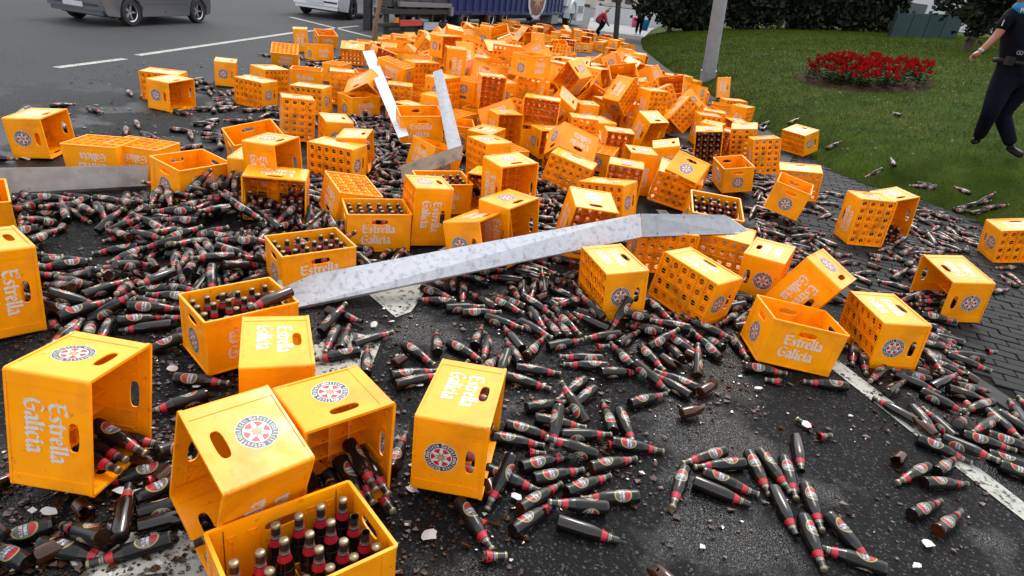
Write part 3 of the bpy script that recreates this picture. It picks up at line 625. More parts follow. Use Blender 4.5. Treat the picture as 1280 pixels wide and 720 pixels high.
# ------------------------------------------------------------------ lawn
b = MB(); rows = []
yy = [-6+.35*i for i in range(40)] + [8+.6*i for i in range(30)] + [26+2*i for i in range(20)] + [70, 90]
dd = [0, .04, .1, .2, .35, .55, .8, 1.1, 1.5, 2, 2.6, 3.3, 4.2, 5.3, 6.6, 8.2, 10, 12.5, 16, 21, 28, 40, 60, 100]
for y in yy:
    rows.append([b.vert((edge_x(y)+d_, y, (lawn_z(edge_x(y)+d_, y)+.012 if d_ else .001))) for d_ in dd])
for r0, r1 in zip(rows, rows[1:]):
    for i in range(len(dd)-1): b.face((r0[i], r0[i+1], r1[i+1], r1[i]))
lawn = link('lawn', b.mesh('lawn', [M['lawn']], smooth=True), kind='structure')
def lawn_hit(px, py):
    r = ray_px(px, py); t = 3.0
    while t < 80:
        p = Vector((0, 0, CAM_H)) + r*t
        if p.z <= lawn_z(p.x, p.y)+.01: return p
        t += .03
    return Vector((0, 0, CAM_H)) + r*30
bed_c = (lawn_hit(1003, 108)+lawn_hit(1172, 98))/2; bed_f = lawn_hit(1090, 121)
bedw = abs(lawn_hit(1172, 98).x-lawn_hit(1003, 108).x)/2*.80
grng = np.random.default_rng(5)
def blades(n, name):
    # distance-weighted scatter over the part of the lawn one can see
    Y = 4.5 + 28*grng.random(n)**1.6; D = .02 + (14*grng.random(n)**1.3)*(Y/24+.25)
    EX = np.interp(Y, [e[0] for e in EDGE], [e[1] for e in EDGE]); X = EX+D
    Z = .58*(np.sqrt(D+.15)-.3873)*np.minimum(1, np.where(D < .28, .3+D/.4, 1))+.008
    keep = ((X-bed_c.x+.1)**2+((Y-bed_c.y-.25)/1.55)**2 > (bedw*.98)**2)
    X, Y, Z = X[keep], Y[keep], Z[keep]; n = len(X)
    s = np.clip(Y/9, .8, 2.4); h = (.022+.028*grng.random(n))*s**.5; wd = .0035*s; a = grng.random(n)*6.283; ln = grng.normal(0, .018, (n, 2))
    v = np.empty((n, 3, 3)); v[:, 0] = np.stack([X-wd*np.cos(a), Y-wd*np.sin(a), Z], 1); v[:, 1] = np.stack([X+wd*np.cos(a), Y+wd*np.sin(a), Z], 1)
    v[:, 2] = np.stack([X+ln[:, 0], Y+ln[:, 1], Z+h], 1)
    me = bpy.data.meshes.new(name); me.vertices.add(n*3); me.vertices.foreach_set('co', v.reshape(-1))
    me.loops.add(n*3); me.loops.foreach_set('vertex_index', np.arange(n*3)); me.polygons.add(n); me.polygons.foreach_set('loop_start', np.arange(n)*3)
    me.update(calc_edges=True); me.materials.append(M['blade'])
    o = link(name, me); tag(o, 'short mown green grass covering the rising lawn', 'grass', kind='stuff')
blades(210000, 'grass')
b = MB()
for k in range(520):
    y = 5+17*grng.random()**1.4; d_ = .15+7*grng.random()**1.2; x = edge_x(y)+d_; z = lawn_z(x, y)+.035; r = .010+.008*grng.random()
    for q in range(3):
        a = grng.random()*3; b.quad((x-r*math.cos(a), y-r*math.sin(a), z), (x, y, z-r*.7), (x+r*math.cos(a), y+r*math.sin(a), z), (x, y, z+r))
o = link('clover_flowers', b.mesh('clover', [M['clover']])); tag(o, 'tiny white clover and daisy heads dotted through the lawn', 'flowers', kind='stuff')

# flower bed
bed = empty('flower_bed', bed_c); tag(bed, 'round bed of red flowers in bare soil on the green lawn', 'flower bed')
b = MB(); n = 40; cz = lawn_z(bed_c.x, bed_c.y)
depth = bedw*1.55; bed_c = Vector((bed_c.x-.1, bed_c.y+.25, 0)); bed_c.z = lawn_z(bed_c.x, bed_c.y); setw(bed, Matrix.Translation(bed_c))
def bedpt(r_, a): 
    x = bed_c.x+bedw*r_*math.cos(a)*1.0; y = bed_c.y+depth*r_*math.sin(a); return x, y
rings = []
for r_ in (0, .35, .7, .92, 1.03):
    rings.append([b.vert((*bedpt(r_, 2*math.pi*k/n), lawn_z(*bedpt(r_, 2*math.pi*k/n))+(.09*(1-r_**2)+.02 if r_ < 1 else .0)+.02*grng.random())) for k in range(n)])
for r0, r1 in zip(rings, rings[1:]):
    for k in range(n): b.face((r0[k], r0[(k+1) % n], r1[(k+1) % n], r1[k]))
link('soil', b.mesh('bed_soil', [M['soil']], smooth=True), parent=bed, mw=Matrix.Identity(4))
stems = MB(); heads = []
def flower_head():
    b = MB(); r2 = random.Random(2)
    for k in range(14):
        a = r2.uniform(0, 6.28); e = r2.uniform(-.2, 1.3); rr = .030; c = Vector((math.cos(a)*math.cos(e), math.sin(a)*math.cos(e), math.sin(e)))*rr
        t = Vector((-math.sin(a), math.cos(a), .2))*.018; u = Vector((0, 0, 1))*.022
        b.quad(c-t-u*.6, c+t-u*.4, c+t*.8+u, c-t*.8+u*.8)
    return b.mesh('flower_head', [M['petal']])
fh = flower_head(); cnt = 0
for k in range(330):
    a = grng.random()*6.283; r_ = math.sqrt(grng.random())*.96; x, y = bedpt(r_, a); z0 = lawn_z(x, y)+.06; h = .17+.14*grng.random()
    lean = grng.normal(0, .03, 2); top = Vector((x+lean[0], y+lean[1], z0+h))
    stems.tube([(x, y, z0-.04), (x+lean[0]*.5, y+lean[1]*.5, z0+h*.5), top], [.004, .004, .003], 4, caps=False)
    for q in range(22):
        hh = h*(.1+.75*grng.random()); a2 = grng.random()*6.283; c = Vector((x, y, z0+hh)); d_ = Vector((math.cos(a2), math.sin(a2), .3))*.075; t = Vector((-math.sin(a2), math.cos(a2), 0))*.02
        stems.quad(c, c+d_*.5-t, c+d_, c+d_*.5+t)
    if cnt < 240 and grng.random() < .75:
        cnt += 1; s_ = .8+.8*grng.random()
        link('flower_head', fh, parent=bed, mw=Matrix.Translation(top) @ Matrix.Rotation(a, 4, 'Z') @ Matrix.Diagonal((s_, s_, s_*1.1, 1)))
o = link('foliage', stems.mesh('bed_foliage', [M['flower_leaf']]), parent=bed, kind='stuff'); setw(o, Matrix.Identity(4))

# ------------------------------------------------------------------ trees and hedge behind the lawn
def leafy(name, label, cat, c, rx, ry, rz, n, mats, trunk_h, seed, leaf=.11, gaps=.0, group=None):
    rg = np.random.default_rng(seed); t = empty(name, c); tag(t, label, cat, group)
    tb = MB(); c = Vector(c)
    tb.tube([(c.x, c.y, c.z-.2), (c.x+.05, c.y, c.z+trunk_h), (c.x, c.y+.1, c.z+trunk_h+rz)], [.13, .10, .04], 7)
    for k in range(7):
        a = rg.random()*6.28; tb.tube([(c.x, c.y, c.z+trunk_h*.7+.1*k), (c.x+rx*.6*math.cos(a), c.y+ry*.6*math.sin(a), c.z+trunk_h+rz*(.3+.12*k))], [.05, .015], 5)
    o = link('trunk', tb.mesh('trunk', [M['bark']]), parent=t); setw(o, Matrix.Identity(4))
    # clumps on a lumpy ellipsoid, leaves gathered round them
    K = 60; cl = rg.normal(size=(K, 3)); cl /= np.linalg.norm(cl, axis=1)[:, None]; cl *= (.45+.6*rg.random((K, 1))**.6)
    idx = rg.integers(0, K, n); P = cl[idx] + rg.normal(size=(n, 3))*.13
    P = P*np.array([rx, ry, rz]) + np.array([c.x, c.y, c.z+trunk_h+rz*.75])
    P = P[P[:, 2] > c.z+.02]; n = len(P)
    U = rg.normal(size=(n, 3)); U /= np.linalg.norm(U, axis=1)[:, None]; W_ = np.cross(U, rg.normal(size=(n, 3))); W_ /= np.linalg.norm(W_, axis=1)[:, None]
    s = (leaf*(.6+.8*rg.random((n, 1))))
    v = np.stack([P-U*s, P+W_*s*.5, P+U*s, P-W_*s*.5], 1)
    me = bpy.data.meshes.new(name); me.vertices.add(n*4); me.vertices.foreach_set('co', v.reshape(-1)); me.loops.add(n*4); me.loops.foreach_set('vertex_index', np.arange(n*4))
    me.polygons.add(n); me.polygons.foreach_set('loop_start', np.arange(n)*4)
    for m_ in mats: me.materials.append(m_)
    me.polygons.foreach_set('material_index', ((idx[:n] % 4 == 0)*1 if len(mats) > 1 else np.zeros(n)).astype(int)); me.update(calc_edges=True)
    o = link('crown', me, parent=t); setw(o, Matrix.Identity(4)); return t
hd = [(838, 'rounded dark bush at the left end of the hedge, beside the street'), (868, 'dark bush directly left of the grey lamp post'), (925, 'dark bush right behind the grey lamp post'),
      (975, 'tall dark bush in the middle of the hedge left of the flower bed'), (1022, 'dense dark bush above the left edge of the flower bed'), (1068, 'dark bush with pale gaps above the flower bed'), (1103, 'thin dark bush ending the hedge beside the teal sheeting')]
for k, (px, lb) in enumerate(hd):
    D = 31; r = ray_px(px, 26); p = Vector((0, 0, CAM_H))+r*(D/r.y); z = lawn_z(p.x, p.y)
    leafy('bush', lb, 'bush', (p.x, p.y, z+.05), 1.75 if k < 6 else 1.0, .9, 2.3 if k else 1.9, 9500, [M['hedge'], M['hedge2']], .45, 30+k, leaf=.14, group='bushes along the far side of the lawn')
r = ray_px(1222, 30); p = Vector((0, 0, CAM_H))+r*(20/r.y)
leafy('tree', 'dark leafy tree behind the lawn, just left of the officer\'s shoulder', 'tree', (p.x, p.y, lawn_z(p.x, p.y)+.1), 1.25, 1.0, 1.2, 5000, [M['hedge'], M['hedge2']], .8, 77, leaf=.10)
# teal sheeting fence and pale hall behind it
def quadwall(name, pts, th, m, parent=None):
    """an upright slab from bottom points a,b up to heights"""
    (x0, y0, z0), (x1, y1, z1), h = pts; b = MB(); d = Vector((x1-x0, y1-y0, 0)).normalized(); nn = Vector((-d.y, d.x, 0))*th
    A = [Vector((x0, y0, z0)), Vector((x1, y1, z1)), Vector((x1, y1, z1+h)), Vector((x0, y0, z0+h))]; B = [a+nn for a in A]
    i = [b.vert(a) for a in A]; j = [b.vert(a) for a in B]
    b.face(i); b.face(j[::-1])
    for k in range(4): b.face((i[k], j[k], j[(k+1) % 4], i[(k+1) % 4]))
    return link(name, b.mesh(name, [m]), parent=parent)
a_ = at_y(1114, 42, 27); b_ = at_y(1196, 44, 27)
fn = empty('sheeting_fence', a_); tag(fn, 'teal green sheeting fence beyond the lawn, under the pale building', 'fence')
for k in range(4):
    p, q = a_.lerp(b_, k/4), a_.lerp(b_, (k+1)/4-.01); o = quadwall('panel', ((p.x, p.y, p.z-.4), (q.x, q.y, q.z-.4), 1.15), .05, M['fence_green'], fn); setw(o, Matrix.Identity(4))
for k in range(5):
    p = a_.lerp(b_, k/4); bb = MB(); bb.box((p.x, p.y+.12, p.z+.2), (.05, .05, .65)); o = link('post', bb.mesh('post', [M['dark_metal']]), parent=fn); setw(o, Matrix.Identity(4))
def building(name, label, cx, cy, z0, W_, D_, H_, wall, roof=None, floors=3, bays=6, cat='building'):
    t = empty(name, (cx, cy, z0)); tag(t, label, cat); b = MB(); b.box((cx, cy, z0+H_/2), (W_/2, D_/2, H_/2)); o = link('wall', b.mesh('wall', [wall]), parent=t); setw(o, Matrix.Identity(4))
    wm = MB(); wm.box((0, 0, 0), (W_/bays*.22, .06, H_/floors*.28)); wme = wm.mesh('window', [M['window']])
    for f in range(floors):
        for k in range(bays):
            link('window', wme, parent=t, mw=Matrix.Translation((cx-W_/2+(k+.5)*W_/bays, cy-D_/2-.02, z0+(f+.55)*H_/floors)))
    if roof:
        b = MB(); h = H_*.3; x0, x1, y0, y1, zt = cx-W_/2-.3, cx+W_/2+.3, cy-D_/2-.4, cy+D_/2+.4, z0+H_
        v = [b.vert(p) for p in ((x0, y0, zt), (x1, y0, zt), (x1, y1, zt), (x0, y1, zt), (x0+.5, cy, zt+h), (x1-.5, cy, zt+h))]
        for f in ((0, 1, 5, 4), (1, 2, 5), (2, 3, 4, 5), (3, 0, 4), (0, 3, 2, 1)): b.face([v[i] for i in f])
        o = link('roof', b.mesh('roof', [roof]), parent=t); setw(o, Matrix.Identity(4))
    return t
p = at_y(1160, 0, 60); building('hall', 'pale building showing above the teal sheeting fence', p.x+6, 62, 0.5, 26, 12, 9, M['white_plastic'], None, 2, 9)
p = at_y(1250, 30, 45)
# street beyond the spill, between the lorry and the hedge
cols = [(748, 96, 'orange roofed house'), (775, 120, 'cream house'), (800, 110, 'orange roofed terrace')]
for k, (px, D, nm) in enumerate(cols):
    g_ = at_y(px, 8, D); building('house', ['cream house with orange roof, nearest the lorry cab', 'cream house with orange roof seen between cab and black pole', 'orange roofed house seen right of the black pole'][k], g_.x, D, -1, 9, 8, [3.2, 4.6, 3.6][k], M['far_wall'], M['roof_orange'], 2, 5, 'house')
a_, b_ = at(736, 19.5), at(826, 21.5)
gr = empty('guard_rail', a_); tag(gr, 'dark guard rail across the street beyond the black pole', 'guard rail'); 
A0, B0 = Vector((4.5, 62, 0)), Vector((15.5, 70, 0))
bb = MB(); bb.tube([A0+Vector((0, 0, .75)), B0+Vector((0, 0, .75))], [.28, .28], 6); o = link('rail', bb.mesh('rail', [M['dark_metal']]), parent=gr); setw(o, Matrix.Identity(4))
for k in range(7):
    p = A0.lerp(B0, k/6); bb = MB(); bb.box((p.x, p.y, .35), (.09, .09, .4)); o = link('post', bb.mesh('post', [M['dark_metal']]), parent=gr); setw(o, Matrix.Identity(4))
A0, B0 = Vector((3.2, 45, 0)), Vector((11.0, 52, 0))
o = quadwall('street_barrier', (tuple(A0), tuple(B0), 1.0), .3, M['white_plastic']); tag(o, 'low white barrier wall across the street beyond the heap', 'barrier')
sheet('far_pavement', [(2.0, 34), (6.2, 34), (12, 52), (3.2, 52)], .006, M['concrete'])
for px, py, mm, lb, nm in ((805, 38, M['cloth_blue'], 'small blue bin beside the low white barrier', 'bin'), (793, 34, mat('pink_plastic', (.75, .12, .25), .5), 'small pink bucket on the street near the blue bin', 'bucket')):
    p = at(px, py); bb = MB(); bb.lathe([(0, 0), (.20, 0), (.27, .6), (.29, .62), (.26, .64), (.24, .55), (0, .1)], 14)
    o = link(nm, bb.mesh(nm, [mm], smooth=True)); o.location = p; tag(o, lb, nm)

# ------------------------------------------------------------------ poles
def pole(name, base, length, r0, r1, m, label, cat, up=UP, parts=()):
    t = empty(name, base); tag(t, label, cat); b = MB(); base = Vector(base); n = 10
    b.tube([base-up*.2]+[base+up*length*k/n for k in range(n+1)], [r0]+[r0+(r1-r0)*k/n for k in range(n+1)], 20)
    o = link('shaft', b.mesh('shaft', [m], smooth=True), parent=t); setw(o, Matrix.Identity(4))
    for (nm, z0, z1, rr, mm) in parts:
        b = MB(); b.tube([base+up*z0, base+up*z1], [rr, rr], 20); o = link(nm, b.mesh(nm, [mm], smooth=False), parent=t); setw(o, Matrix.Identity(4))
    return t
pole('lamp_post', (3.98, 15.45, .03), 8.5, .165, .10, M['lamp_pole'], 'thick grey lamp post on the lawn edge beside the crate heap', 'lamp post', parts=(('base_collar', -.05, .35, .185, M['lamp_pole']), ('lamp_arm', 8.3, 8.6, .2, M['lamp_pole'])))
pole('sign_post', tuple(at(768, 69)), 5.0, .085, .075, M['dark_metal'], 'thin black street post rising out of the far right crates', 'post', parts=(('clamp', 1.55, 1.75, .12, M['dark_metal']), ('foot', -.02, .1, .13, M['dark_metal'])))
sp = at(466, 52); dv = (at_y(476, -6, sp.y-.1)-sp).normalized()
pole('wooden_stake', tuple(sp), 1.9, .05, .05, M['timber'], 'brown wooden stake standing upright at the lorry\'s rear corner', 'stake', up=dv, parts=(('wire_band', 1.2, 1.24, .055, M['dark_metal']),))
bb = MB(); c0 = at(464, 38)
bb.box((c0.x-.1, c0.y, .45), (.10, .10, .45)); bb.box((c0.x-.1, c0.y, .92), (.12, .12, .03)); bb.box((c0.x-.1, c0.y-.11, .62), (.08, .01, .06))
o = link('bollard', bb.mesh('bollard', [M['dark_metal']])); tag(o, 'short black bollard beside the wooden stake', 'bollard')

# ------------------------------------------------------------------ boards torn off the lorry
def board(name, stations, th, m, label, cat, lip=.022):
    """a channel board: stations of (top point, bottom point); the web faces the viewer's side, lips fold back"""
    t = empty(name, stations[0][1]); tag(t, label, cat)
    b = MB(); F = []
    for i, (tp, bt) in enumerate(stations):
        tp, bt = Vector(tp), Vector(bt); j = min(i+1, len(stations)-1); k = max(i-1, 0)
        d = ((Vector(stations[j][0])+Vector(stations[j][1]))-(Vector(stations[k][0])+Vector(stations[k][1]))).normalized()
        w_ = (tp-bt).normalized(); nn = d.cross(w_).normalized()
        if nn.y < 0: nn = -nn
        F.append((tp, bt, tp+nn*th, bt+nn*th, w_))
    sec = []
    for tp, bt, tb, bb_, w_ in F:
        # C section: outer web, top lip, inner web
        sec.append([b.vert(p) for p in (bt, tp, tb, tb-w_*.006, tp-w_*.006+(tb-tp)*.15, bt+w_*.006+(bb_-bt)*.15, bb_+w_*.006, bb_)])
    n = 8
    for s0, s1 in zip(sec, sec[1:]):
        for k in range(n): b.face((s0[k], s0[(k+1) % n], s1[(k+1) % n], s1[k]))
    b.face(sec[0][::-1]); b.face(sec[-1])
    o = link('web', b.mesh(name, [m]), parent=t); setw(o, Matrix.Identity(4))
    # a raised rib along the web and rivet heads
    rb = MB(); pts = []
    for tp, bt, tb, bb_, w_ in F: pts.append(bt.lerp(tp, .5)-(tb-tp).normalized()*.002)
    rv = MB()
    for s0, s1 in zip(F, F[1:]):
        n = max(1, int((s1[0]-s0[0]).length/.22))
        for k in range(n):
            for fr in (.14, .86):
                p = (s0[1].lerp(s0[0], fr)).lerp(s1[1].lerp(s1[0], fr), (k+.5)/n); nn = (s0[2]-s0[0]).normalized()
                rv.tube([p-nn*.003, p+nn*.001], [.005, .006], 8)
    o = link('rivets', rv.mesh('rivets', [M['steel']]), parent=t, kind='stuff'); setw(o, Matrix.Identity(4))
    return t
def st(pt, pb, Y, dy=.08): return (at_y(pt[0], pt[1], Y+dy), at_y(pb[0], pb[1], Y))
board('side_board', [st((346, 351), (372, 384), 2.66), st((800, 267), (803, 296), 3.66)], .035, M['alu'],
      'long scuffed white aluminium board lying across the crates in the middle of the road', 'board')
board('bent_board', [st((801, 267), (803, 296), 3.67), st((906, 268.5), (918, 292), 3.92), st((914, 273), (941, 291), 4.0)], .03, M['steel'],
      'short grey bent board end, sticking out right from the long white board', 'board')
bl = at(187, 236); bl2 = at(-60, 250)
board('low_board', [((bl2.x, bl2.y+.03, .19), (bl2.x, bl2.y-.02, .03)), ((bl.x, bl.y+.03, .165), (bl.x, bl.y-.02, .03))], .04, mat('dull_aluminium', (.30, .28, .27), .5, metal=.2, var=.12, vscale=12, dark=(.16, .14, .13), dscale=9, damt=.7, bump=.3),
      'dull grey aluminium board standing on edge on the road at far left', 'board')
board('upright_board', [(at_y(453, 64, 9.0), at_y(467, 62.5, 9.0)), (at_y(498, 172, 5.3), at_y(511, 169, 5.33))], .03, M['alu'], 'white board leaning on the heap, left of the grey V-shaped one', 'board')
board('leaning_board', [(at_y(541, 90, 6.3), at_y(552.5, 86, 6.34)), (at_y(560, 188, 5.15), at_y(578, 185, 5.18))], .03, M['steel'], 'grey metal board leaning on the heap, forming the upright of a V', 'board')
board('corner_board', [(at_y(579, 181, 5.02), at_y(577, 199, 4.98)), (at_y(500, 207, 4.88), at_y(503, 226, 4.84))], .03, mat('dirty_aluminium', (.30, .25, .19), .5, metal=.3, var=.2, dark=(.08, .06, .05), dscale=12, damt=.7), 'dirty brown-grey board low in the heap, forming the foot of a V', 'board')

# ------------------------------------------------------------------ vehicles
def wheel(parent, loc, r, wd, yaw=0, name='wheel', spokes=5, side=1):
    w_ = empty(name); w_.parent = parent; setw(w_, WMX[parent.name] @ Matrix.Translation(loc) @ Matrix.Rotation(yaw, 4, 'Z'))
    t = MB(); prof = [(r*.66, -wd/2), (r*.92, -wd/2), (r, -wd*.32), (r, wd*.32), (r*.92, wd/2), (r*.66, wd/2), (r*.66, -wd/2)]
    t.lathe(prof, 28); me = t.mesh('tyre', [M['rubber']], smooth=True); smooth_by_angle(me)
    rot = Matrix.Rotation(math.pi/2, 4, 'X')
    o = link('tyre', me, parent=w_); setw(o, WMX[w_.name] @ rot)
    d = MB(); d.lathe([(0, wd*.1), (r*.14, wd*.14), (r*.16, wd*.05)], 16); d.lathe([(r*.60, wd*.36), (r*.67, wd*.42), (r*.67, -wd*.4), (r*.55, -wd*.3), (0, -wd*.3)], 28)
    for k in range(spokes):
        a = 2*math.pi*k/spokes; M3 = Matrix.Rotation(a, 3, 'Z'); d.box(M3 @ Vector((r*.36, 0, wd*.16)), (r*.27, r*.075, wd*.05), rot=M3)
    o = link('rim', d.mesh('rim', [M['alloy']]), parent=w_); setw(o, WMX[w_.name] @ rot @ (Matrix.Identity(4) if side < 0 else Matrix.Rotation(math.pi, 4, 'X')))
    return w_
def car(name, label, cat, mw, paint, L_=4.0, W_=1.66, Ht=1.44, wb=2.45, r=.31, van=False):
    t = empty(name, mw=mw); tag(t, label, cat)
    xr, xf = -wb/2-.02, wb/2+.02; R_ = r+.055; sill = .21
    P = [(-L_/2+.04, .34), (-L_/2+.10, .24), (xr-R_, sill)]
    for k in range(9): a = math.pi-math.pi*k/8; P.append((xr+R_*math.cos(a), r*.95+R_*math.sin(a)*.98))
    P += [(xr+R_, sill), (xf-R_, sill)]
    for k in range(9): a = math.pi-math.pi*k/8; P.append((xf+R_*math.cos(a), r*.95+R_*math.sin(a)*.98))
    P += [(xf+R_, sill), (L_/2-.08, .24), (L_/2, .40), (L_/2-.02, .62), (L_/2-.28, .80), (L_/2-1.05, .95)]
    G0 = len(P)-1
    if van: P += [(L_/2-1.45, Ht-.05), (L_/2-1.8, Ht), (-L_/2+.25, Ht), (-L_/2+.06, Ht-.2), (-L_/2, .9), (-L_/2-.02, .55)]
    else: P += [(L_/2-1.65, Ht-.07), (L_/2-2.0, Ht), (-L_/2+.75, Ht-.03), (-L_/2+.35, Ht-.12), (-L_/2+.03, .92), (-L_/2-.02, .55)]
    def yw(z, x): # half width by height
        f = W_/2; 
        if z > .85: f *= 1-.22*min(1, (z-.85)/.6)
        if z < .35: f *= .965
        e = max(0, abs(x)-(L_/2-.35))/.35; return f*(1-.16*e*e)
    b = MB(); S = []
    for s in (-1, 1):
        S.append([b.vert((x, s*yw(z, x), z)) for x, z in P])
    inn = [[b.vert((x, s*yw(z, x)*.80, z)) for x, z in P] for s in (-1, 1)]
    n = len(P); b.face(S[0]); b.face(S[1][::-1])
    for k in range(n):
        j = (k+1) % n; b.face((S[0][k], S[1][k], S[1][j], S[0][j]))
    b.v = b.v[:2*n]
    me = b.mesh('body', [paint]); bm = bmesh.new(); bm.from_mesh(me); bmesh.ops.recalc_face_normals(bm, faces=bm.faces)
    ed = [e for e in bm.edges if len(e.link_faces) == 2 and e.calc_face_angle(0) > .7 and max(v.co.z for v in e.verts) > .36]
    bmesh.ops.bevel(bm, geom=ed, offset=.05, segments=3, profile=.6, affect='EDGES'); bm.to_mesh(me); bm.free(); smooth_by_angle(me, 30)
    link('body', me, parent=t, mw=mw)
    def part(nm, fn, m, sm=False):
        q = MB(); fn(q); o = link(nm, q.mesh(nm, [m], smooth=sm), parent=t); setw(o, mw); return o
    part('underbody', lambda q: q.box((0, 0, .27), (L_/2-.25, W_/2-.17, .09)), M['dark_metal'])
    part('rear_bumper', lambda q: (q.box((-L_/2-.02, 0, .44), (.05, W_/2*.84, .10)), q.box((-L_/2+.02, 0, .29), (.05, W_/2*.80, .05))), paint)
    part('bumper_strip', lambda q: q.box((-L_/2-.065, 0, .45), (.012, W_/2*.80, .025)), M['dark_metal'])
    part('number_plate', lambda q: q.box((-L_/2-.082, 0, .44), (.006, .26, .055)), M['white_plastic'])
    for s in (-1, 1):
        part('tail_light', lambda q: q.box((-L_/2+.03, s*W_/2*.78, .84), (.05, .09, .13)), M['lamp_red'])
        part('headlight', lambda q: q.box((L_/2-.08, s*W_/2*.72, .66), (.09, .14, .07)), M['chrome'])
        part('side_strip', lambda q: q.box((0, s*(W_/2+.004), .47), (wb/2-R_-.03, .012, .028)), M['dark_metal'])
        part('door_mirror', lambda q: q.box((L_/2-1.25, s*(W_/2+.07), .98), (.06, .10, .07)), paint)
        zt = Ht-.16; w0, w1 = yw(.96, 0)+.004, yw(zt, 0)+.004
        def win(q, x0, x1, x2, x3): q.quad((x0, s*w0, .96), (x1, s*w0, .96), (x2, s*w1, zt), (x3, s*w1, zt))
        part('window', lambda q: win(q, -L_/2+.62, -.12, -.14, -L_/2+.78), M['car_glass']); part('window', lambda q: win(q, -.04, L_/2-1.28, L_/2-1.66, -.06), M['car_glass'])
        part('door_seam', lambda q: q.box((-.08, s*(W_/2+.001), .60), (.006, .004, .30)), M['dark_metal'])
    part('rear_window', lambda q: q.quad((-L_/2-.0, -W_*.34, .98), (-L_/2-.0, W_*.34, .98), (-L_/2+(.06 if van else .30), W_*.30, Ht-.18), (-L_/2+(.06 if van else .30), -W_*.30, Ht-.18)), M['car_glass'])
    for x in (xr, xf):
        for s in (-1, 1): wheel(t, (x, s*(W_/2-.10), r), r, .19, side=s)
    return t
def place(rear_a, rear_b, front_b, L_):
    """matrix from the ground contacts of two rear wheels and one front wheel"""
    d = (front_b-rear_b).normalized(); c = (rear_a+rear_b)/2; return d, c
a_, b_, c_ = at(75, 25), at(167, 33), at(248, 29)
d = (c_-b_).normalized(); wb = (c_-b_).length; tr = .5*((b_-a_).length)
right = Vector((d.y, -d.x, 0)); mid = b_ - right*(1.50/2*.82) ; ctr = mid + d*wb/2
yaw = math.atan2(d.y, d.x)
s_ = wb/2.45
mw = Matrix.Translation((ctr.x, ctr.y, 0)) @ Matrix.Rotation(yaw, 4, 'Z') @ Matrix.Diagonal((s_, s_, s_, 1))
car('parked_car', 'silver hatchback on the road at the top left, seen from behind', 'car', mw, M['silver_paint'])
b_ = at(436, 24); d = (at(500, 20)-b_); d = Vector((.10, 1, 0)).normalized(); right = Vector((d.y, -d.x, 0)); wb = 2.45; mid = b_ - right*.66; ctr = mid+d*wb/2; yaw = math.atan2(d.y, d.x)
mw = Matrix.Translation((ctr.x, ctr.y, 0)) @ Matrix.Rotation(yaw, 4, 'Z')
car('parked_van', 'white compact van on the road left of the wooden stake', 'van', mw, M['white_paint'], L_=4.1, Ht=1.75, van=True)

# ------------------------------------------------------------------ the lorry
P0, P1 = at(480, 48), at(712, 33); d = (P1-P0); d.z = 0; Lg = d.length; d.normalize(); yaw = math.atan2(d.y, d.x)
tmw = Matrix.Translation((P0.x, P0.y, 0)) @ Matrix.Rotation(yaw, 4, 'Z')      # local x along the lorry, -y is the side facing us
lor = empty('lorry', mw=tmw); tag(lor, 'blue curtain-sided lorry parked behind the crate heap with its side facing us', 'lorry')
def lp(nm, fn, m, parent=lor, sm=False, kind=None):
    q = MB(); fn(q); o = link(nm, q.mesh(nm, [m] if not isinstance(m, list) else m, smooth=sm), parent=parent, kind=kind); setw(o, tmw); return o
lp('curtain_side', lambda q: q.box((10.45, 1.25, 1.95), (6.55, 1.22, 1.40)), M['blue_paint'])
lp('bottom_rail', lambda q: (q.box((10.45, .01, .60), (6.55, .03, .05)), [q.box((4.2+k*1.3, .0, .585), (.05, .035, .05)) for k in range(11)]), mat('blue_rail', (.006, .012, .09), .4))
lp('curtain_strap', lambda q: [q.box((4.5+k*.62, .015, 1.1), (.022, .02, .52)) for k in range(21)], mat('grey_strap', (.02, .025, .08), .6))
em = empty('emblem'); em.parent = lor; setw(em, tmw)
def ov(q, rx, rz, y, n=32): q.face([q.vert((12.6+rx*math.cos(2*math.pi*k/n), y, 1.12+rz*math.sin(2*math.pi*k/n))) for k in range(n)])
lp('emblem_ring', lambda q: ov(q, 1.25, .72, -.026), M['badge_white'], em)
lp('emblem_field', lambda q: ov(q, 1.02, .60, -.030), mat('emblem_brown', (.16, .045, .04), .5), em)
lp('emblem_star', lambda q: [q.face([q.vert((12.6+r_*1.0*math.cos(a), -.034-.001*k, 1.12+r_*.6*math.sin(a))) for r_, a in ((0, 0), (.25, k*math.pi/4-.4), (.85, k*math.pi/4), (.25, k*math.pi/4+.4))]) for k in range(8)], M['badge_gold'], em)
lp('chassis', lambda q: (q.box((11, 1.25, .42), (6.9, .45, .12)), q.box((9, .35, .50), (7.5, .05, .05))), M['dark_metal'])
lp('loading_bed', lambda q: (q.box((2.0, .17, .62), (1.95, .17, .06)), [q.box((.3+k*.85, .12, .36), (.05, .05, .28)) for k in range(5)], q.box((2.0, .10, .28), (1.9, .04, .05))), M['dark_metal'])
lp('silver_side_rail', lambda q: (q.box((2.3, .0, .80), (1.6, .035, .055)), q.box((3.92, .0, .64), (.10, .05, .12))), M['steel'])
lp('tail_lift_box', lambda q: (q.box((2.1, .22, .98), (1.8, .12, .26)), q.box((2.0, .3, 1.9), (1.9, .06, .5)), q.box((3.88, 1.25, 1.95), (.02, 1.2, 1.38))), mat('dark_interior_steel', (.035, .035, .04), .6))
lp('bed_drum', lambda q: [q.tube([(x, .08, .84), (x, .34, .84)], [.16, .16], 12) for x in (.7, 1.4, 2.2, 3.0)], M['dark_metal'])
lp('rear_bumper_bar', lambda q: (q.box((1.2, -.02, .33), (1.5, .05, .035)), q.box((1.2, .0, .14), (1.0, .04, .03))), M['dark_metal'])
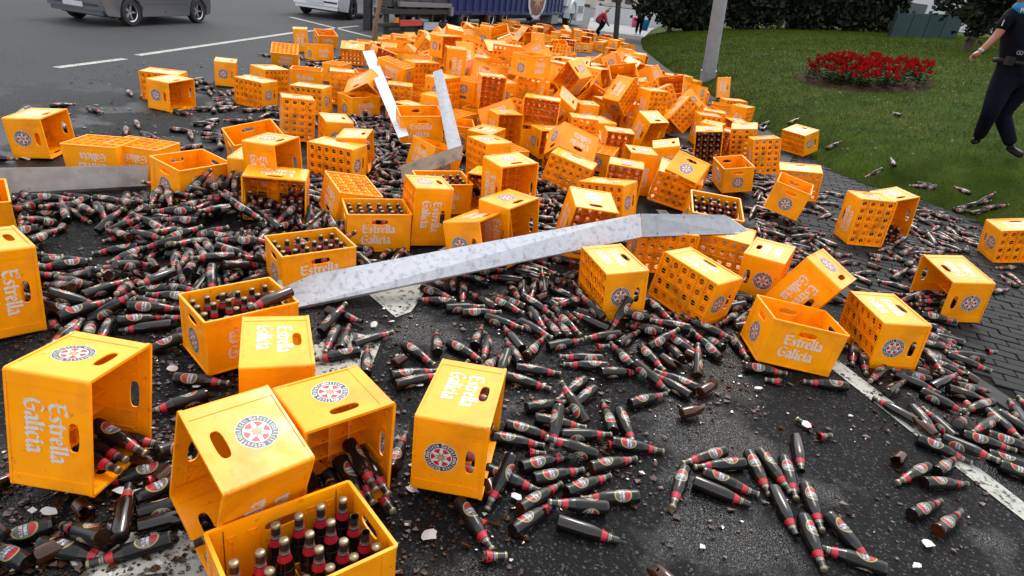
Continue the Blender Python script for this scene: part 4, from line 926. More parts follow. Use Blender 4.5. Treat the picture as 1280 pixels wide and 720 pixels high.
lp('marker_board', lambda q: q.box((1.25, -.085, .36), (.62, .012, .075)), mat('red_marker', (.50, .05, .04), .5))
lp('marker_board', lambda q: q.box((2.45, -.085, .26), (.45, .012, .10)), mat('grey_marker', (.40, .42, .45), .5))
lp('indicator_lamp', lambda q: q.box((.45, -.09, .43), (.10, .015, .06)), mat('amber_lens', (.6, .2, .01), .3))
lp('fuel_tank', lambda q: q.box((15.9, .32, .42), (.55, .30, .26)), M['steel'])
lp('cab', lambda q: (q.box((20.0, 1.25, 1.9), (1.55, 1.22, 1.28)), q.box((21.0, 1.25, .62), (.75, 1.22, .36)), q.box((18.4, 1.25, 1.25), (.35, 1.15, .30))), M['white_paint'])
lp('cab_window', lambda q: (q.box((20.2, .02, 2.2), (.75, .012, .38)), q.box((21.56, 1.25, 2.2), (.012, 1.05, .45))), M['car_glass'])
lp('wheel_arch', lambda q: [q.box((19.1+.72*math.cos(a), .12, .52+.68*math.sin(a)), (.13, .16, .05), rot=Matrix.Rotation(-a+math.pi/2, 3, 'Y')) for a in [math.pi*k/10 for k in range(11)]], M['white_paint'])
lp('bull_light', lambda q: q.box((21.6, .4, .62), (.02, .22, .12)), M['chrome'])
for x in (5.2, 7.6, 9.0, 18.95): wheel(lor, (x, .22, .5), .5, .30, name='wheel', side=-1); wheel(lor, (x, 2.28, .5), .5, .30, name='wheel', side=1)

# ------------------------------------------------------------------ people
def skin_mesh(name, chains, m, parent, sub=2):
    """chains: list of point lists [(x,y,z,r[,r2])]; points repeated exactly are joined"""
    V, E_, Rr, idx = [], [], [], {}
    for ch in chains:
        prev = None
        for p in ch:
            k = tuple(round(c, 4) for c in p[:3])
            if k not in idx: idx[k] = len(V); V.append(p[:3]); Rr.append((p[3], p[4] if len(p) > 4 else p[3]))
            if prev is not None and prev != idx[k]: E_.append((prev, idx[k]))
            prev = idx[k]
    me = bpy.data.meshes.new(name); me.from_pydata([tuple(v) for v in V], E_, []); o = bpy.data.objects.new(name, me); C.objects.link(o)
    md = o.modifiers.new('skin', 'SKIN'); 
    for i, r in enumerate(Rr): me.skin_vertices[0].data[i].radius = r
    me.skin_vertices[0].data[0].use_root = True
    ss = o.modifiers.new('sub', 'SUBSURF'); ss.levels = sub; ss.render_levels = sub; md.use_smooth_shade = True
    me.materials.append(m); o.parent = parent; setw(o, Matrix.Identity(4)); return o
def J(px, py, Y, r, r2=None):
    p = at_y(px, py, Y); return (p.x, p.y, p.z, r) if r2 is None else (p.x, p.y, p.z, r, r2)
gz = lambda x, y: lawn_z(x, y)
Y0 = lawn_hit(1240, 197).y+.05
off = empty('person', at_y(1243, 190, Y0)); tag(off, 'police officer in dark uniform with light blue shoulders striding away over the lawn', 'person')
# torso, arms and head in one skinned body
pelvis = J(1266, 92, Y0, .125, .085); waist = J(1269, 66, Y0, .12, .08); chest = J(1278, 34, Y0, .125, .085); neckb = J(1281, 8, Y0, .07); neck = J(1279, -6, Y0-.02, .056); headc = J(1281, -22, Y0-.03, .085); crown = J(1284, -40, Y0-.02, .07)
shL = J(1263, 17, Y0, .062); elL = J(1247, 44, Y0-.03, .045); wrL = J(1226, 64, Y0-.06, .030); pal = J(1219, 69, Y0-.07, .036, .02)
shR = J(1304, 20, Y0, .062); elR = J(1318, 48, Y0-.05, .045); wrR = J(1324, 76, Y0-.12, .030); palR = J(1326, 86, Y0-.14, .036, .02)
hipL = J(1254, 100, Y0, .115); knL = J(1239, 138, Y0-.10, .085); anL = J(1223, 172, Y0+.10, .045)
hipR = J(1285, 100, Y0, .115); knR = J(1252, 142, Y0+.06, .085); anR = J(1264, 181, Y0-.10, .045)
def fing(p, dx, dy, base):
    out = []
    for k in range(4):
        q = at_y(base[0]+dx*0+(k-1.5)*1.1, base[1]+dy*.2+k*.9, Y0-.075+.012*k); q2 = q+Vector((-.018-.004*k, -.01, -.022)); q3 = q2+Vector((.012, -.006, -.022))
        out.append([p, (q.x, q.y, q.z, .0095), (q2.x, q2.y, q2.z, .009), (q3.x, q3.y, q3.z, .0075)])
    th = Vector(p[:3])+Vector((-.03, -.02, .012)); th2 = th+Vector((-.022, -.008, -.016))
    out.append([p, (*th, .011), (*th2, .009)]); return out
body = skin_mesh('body', [[pelvis, waist, chest, neckb, neck, headc, crown], [chest, shL, elL, wrL, pal], [chest, shR, elR, wrR, palR], [pelvis, hipL, knL, anL], [pelvis, hipR, knR, anR]]+fing(pal, -1, 1, (1216, 70)), M['skin'], off)
def big(p, k=1.16, a=.010): return (*p[:3], *[r*k+a for r in p[3:]])
mid = tuple((Vector(shL[:3])*.15+Vector(elL[:3])*.85))+(.062,); midR = tuple((Vector(shR[:3])*.15+Vector(elR[:3])*.85))+(.062,)
skin_mesh('shirt', [[big(J(1266, 102, Y0, .150, .11)), big(J(1267, 84, Y0, .150, .11)), big(waist, 1.45), big(chest, 1.58), (*neckb[:3], .10)], [big(chest, 1.58), (*shL[:3], .095), mid], [big(chest, 1.58), (*shR[:3], .095), midR]], M['cloth_navy'], off)
def along(a, b, f, r): return (*(Vector(a[:3])*(1-f)+Vector(b[:3])*f), r)
skin_mesh('trousers', [[big(J(1268, 62, Y0, .13, .09)), big(J(1267, 78, Y0, .155, .115)), big(pelvis, 1.42), big(hipL, 1.1), along(hipL, knL, .5, .118), big(knL, 1.0), along(knL, anL, .5, .082), along(knL, anL, 1.04, .066)],
                       [big(pelvis, 1.42), big(hipR, 1.1), along(hipR, knR, .5, .118), big(knR, 1.0), along(knR, anR, .5, .082), along(knR, anR, 1.04, .066)]], M['cloth_navy'], off)
for a, toe in ((anL, (1213, 181)), (anR, (1273, 178))):
    A_ = Vector(a[:3]); T = at_y(toe[0], toe[1], a[1]-.02) if toe[0] < 1250 else A_+Vector((.03, -.20, .0)); T = Vector(T); 
    zf = gz(A_.x, A_.y)
    hl = Vector((A_.x+.03, A_.y+.04, A_.z-.045)); T.z = A_.z-.05 if toe[0] < 1250 else A_.z-.075
    skin_mesh('shoe', [[(*(A_+Vector((0, 0, .0))), .052), (*hl, .045), (*(hl.lerp(T, .55)), .044, .034), (*T, .040, .026)]], M['leather'], off)
skin_mesh('shoulder_yoke', [[(*(Vector(shL[:3])+Vector((.0, -.02, .02))), .078), (*(Vector(neckb[:3])+Vector((-.05, -.02, -.02))), .082), (*(Vector(neckb[:3])+Vector((.05, -.02, -.02))), .082), (*(Vector(shR[:3])+Vector((.0, -.02, .02))), .078)]], M['cloth_blue'], off)
skin_mesh('hair', [[(*(Vector(headc[:3])+Vector((0, -.012, .02))), .088), (*(Vector(crown[:3])+Vector((0, -.005, .012))), .080)]], mat('short_dark_hair', (.02, .015, .01), .8), off)
bb = MB(); wv = Vector(J(1267, 78, Y0, .1)[:3]); bb.lathe([(.190, -.025), (.200, -.02), (.200, .02), (.190, .025)], 20); o = link('belt', bb.mesh('belt', [M['leather']], smooth=True), parent=off); setw(o, Matrix.Translation(wv) @ Matrix.Diagonal((1.06, .84, 1, 1)))
bb = MB(); q = at_y(1274, 66, Y0-.19)
for k in range(2): bb.tube([q+Vector((.03*k-.015+(.018*math.cos(a)), -.012, .018*math.sin(a))) for a in [2*math.pi*j/10 for j in range(11)]], [.003]*11, 5)
o = link('handcuffs', bb.mesh('handcuffs', [M['chrome']]), parent=off); setw(o, Matrix.Identity(4))
bb = MB(); q = at_y(1262, 76, Y0-.17); bb.box(q, (.035, .03, .045)); o = link('belt_pouch', bb.mesh('belt_pouch', [M['leather']]), parent=off); setw(o, Matrix.Identity(4))
bb = MB(); q = Vector(elL[:3])*.45+Vector(shL[:3])*.55+Vector((-.055, -.055, 0)); bb.box(q, (.004, .022, .030), rot=Matrix.Rotation(-.6, 3, 'Z')); o = link('sleeve_badge', bb.mesh('sleeve_badge', [M['badge_white']]), parent=off); setw(o, Matrix.Identity(4))
# the word printed across the shoulders
tc_ = bpy.data.curves.new('back_print', 'FONT'); tc_.body = 'POLICÍA'; tc_.size = .062; tc_.align_x = 'CENTER'; tc_.extrude = .001
to = bpy.data.objects.new('back_print', tc_); C.objects.link(to); bpy.context.view_layer.update()
tm = bpy.data.meshes.new_from_object(to.evaluated_get(bpy.context.evaluated_depsgraph_get())); bpy.data.objects.remove(to); tm.materials.append(M['badge_white'])
q = at_y(1288, 17, Y0-.165); o = link('back_print', tm, parent=off); setw(o, Matrix.Translation(q) @ Matrix.Rotation(R(84), 4, 'X'))
bb = MB(); w0 = Vector(wrL[:3]); dW = (Vector(pal[:3])-w0).normalized(); bb.tube([w0-dW*.012, w0+dW*.012], [.035, .034], 14); o = link('wristwatch', bb.mesh('wristwatch', [M['chrome']]), parent=off); setw(o, Matrix.Identity(4))
# far figures
def small_person(label, foot, top_m, leg_m, crouch=False, hgt=1.7, ang=0):
    t = empty('person', foot); tag(t, label, 'person'); f = Vector(foot); ca, sa = math.cos(ang), math.sin(ang)
    def Pn(x, y, z, r, r2=None):
        p = f+Vector((x*ca-y*sa, x*sa+y*ca, z*hgt/1.7)); return (p.x, p.y, p.z, r) if r2 is None else (p.x, p.y, p.z, r, r2)
    if crouch:
        pel, ch, nk, hd = Pn(0, 0, .42, .15), Pn(.18, 0, .78, .16), Pn(.34, 0, .94, .07), Pn(.46, 0, 1.0, .10)
        legs = [[pel, Pn(.35, s*.12, .50, .09), Pn(.05, s*.13, .10, .06), Pn(.2, s*.13, .05, .05)] for s in (-1, 1)]; arms = [[ch, Pn(.24, s*.18, .82, .07), Pn(.40, s*.2, .55, .05), Pn(.58, s*.14, .38, .035)] for s in (-1, 1)]
    else:
        pel, ch, nk, hd = Pn(0, 0, .95, .14), Pn(0, 0, 1.28, .16), Pn(0, 0, 1.48, .06), Pn(0, 0, 1.62, .10)
        legs = [[pel, Pn(.0, s*.09, .88, .10), Pn(.03*s, s*.10, .48, .075), Pn(-.05*s, s*.10, .08, .05), Pn(.14-.05*s, s*.11, .05, .045)] for s in (-1, 1)]; arms = [[ch, Pn(0, s*.19, 1.40, .065), Pn(-.02, s*.25, 1.12, .05), Pn(.10, s*.24, .90, .035)] for s in (-1, 1)]
    skin_mesh('body', [[pel, ch, nk, hd]]+legs+arms, M['skin'], t, 1)
    g_ = lambda p, k=1.18: (*p[:3], *[r*k+.01 for r in p[3:]])
    skin_mesh('jacket', [[g_(pel), g_(ch)]]+[[g_(ch)]+[g_(p) for p in a[1:3]] for a in arms], top_m, t, 1)
    skin_mesh('trousers', [[g_(pel, 1.1)]+[g_(p) for p in l[1:4]] for l in legs], leg_m, t, 1)
    skin_mesh('hair', [[(*(Vector(hd[:3])+Vector((0, 0, .03))), .105), (*(Vector(hd[:3])+Vector((0, 0, .09))), .08)]], M['bark'], t, 1)
p = at(744, 43); small_person('person in a crimson top crouching over crates beside the lorry cab', (p.x, p.y, 0), M['cloth_red'], M['cloth_navy'], True, 1.9, 0)
p = at(797, 43); small_person('person in dark clothes standing beyond the thin black post', (p.x+.0, p.y, 0), M['cloth_navy'], M['cloth_navy'], False, 1.8, 1.3)

# ------------------------------------------------------------------ crates
shell, grid = crate_meshes(); shell.materials.append(M['crate']); grid.materials.append(M['crate_in'])
letter, badge = print_meshes([M['print_white'], M['badge_white'], M['badge_dark'], M['badge_red'], M['badge_gold']])
RZ = Matrix.Rotation(math.pi, 4, 'Z')
def make_crate(mw, label, group):
    t = empty('beer_crate', mw=mw); tag(t, label, 'crate', group)
    for nm, me, loc in (('crate_shell', shell, None), ('divider_grid', grid, None), ('lettering', letter, None), ('lettering', letter, RZ), ('star_badge', badge, None), ('star_badge', badge, RZ)):
        o = bpy.data.objects.new(nm, me); C.objects.link(o); o.parent = t
        if loc is not None: o.matrix_local = loc
    return t
def pose_word(mw):
    r = mw.to_3x3(); z = r[2][2]; x = r[2][0]; y = r[2][1]
    if z > .9: return 'upright'
    if z < -.9: return 'upside-down'
    if abs(x) > .88: return 'end-standing'
    if abs(y) > .88: return 'side-lying'
    return 'tilted'
cam_inv = cam.matrix_world.inverted()
def to_px(p):
    q = cam_inv @ Vector(p); d = max(.05, -q.z); return 640+q.x/d*F_PX, 360-q.y/d*F_PX, d
def zone(px, py):
    if py < 60: fb = 'far back'
    elif py < 115: fb = 'back'
    elif py < 175: fb = 'middle'
    elif py < 260: fb = 'front'
    else: fb = 'near'
    lr = 'far left side' if px < 330 else 'left flank' if px < 450 else 'left centre' if px < 560 else 'centre' if px < 680 else 'right centre' if px < 790 else 'right flank' if px < 900 else 'lawn edge'
    return fb, lr
HLABEL = {"1": "large crate at lower left, star badge on top, opening to the right", "2": "crate tipped forward behind the bottom full crate, star badge up, handle at left", "3": "crate with star badge up and dark bottles spilling out towards us, behind the tipped crate", "4": "upright crate full of capped bottles at the bottom edge", "5": "lone crate on bare asphalt in the front middle, lettering up and star badge facing us", "6": "upright full crate at the long board's left end, bottle lying on top", "7": "crate lying on its side, lettering up, leaning against the front of a bottle-filled crate", "8": "end-standing crate cut by the left picture edge, handle hole at right", "9": "upright crate corner at the left picture edge behind a larger one", "10": "upright crate full of bottles just behind the left half of the long white board", "11": "upright crate full of bottles with white lettering straight towards us, behind the long board", "12": "upside-down tilted crate with floor grid up, behind the full crate with straight lettering", "13": "crate standing on end with lettering running down, right of the full crate", "14": "upright bottle-filled crate tucked behind the end-standing crate", "16": "side-lying crate with dark opening under a pale top, above the long board", "17": "crate on end with a pale badge top in the front middle of the heap", "19": "crate on end seen corner-on with pale top, touching the long board from behind", "20": "crate lying with its star badge half hidden by the long white board", "21": "tall bright crate, star badge on top, just above the long board's middle", "25": "crate below the board bend, lettering up, star badge and handle facing us", "26": "crate below the bent board showing its full floor grid of round holes", "27": "upright tilted empty crate with lettering towards us at the right, beside bare asphalt", "28": "crate lying upside down with rotated lettering, resting behind the upright tilted one", "29": "crate with lettering up, grid side left and star badge down right, on the edge line", "30": "crate below the bent board's tip, lettering up, star badge in shade", "32": "open crate on the paving at far right with bottles pouring out at its left", "33": "crate cut by the right picture edge at the lawn border", "34": "end-standing crate on the paving, lettering to the left, floor grid facing us", "134": "open crate pressed against the back of the end-standing crate on the paving", "35": "upright empty crate with star badge facing us near the lawn edge", "36": "tilted open crate with star badge facing us, leaning on another near the paving", "37": "crate on its side behind the tilted star-badge crate near the paving", "38": "crate with floor grid facing us behind the upright empty crate", "39": "lone crate on the lawn border with a star badge at its right end", "40": "lone crate at the far left edge, on its side, opening right", "41": "upside-down crate just behind the dull board, left one of a pair", "141": "upside-down crate just behind the dull board, right one of a pair", "42": "upright empty crate at the right end of the dull board with lettering facing us", "43": "crate with pale lettering top squeezed between the empty crate and the bottle spill", "44": "crate with its pale end up lifted like a roof above bottles, left flank", "45": "upright tilted crate farthest left in the clump behind the empty crate", "46": "crate standing on end with the whole floor grid towards us, left flank", "47": "crate with pale top right of the end-standing grid crate", "48": "small-looking crate with pale top left of the dense bottle pool", "49": "crate on its side with five columns of floor holes and a badge at right", "50": "side-lying crate whose opening is packed with dark bottles, left of the full crates", "51": "bright yellow crate upside down with slanted lettering on the front of the heap", "52": "crate with slanted lettering strip and grid below the bright yellow one", "58": "crate with its opening towards us packed with capped bottles near the lawn", "60": "crate leaning against the foot of the grey lamp post", "61": "crate at upper left lying open to the right on the bare road", "62": "crate just behind the open one at upper left", "63": "lone crate at upper left with star badge facing us, right of the pair", "64": "tall end-standing crate at the back left near the lane line", "65": "upside-down crate with grid up at the back left corner of the spill", "66": "upright crate with lettering at the back left, beside the grid-up one", "75": "crate propped like a roof over an upright crate left of the white upright board", "74": "upright crate under the roof-like one, left of the white upright board", "76": "crate between the two upright boards with its side facing us", "77": "crate with slanted lettering behind the dirty foot board", "56": "crate tilted steeply with its floor grid to the lower right, right flank of the heap", "201": "dim crate under the bent board with its floor grid towards us", "202": "crate with floor grid and short end seen just below the bent board tip", "89": "crate tilted on the heap top right with handle and lettering on its upper face"}
for k, q in HERO.items():
    mw = Matrix.Translation(q[:3]) @ rotvec(q[3:]); px, py, d_ = to_px(q[:3]); fb, lr = zone(px, py)
    make_crate(mw, HLABEL.get(k) or '%s yellow crate at the %s of the heap, %s row' % (pose_word(mw), lr, fb), 'yellow beer crates spilled over the road')
for i in range(0, len(FILL), 6):
    mw = pose6(FILL[i:i+6]); px, py, d_ = to_px(mw.translation); fb, lr = zone(px, py); w_ = pose_word(mw)
    make_crate(mw, '%s yellow crate, %s of the heap, %s row' % (w_, lr, fb), 'yellow beer crates spilled over the road')

# ------------------------------------------------------------------ bottles
def prof_r(z):
    return float(np.interp(z, [p[1] for p in BP[3:-1]], [p[0] for p in BP[3:-1]]))
def collar(z0, z1, off_, k=2):
    zs = [z0+(z1-z0)*i/k for i in range(k+1)]
    return [(prof_r(z0*.96)-.0005, z0*.96)]+[(prof_r(z*.96)+off_, z*.96) for z in zs]+[(prof_r(z1*.96)-.0005, z1*.96)]
def bottle_parts(n):
    out = []
    def mk(nm, prof, m, uv=False):
        me = lathe_uv(prof, n, .012, .120); me.name = nm; me.materials.append(m); smooth_by_angle(me, 50); out.append((nm, me))
    mk('glass', BP[:-3]+[(.0110, .2145)], M['glass'])
    mk('label_sleeve', [(r*.85, z*.96) for r, z in [(.0300, .0115), (.0310, .012), (.0310, .050), (.0310, .085), (.0310, .118), (.0296, .1335), (.0288, .1338)]], M['label'])
    mk('neck_band', collar(.160, .181, .0006, 3), M['red']); mk('neck_ring', collar(.1845, .1905, .0006), M['steel_blue'])
    mk('gold_ring', collar(.1918, .1965, .0007), M['gold']); mk('neck_foil', collar(.197, .220, .0005), M['black'])
    mk('cap', [(r*.85, z*.96) for r, z in [(.0136, .2205), (.0158, .2212), (.0154, .2262), (.0140, .2292), (.0120, .2305), (0, .2308)]], M['cap'])
    return out
BPARTS = bottle_parts(20)
glass_amber = BPARTS[0][1].copy(); glass_amber.materials[0] = M['glass_amber']
def low_bottle():
    """one light mesh for the bottles too small or too many to pick apart"""
    n = 9; b = MB()
    prof = [(0, .002), (.0300, .003), (.0308, .012), (.0308, .124), (.0262, .148), (.0200, .163), (.0168, .182), (.0156, .190), (.0146, .197), (.0136, .220), (.0155, .222), (.0150, .229), (0, .2305)]
    prof = [(r*.85, z*.96) for r, z in prof]; mats = [0, 0, 1, 0, 0, 2, 3, 4, 5, 5, 6, 6]
    b.lathe(prof, n, mats=mats)
    return b
def joined(name, poses, label, cat):
    b = low_bottle(); V = np.array(b.v); nv = len(V); sizes = np.array([len(f) for f in b.f]); loops = np.concatenate([np.array(f) for f in b.f]); K = len(poses)
    allv = np.empty((K, nv, 3))
    for i, mw in enumerate(poses):
        A = np.array(mw); allv[i] = V @ A[:3, :3].T + A[:3, 3]
    me = bpy.data.meshes.new(name); me.vertices.add(K*nv); me.vertices.foreach_set('co', allv.reshape(-1))
    L = (loops[None, :]+np.arange(K)[:, None]*nv).reshape(-1); me.loops.add(len(L)); me.loops.foreach_set('vertex_index', L.astype(np.int32))
    ls = np.concatenate([[0], np.cumsum(sizes)[:-1]]); F = (ls[None, :]+np.arange(K)[:, None]*len(loops)).reshape(-1)
    me.polygons.add(len(F)); me.polygons.foreach_set('loop_start', F.astype(np.int32))
    for k in ('glass', 'label', 'red', 'steel_blue', 'gold', 'black', 'cap'): me.materials.append(M[k])
    me.polygons.foreach_set('material_index', np.tile(np.array(b.m), K).astype(np.int32)); me.polygons.foreach_set('use_smooth', np.ones(len(F), bool))
    me.update(calc_edges=True)
    uv = me.uv_layers.new(name='UVMap'); u = (np.arctan2(V[:, 1], V[:, 0])/(2*np.pi)) % 1; w_ = (V[:, 2]-.012)/.108; co = []
    for f in b.f:
        us = [u[i] for i in f]
        if max(us)-min(us) > .5: us = [x+1 if x < .5 else x for x in us]
        co += [c for x, i in zip(us, f) for c in (x, w_[i])]
    uv.data.foreach_set('uv', np.tile(np.array(co), K)); o = link(name, me); tag(o, label, cat, kind='stuff'); return o
LAND = [[97, 520, "near the large open crate at lower left"], [100, 670, "in the lower left corner"], [250, 640, "beside the tipped crate in front"], [375, 660, "in the full crate at the bottom edge"], [430, 560, "in the opening of the badge-up crate in front"], [500, 640, "between the full crate and the lone crate"], [570, 680, "below the lone crate in the front middle"], [640, 560, "right beside the lone crate"], [720, 560, "in the drift right of the lone crate"], [720, 640, "at the lower tip of the middle drift"], [770, 500, "in the middle drift"], [700, 440, "in the upper part of the middle drift"], [820, 450, "below the two grid crates"], [870, 500, "at the right tip of the middle drift"], [900, 570, "in the left arm of the chain of bottles on bare asphalt"], [880, 600, "at the left foot of the bottle chain"], [960, 600, "in the middle of the bottle chain on bare asphalt"], [1030, 660, "in the lower arm of the bottle chain"], [990, 540, "at the top of the bottle chain"], [1130, 600, "in the small cluster left of the edge line"], [1160, 650, "in the lowest cluster near the right corner"], [1160, 540, "on or beside the white edge line"], [1230, 540, "in the stream along the kerb at the right"], [1200, 470, "in the stream below the open crate on the paving"], [1160, 380, "at the mouth of the open crate on the paving"], [1120, 320, "in the drift between the two crates on the paving"], [1200, 300, "in the drift at the lawn border"], [1210, 255, "on the grass at the right"], [1150, 235, "lying on the lawn edge"], [1060, 350, "on the paving left of the open crate"], [960, 470, "in front of the tilted lettered crate"], [1070, 480, "between edge line and badge crate"], [930, 400, "between the grid crate and the tilted crate"], [970, 270, "between the crates near the paving"], [900, 220, "in the pocket near the upright empty crate"], [290, 375, "in the crate at the left end of the long board"], [390, 310, "in the crate behind the left half of the long board"], [470, 265, "in the full crate with straight lettering"], [345, 250, "in the crate packed with bottles on the left"], [590, 225, "in the crate tucked behind the end-standing one"], [480, 190, "in the dense pool below the white upright board"], [600, 400, "just below the long white board"], [660, 340, "under the middle of the long board"], [430, 400, "near the painted triangle"], [300, 300, "right part of the left bottle field"], [200, 290, "upper middle of the left bottle field"], [100, 280, "upper left of the left bottle field"], [80, 350, "left edge of the left bottle field"], [170, 350, "centre of the left bottle field"], [180, 410, "lower edge of the left bottle field"], [250, 250, "just below the upright empty crate"], [200, 110, "on the road around the upper left crates"], [260, 150, "in the sparse spill at upper left"], [40, 130, "at the far left on the bare road"], [700, 230, "in the pocket in the front of the heap"], [220, 550, "among the glass between the two big front crates"], [560, 450, "above the lone crate"]]
def where(px, py):
    return min(LAND, key=lambda l: (l[0]-px)**2+(1.4*(l[1]-py))**2)[2]
def heading(mw):
    a = to_px(mw @ Vector((0, 0, .02))); b_ = to_px(mw @ Vector((0, 0, .2))); dx, dy = b_[0]-a[0], b_[1]-a[1]
    if mw.to_3x3()[2][2] > .85: return 'standing'
    w_ = ['right', 'lower right', 'downwards', 'lower left', 'left', 'upper left', 'upwards', 'upper right'][int(round(math.atan2(dy, dx)/(math.pi/4))) % 8]
    return 'pointing '+w_
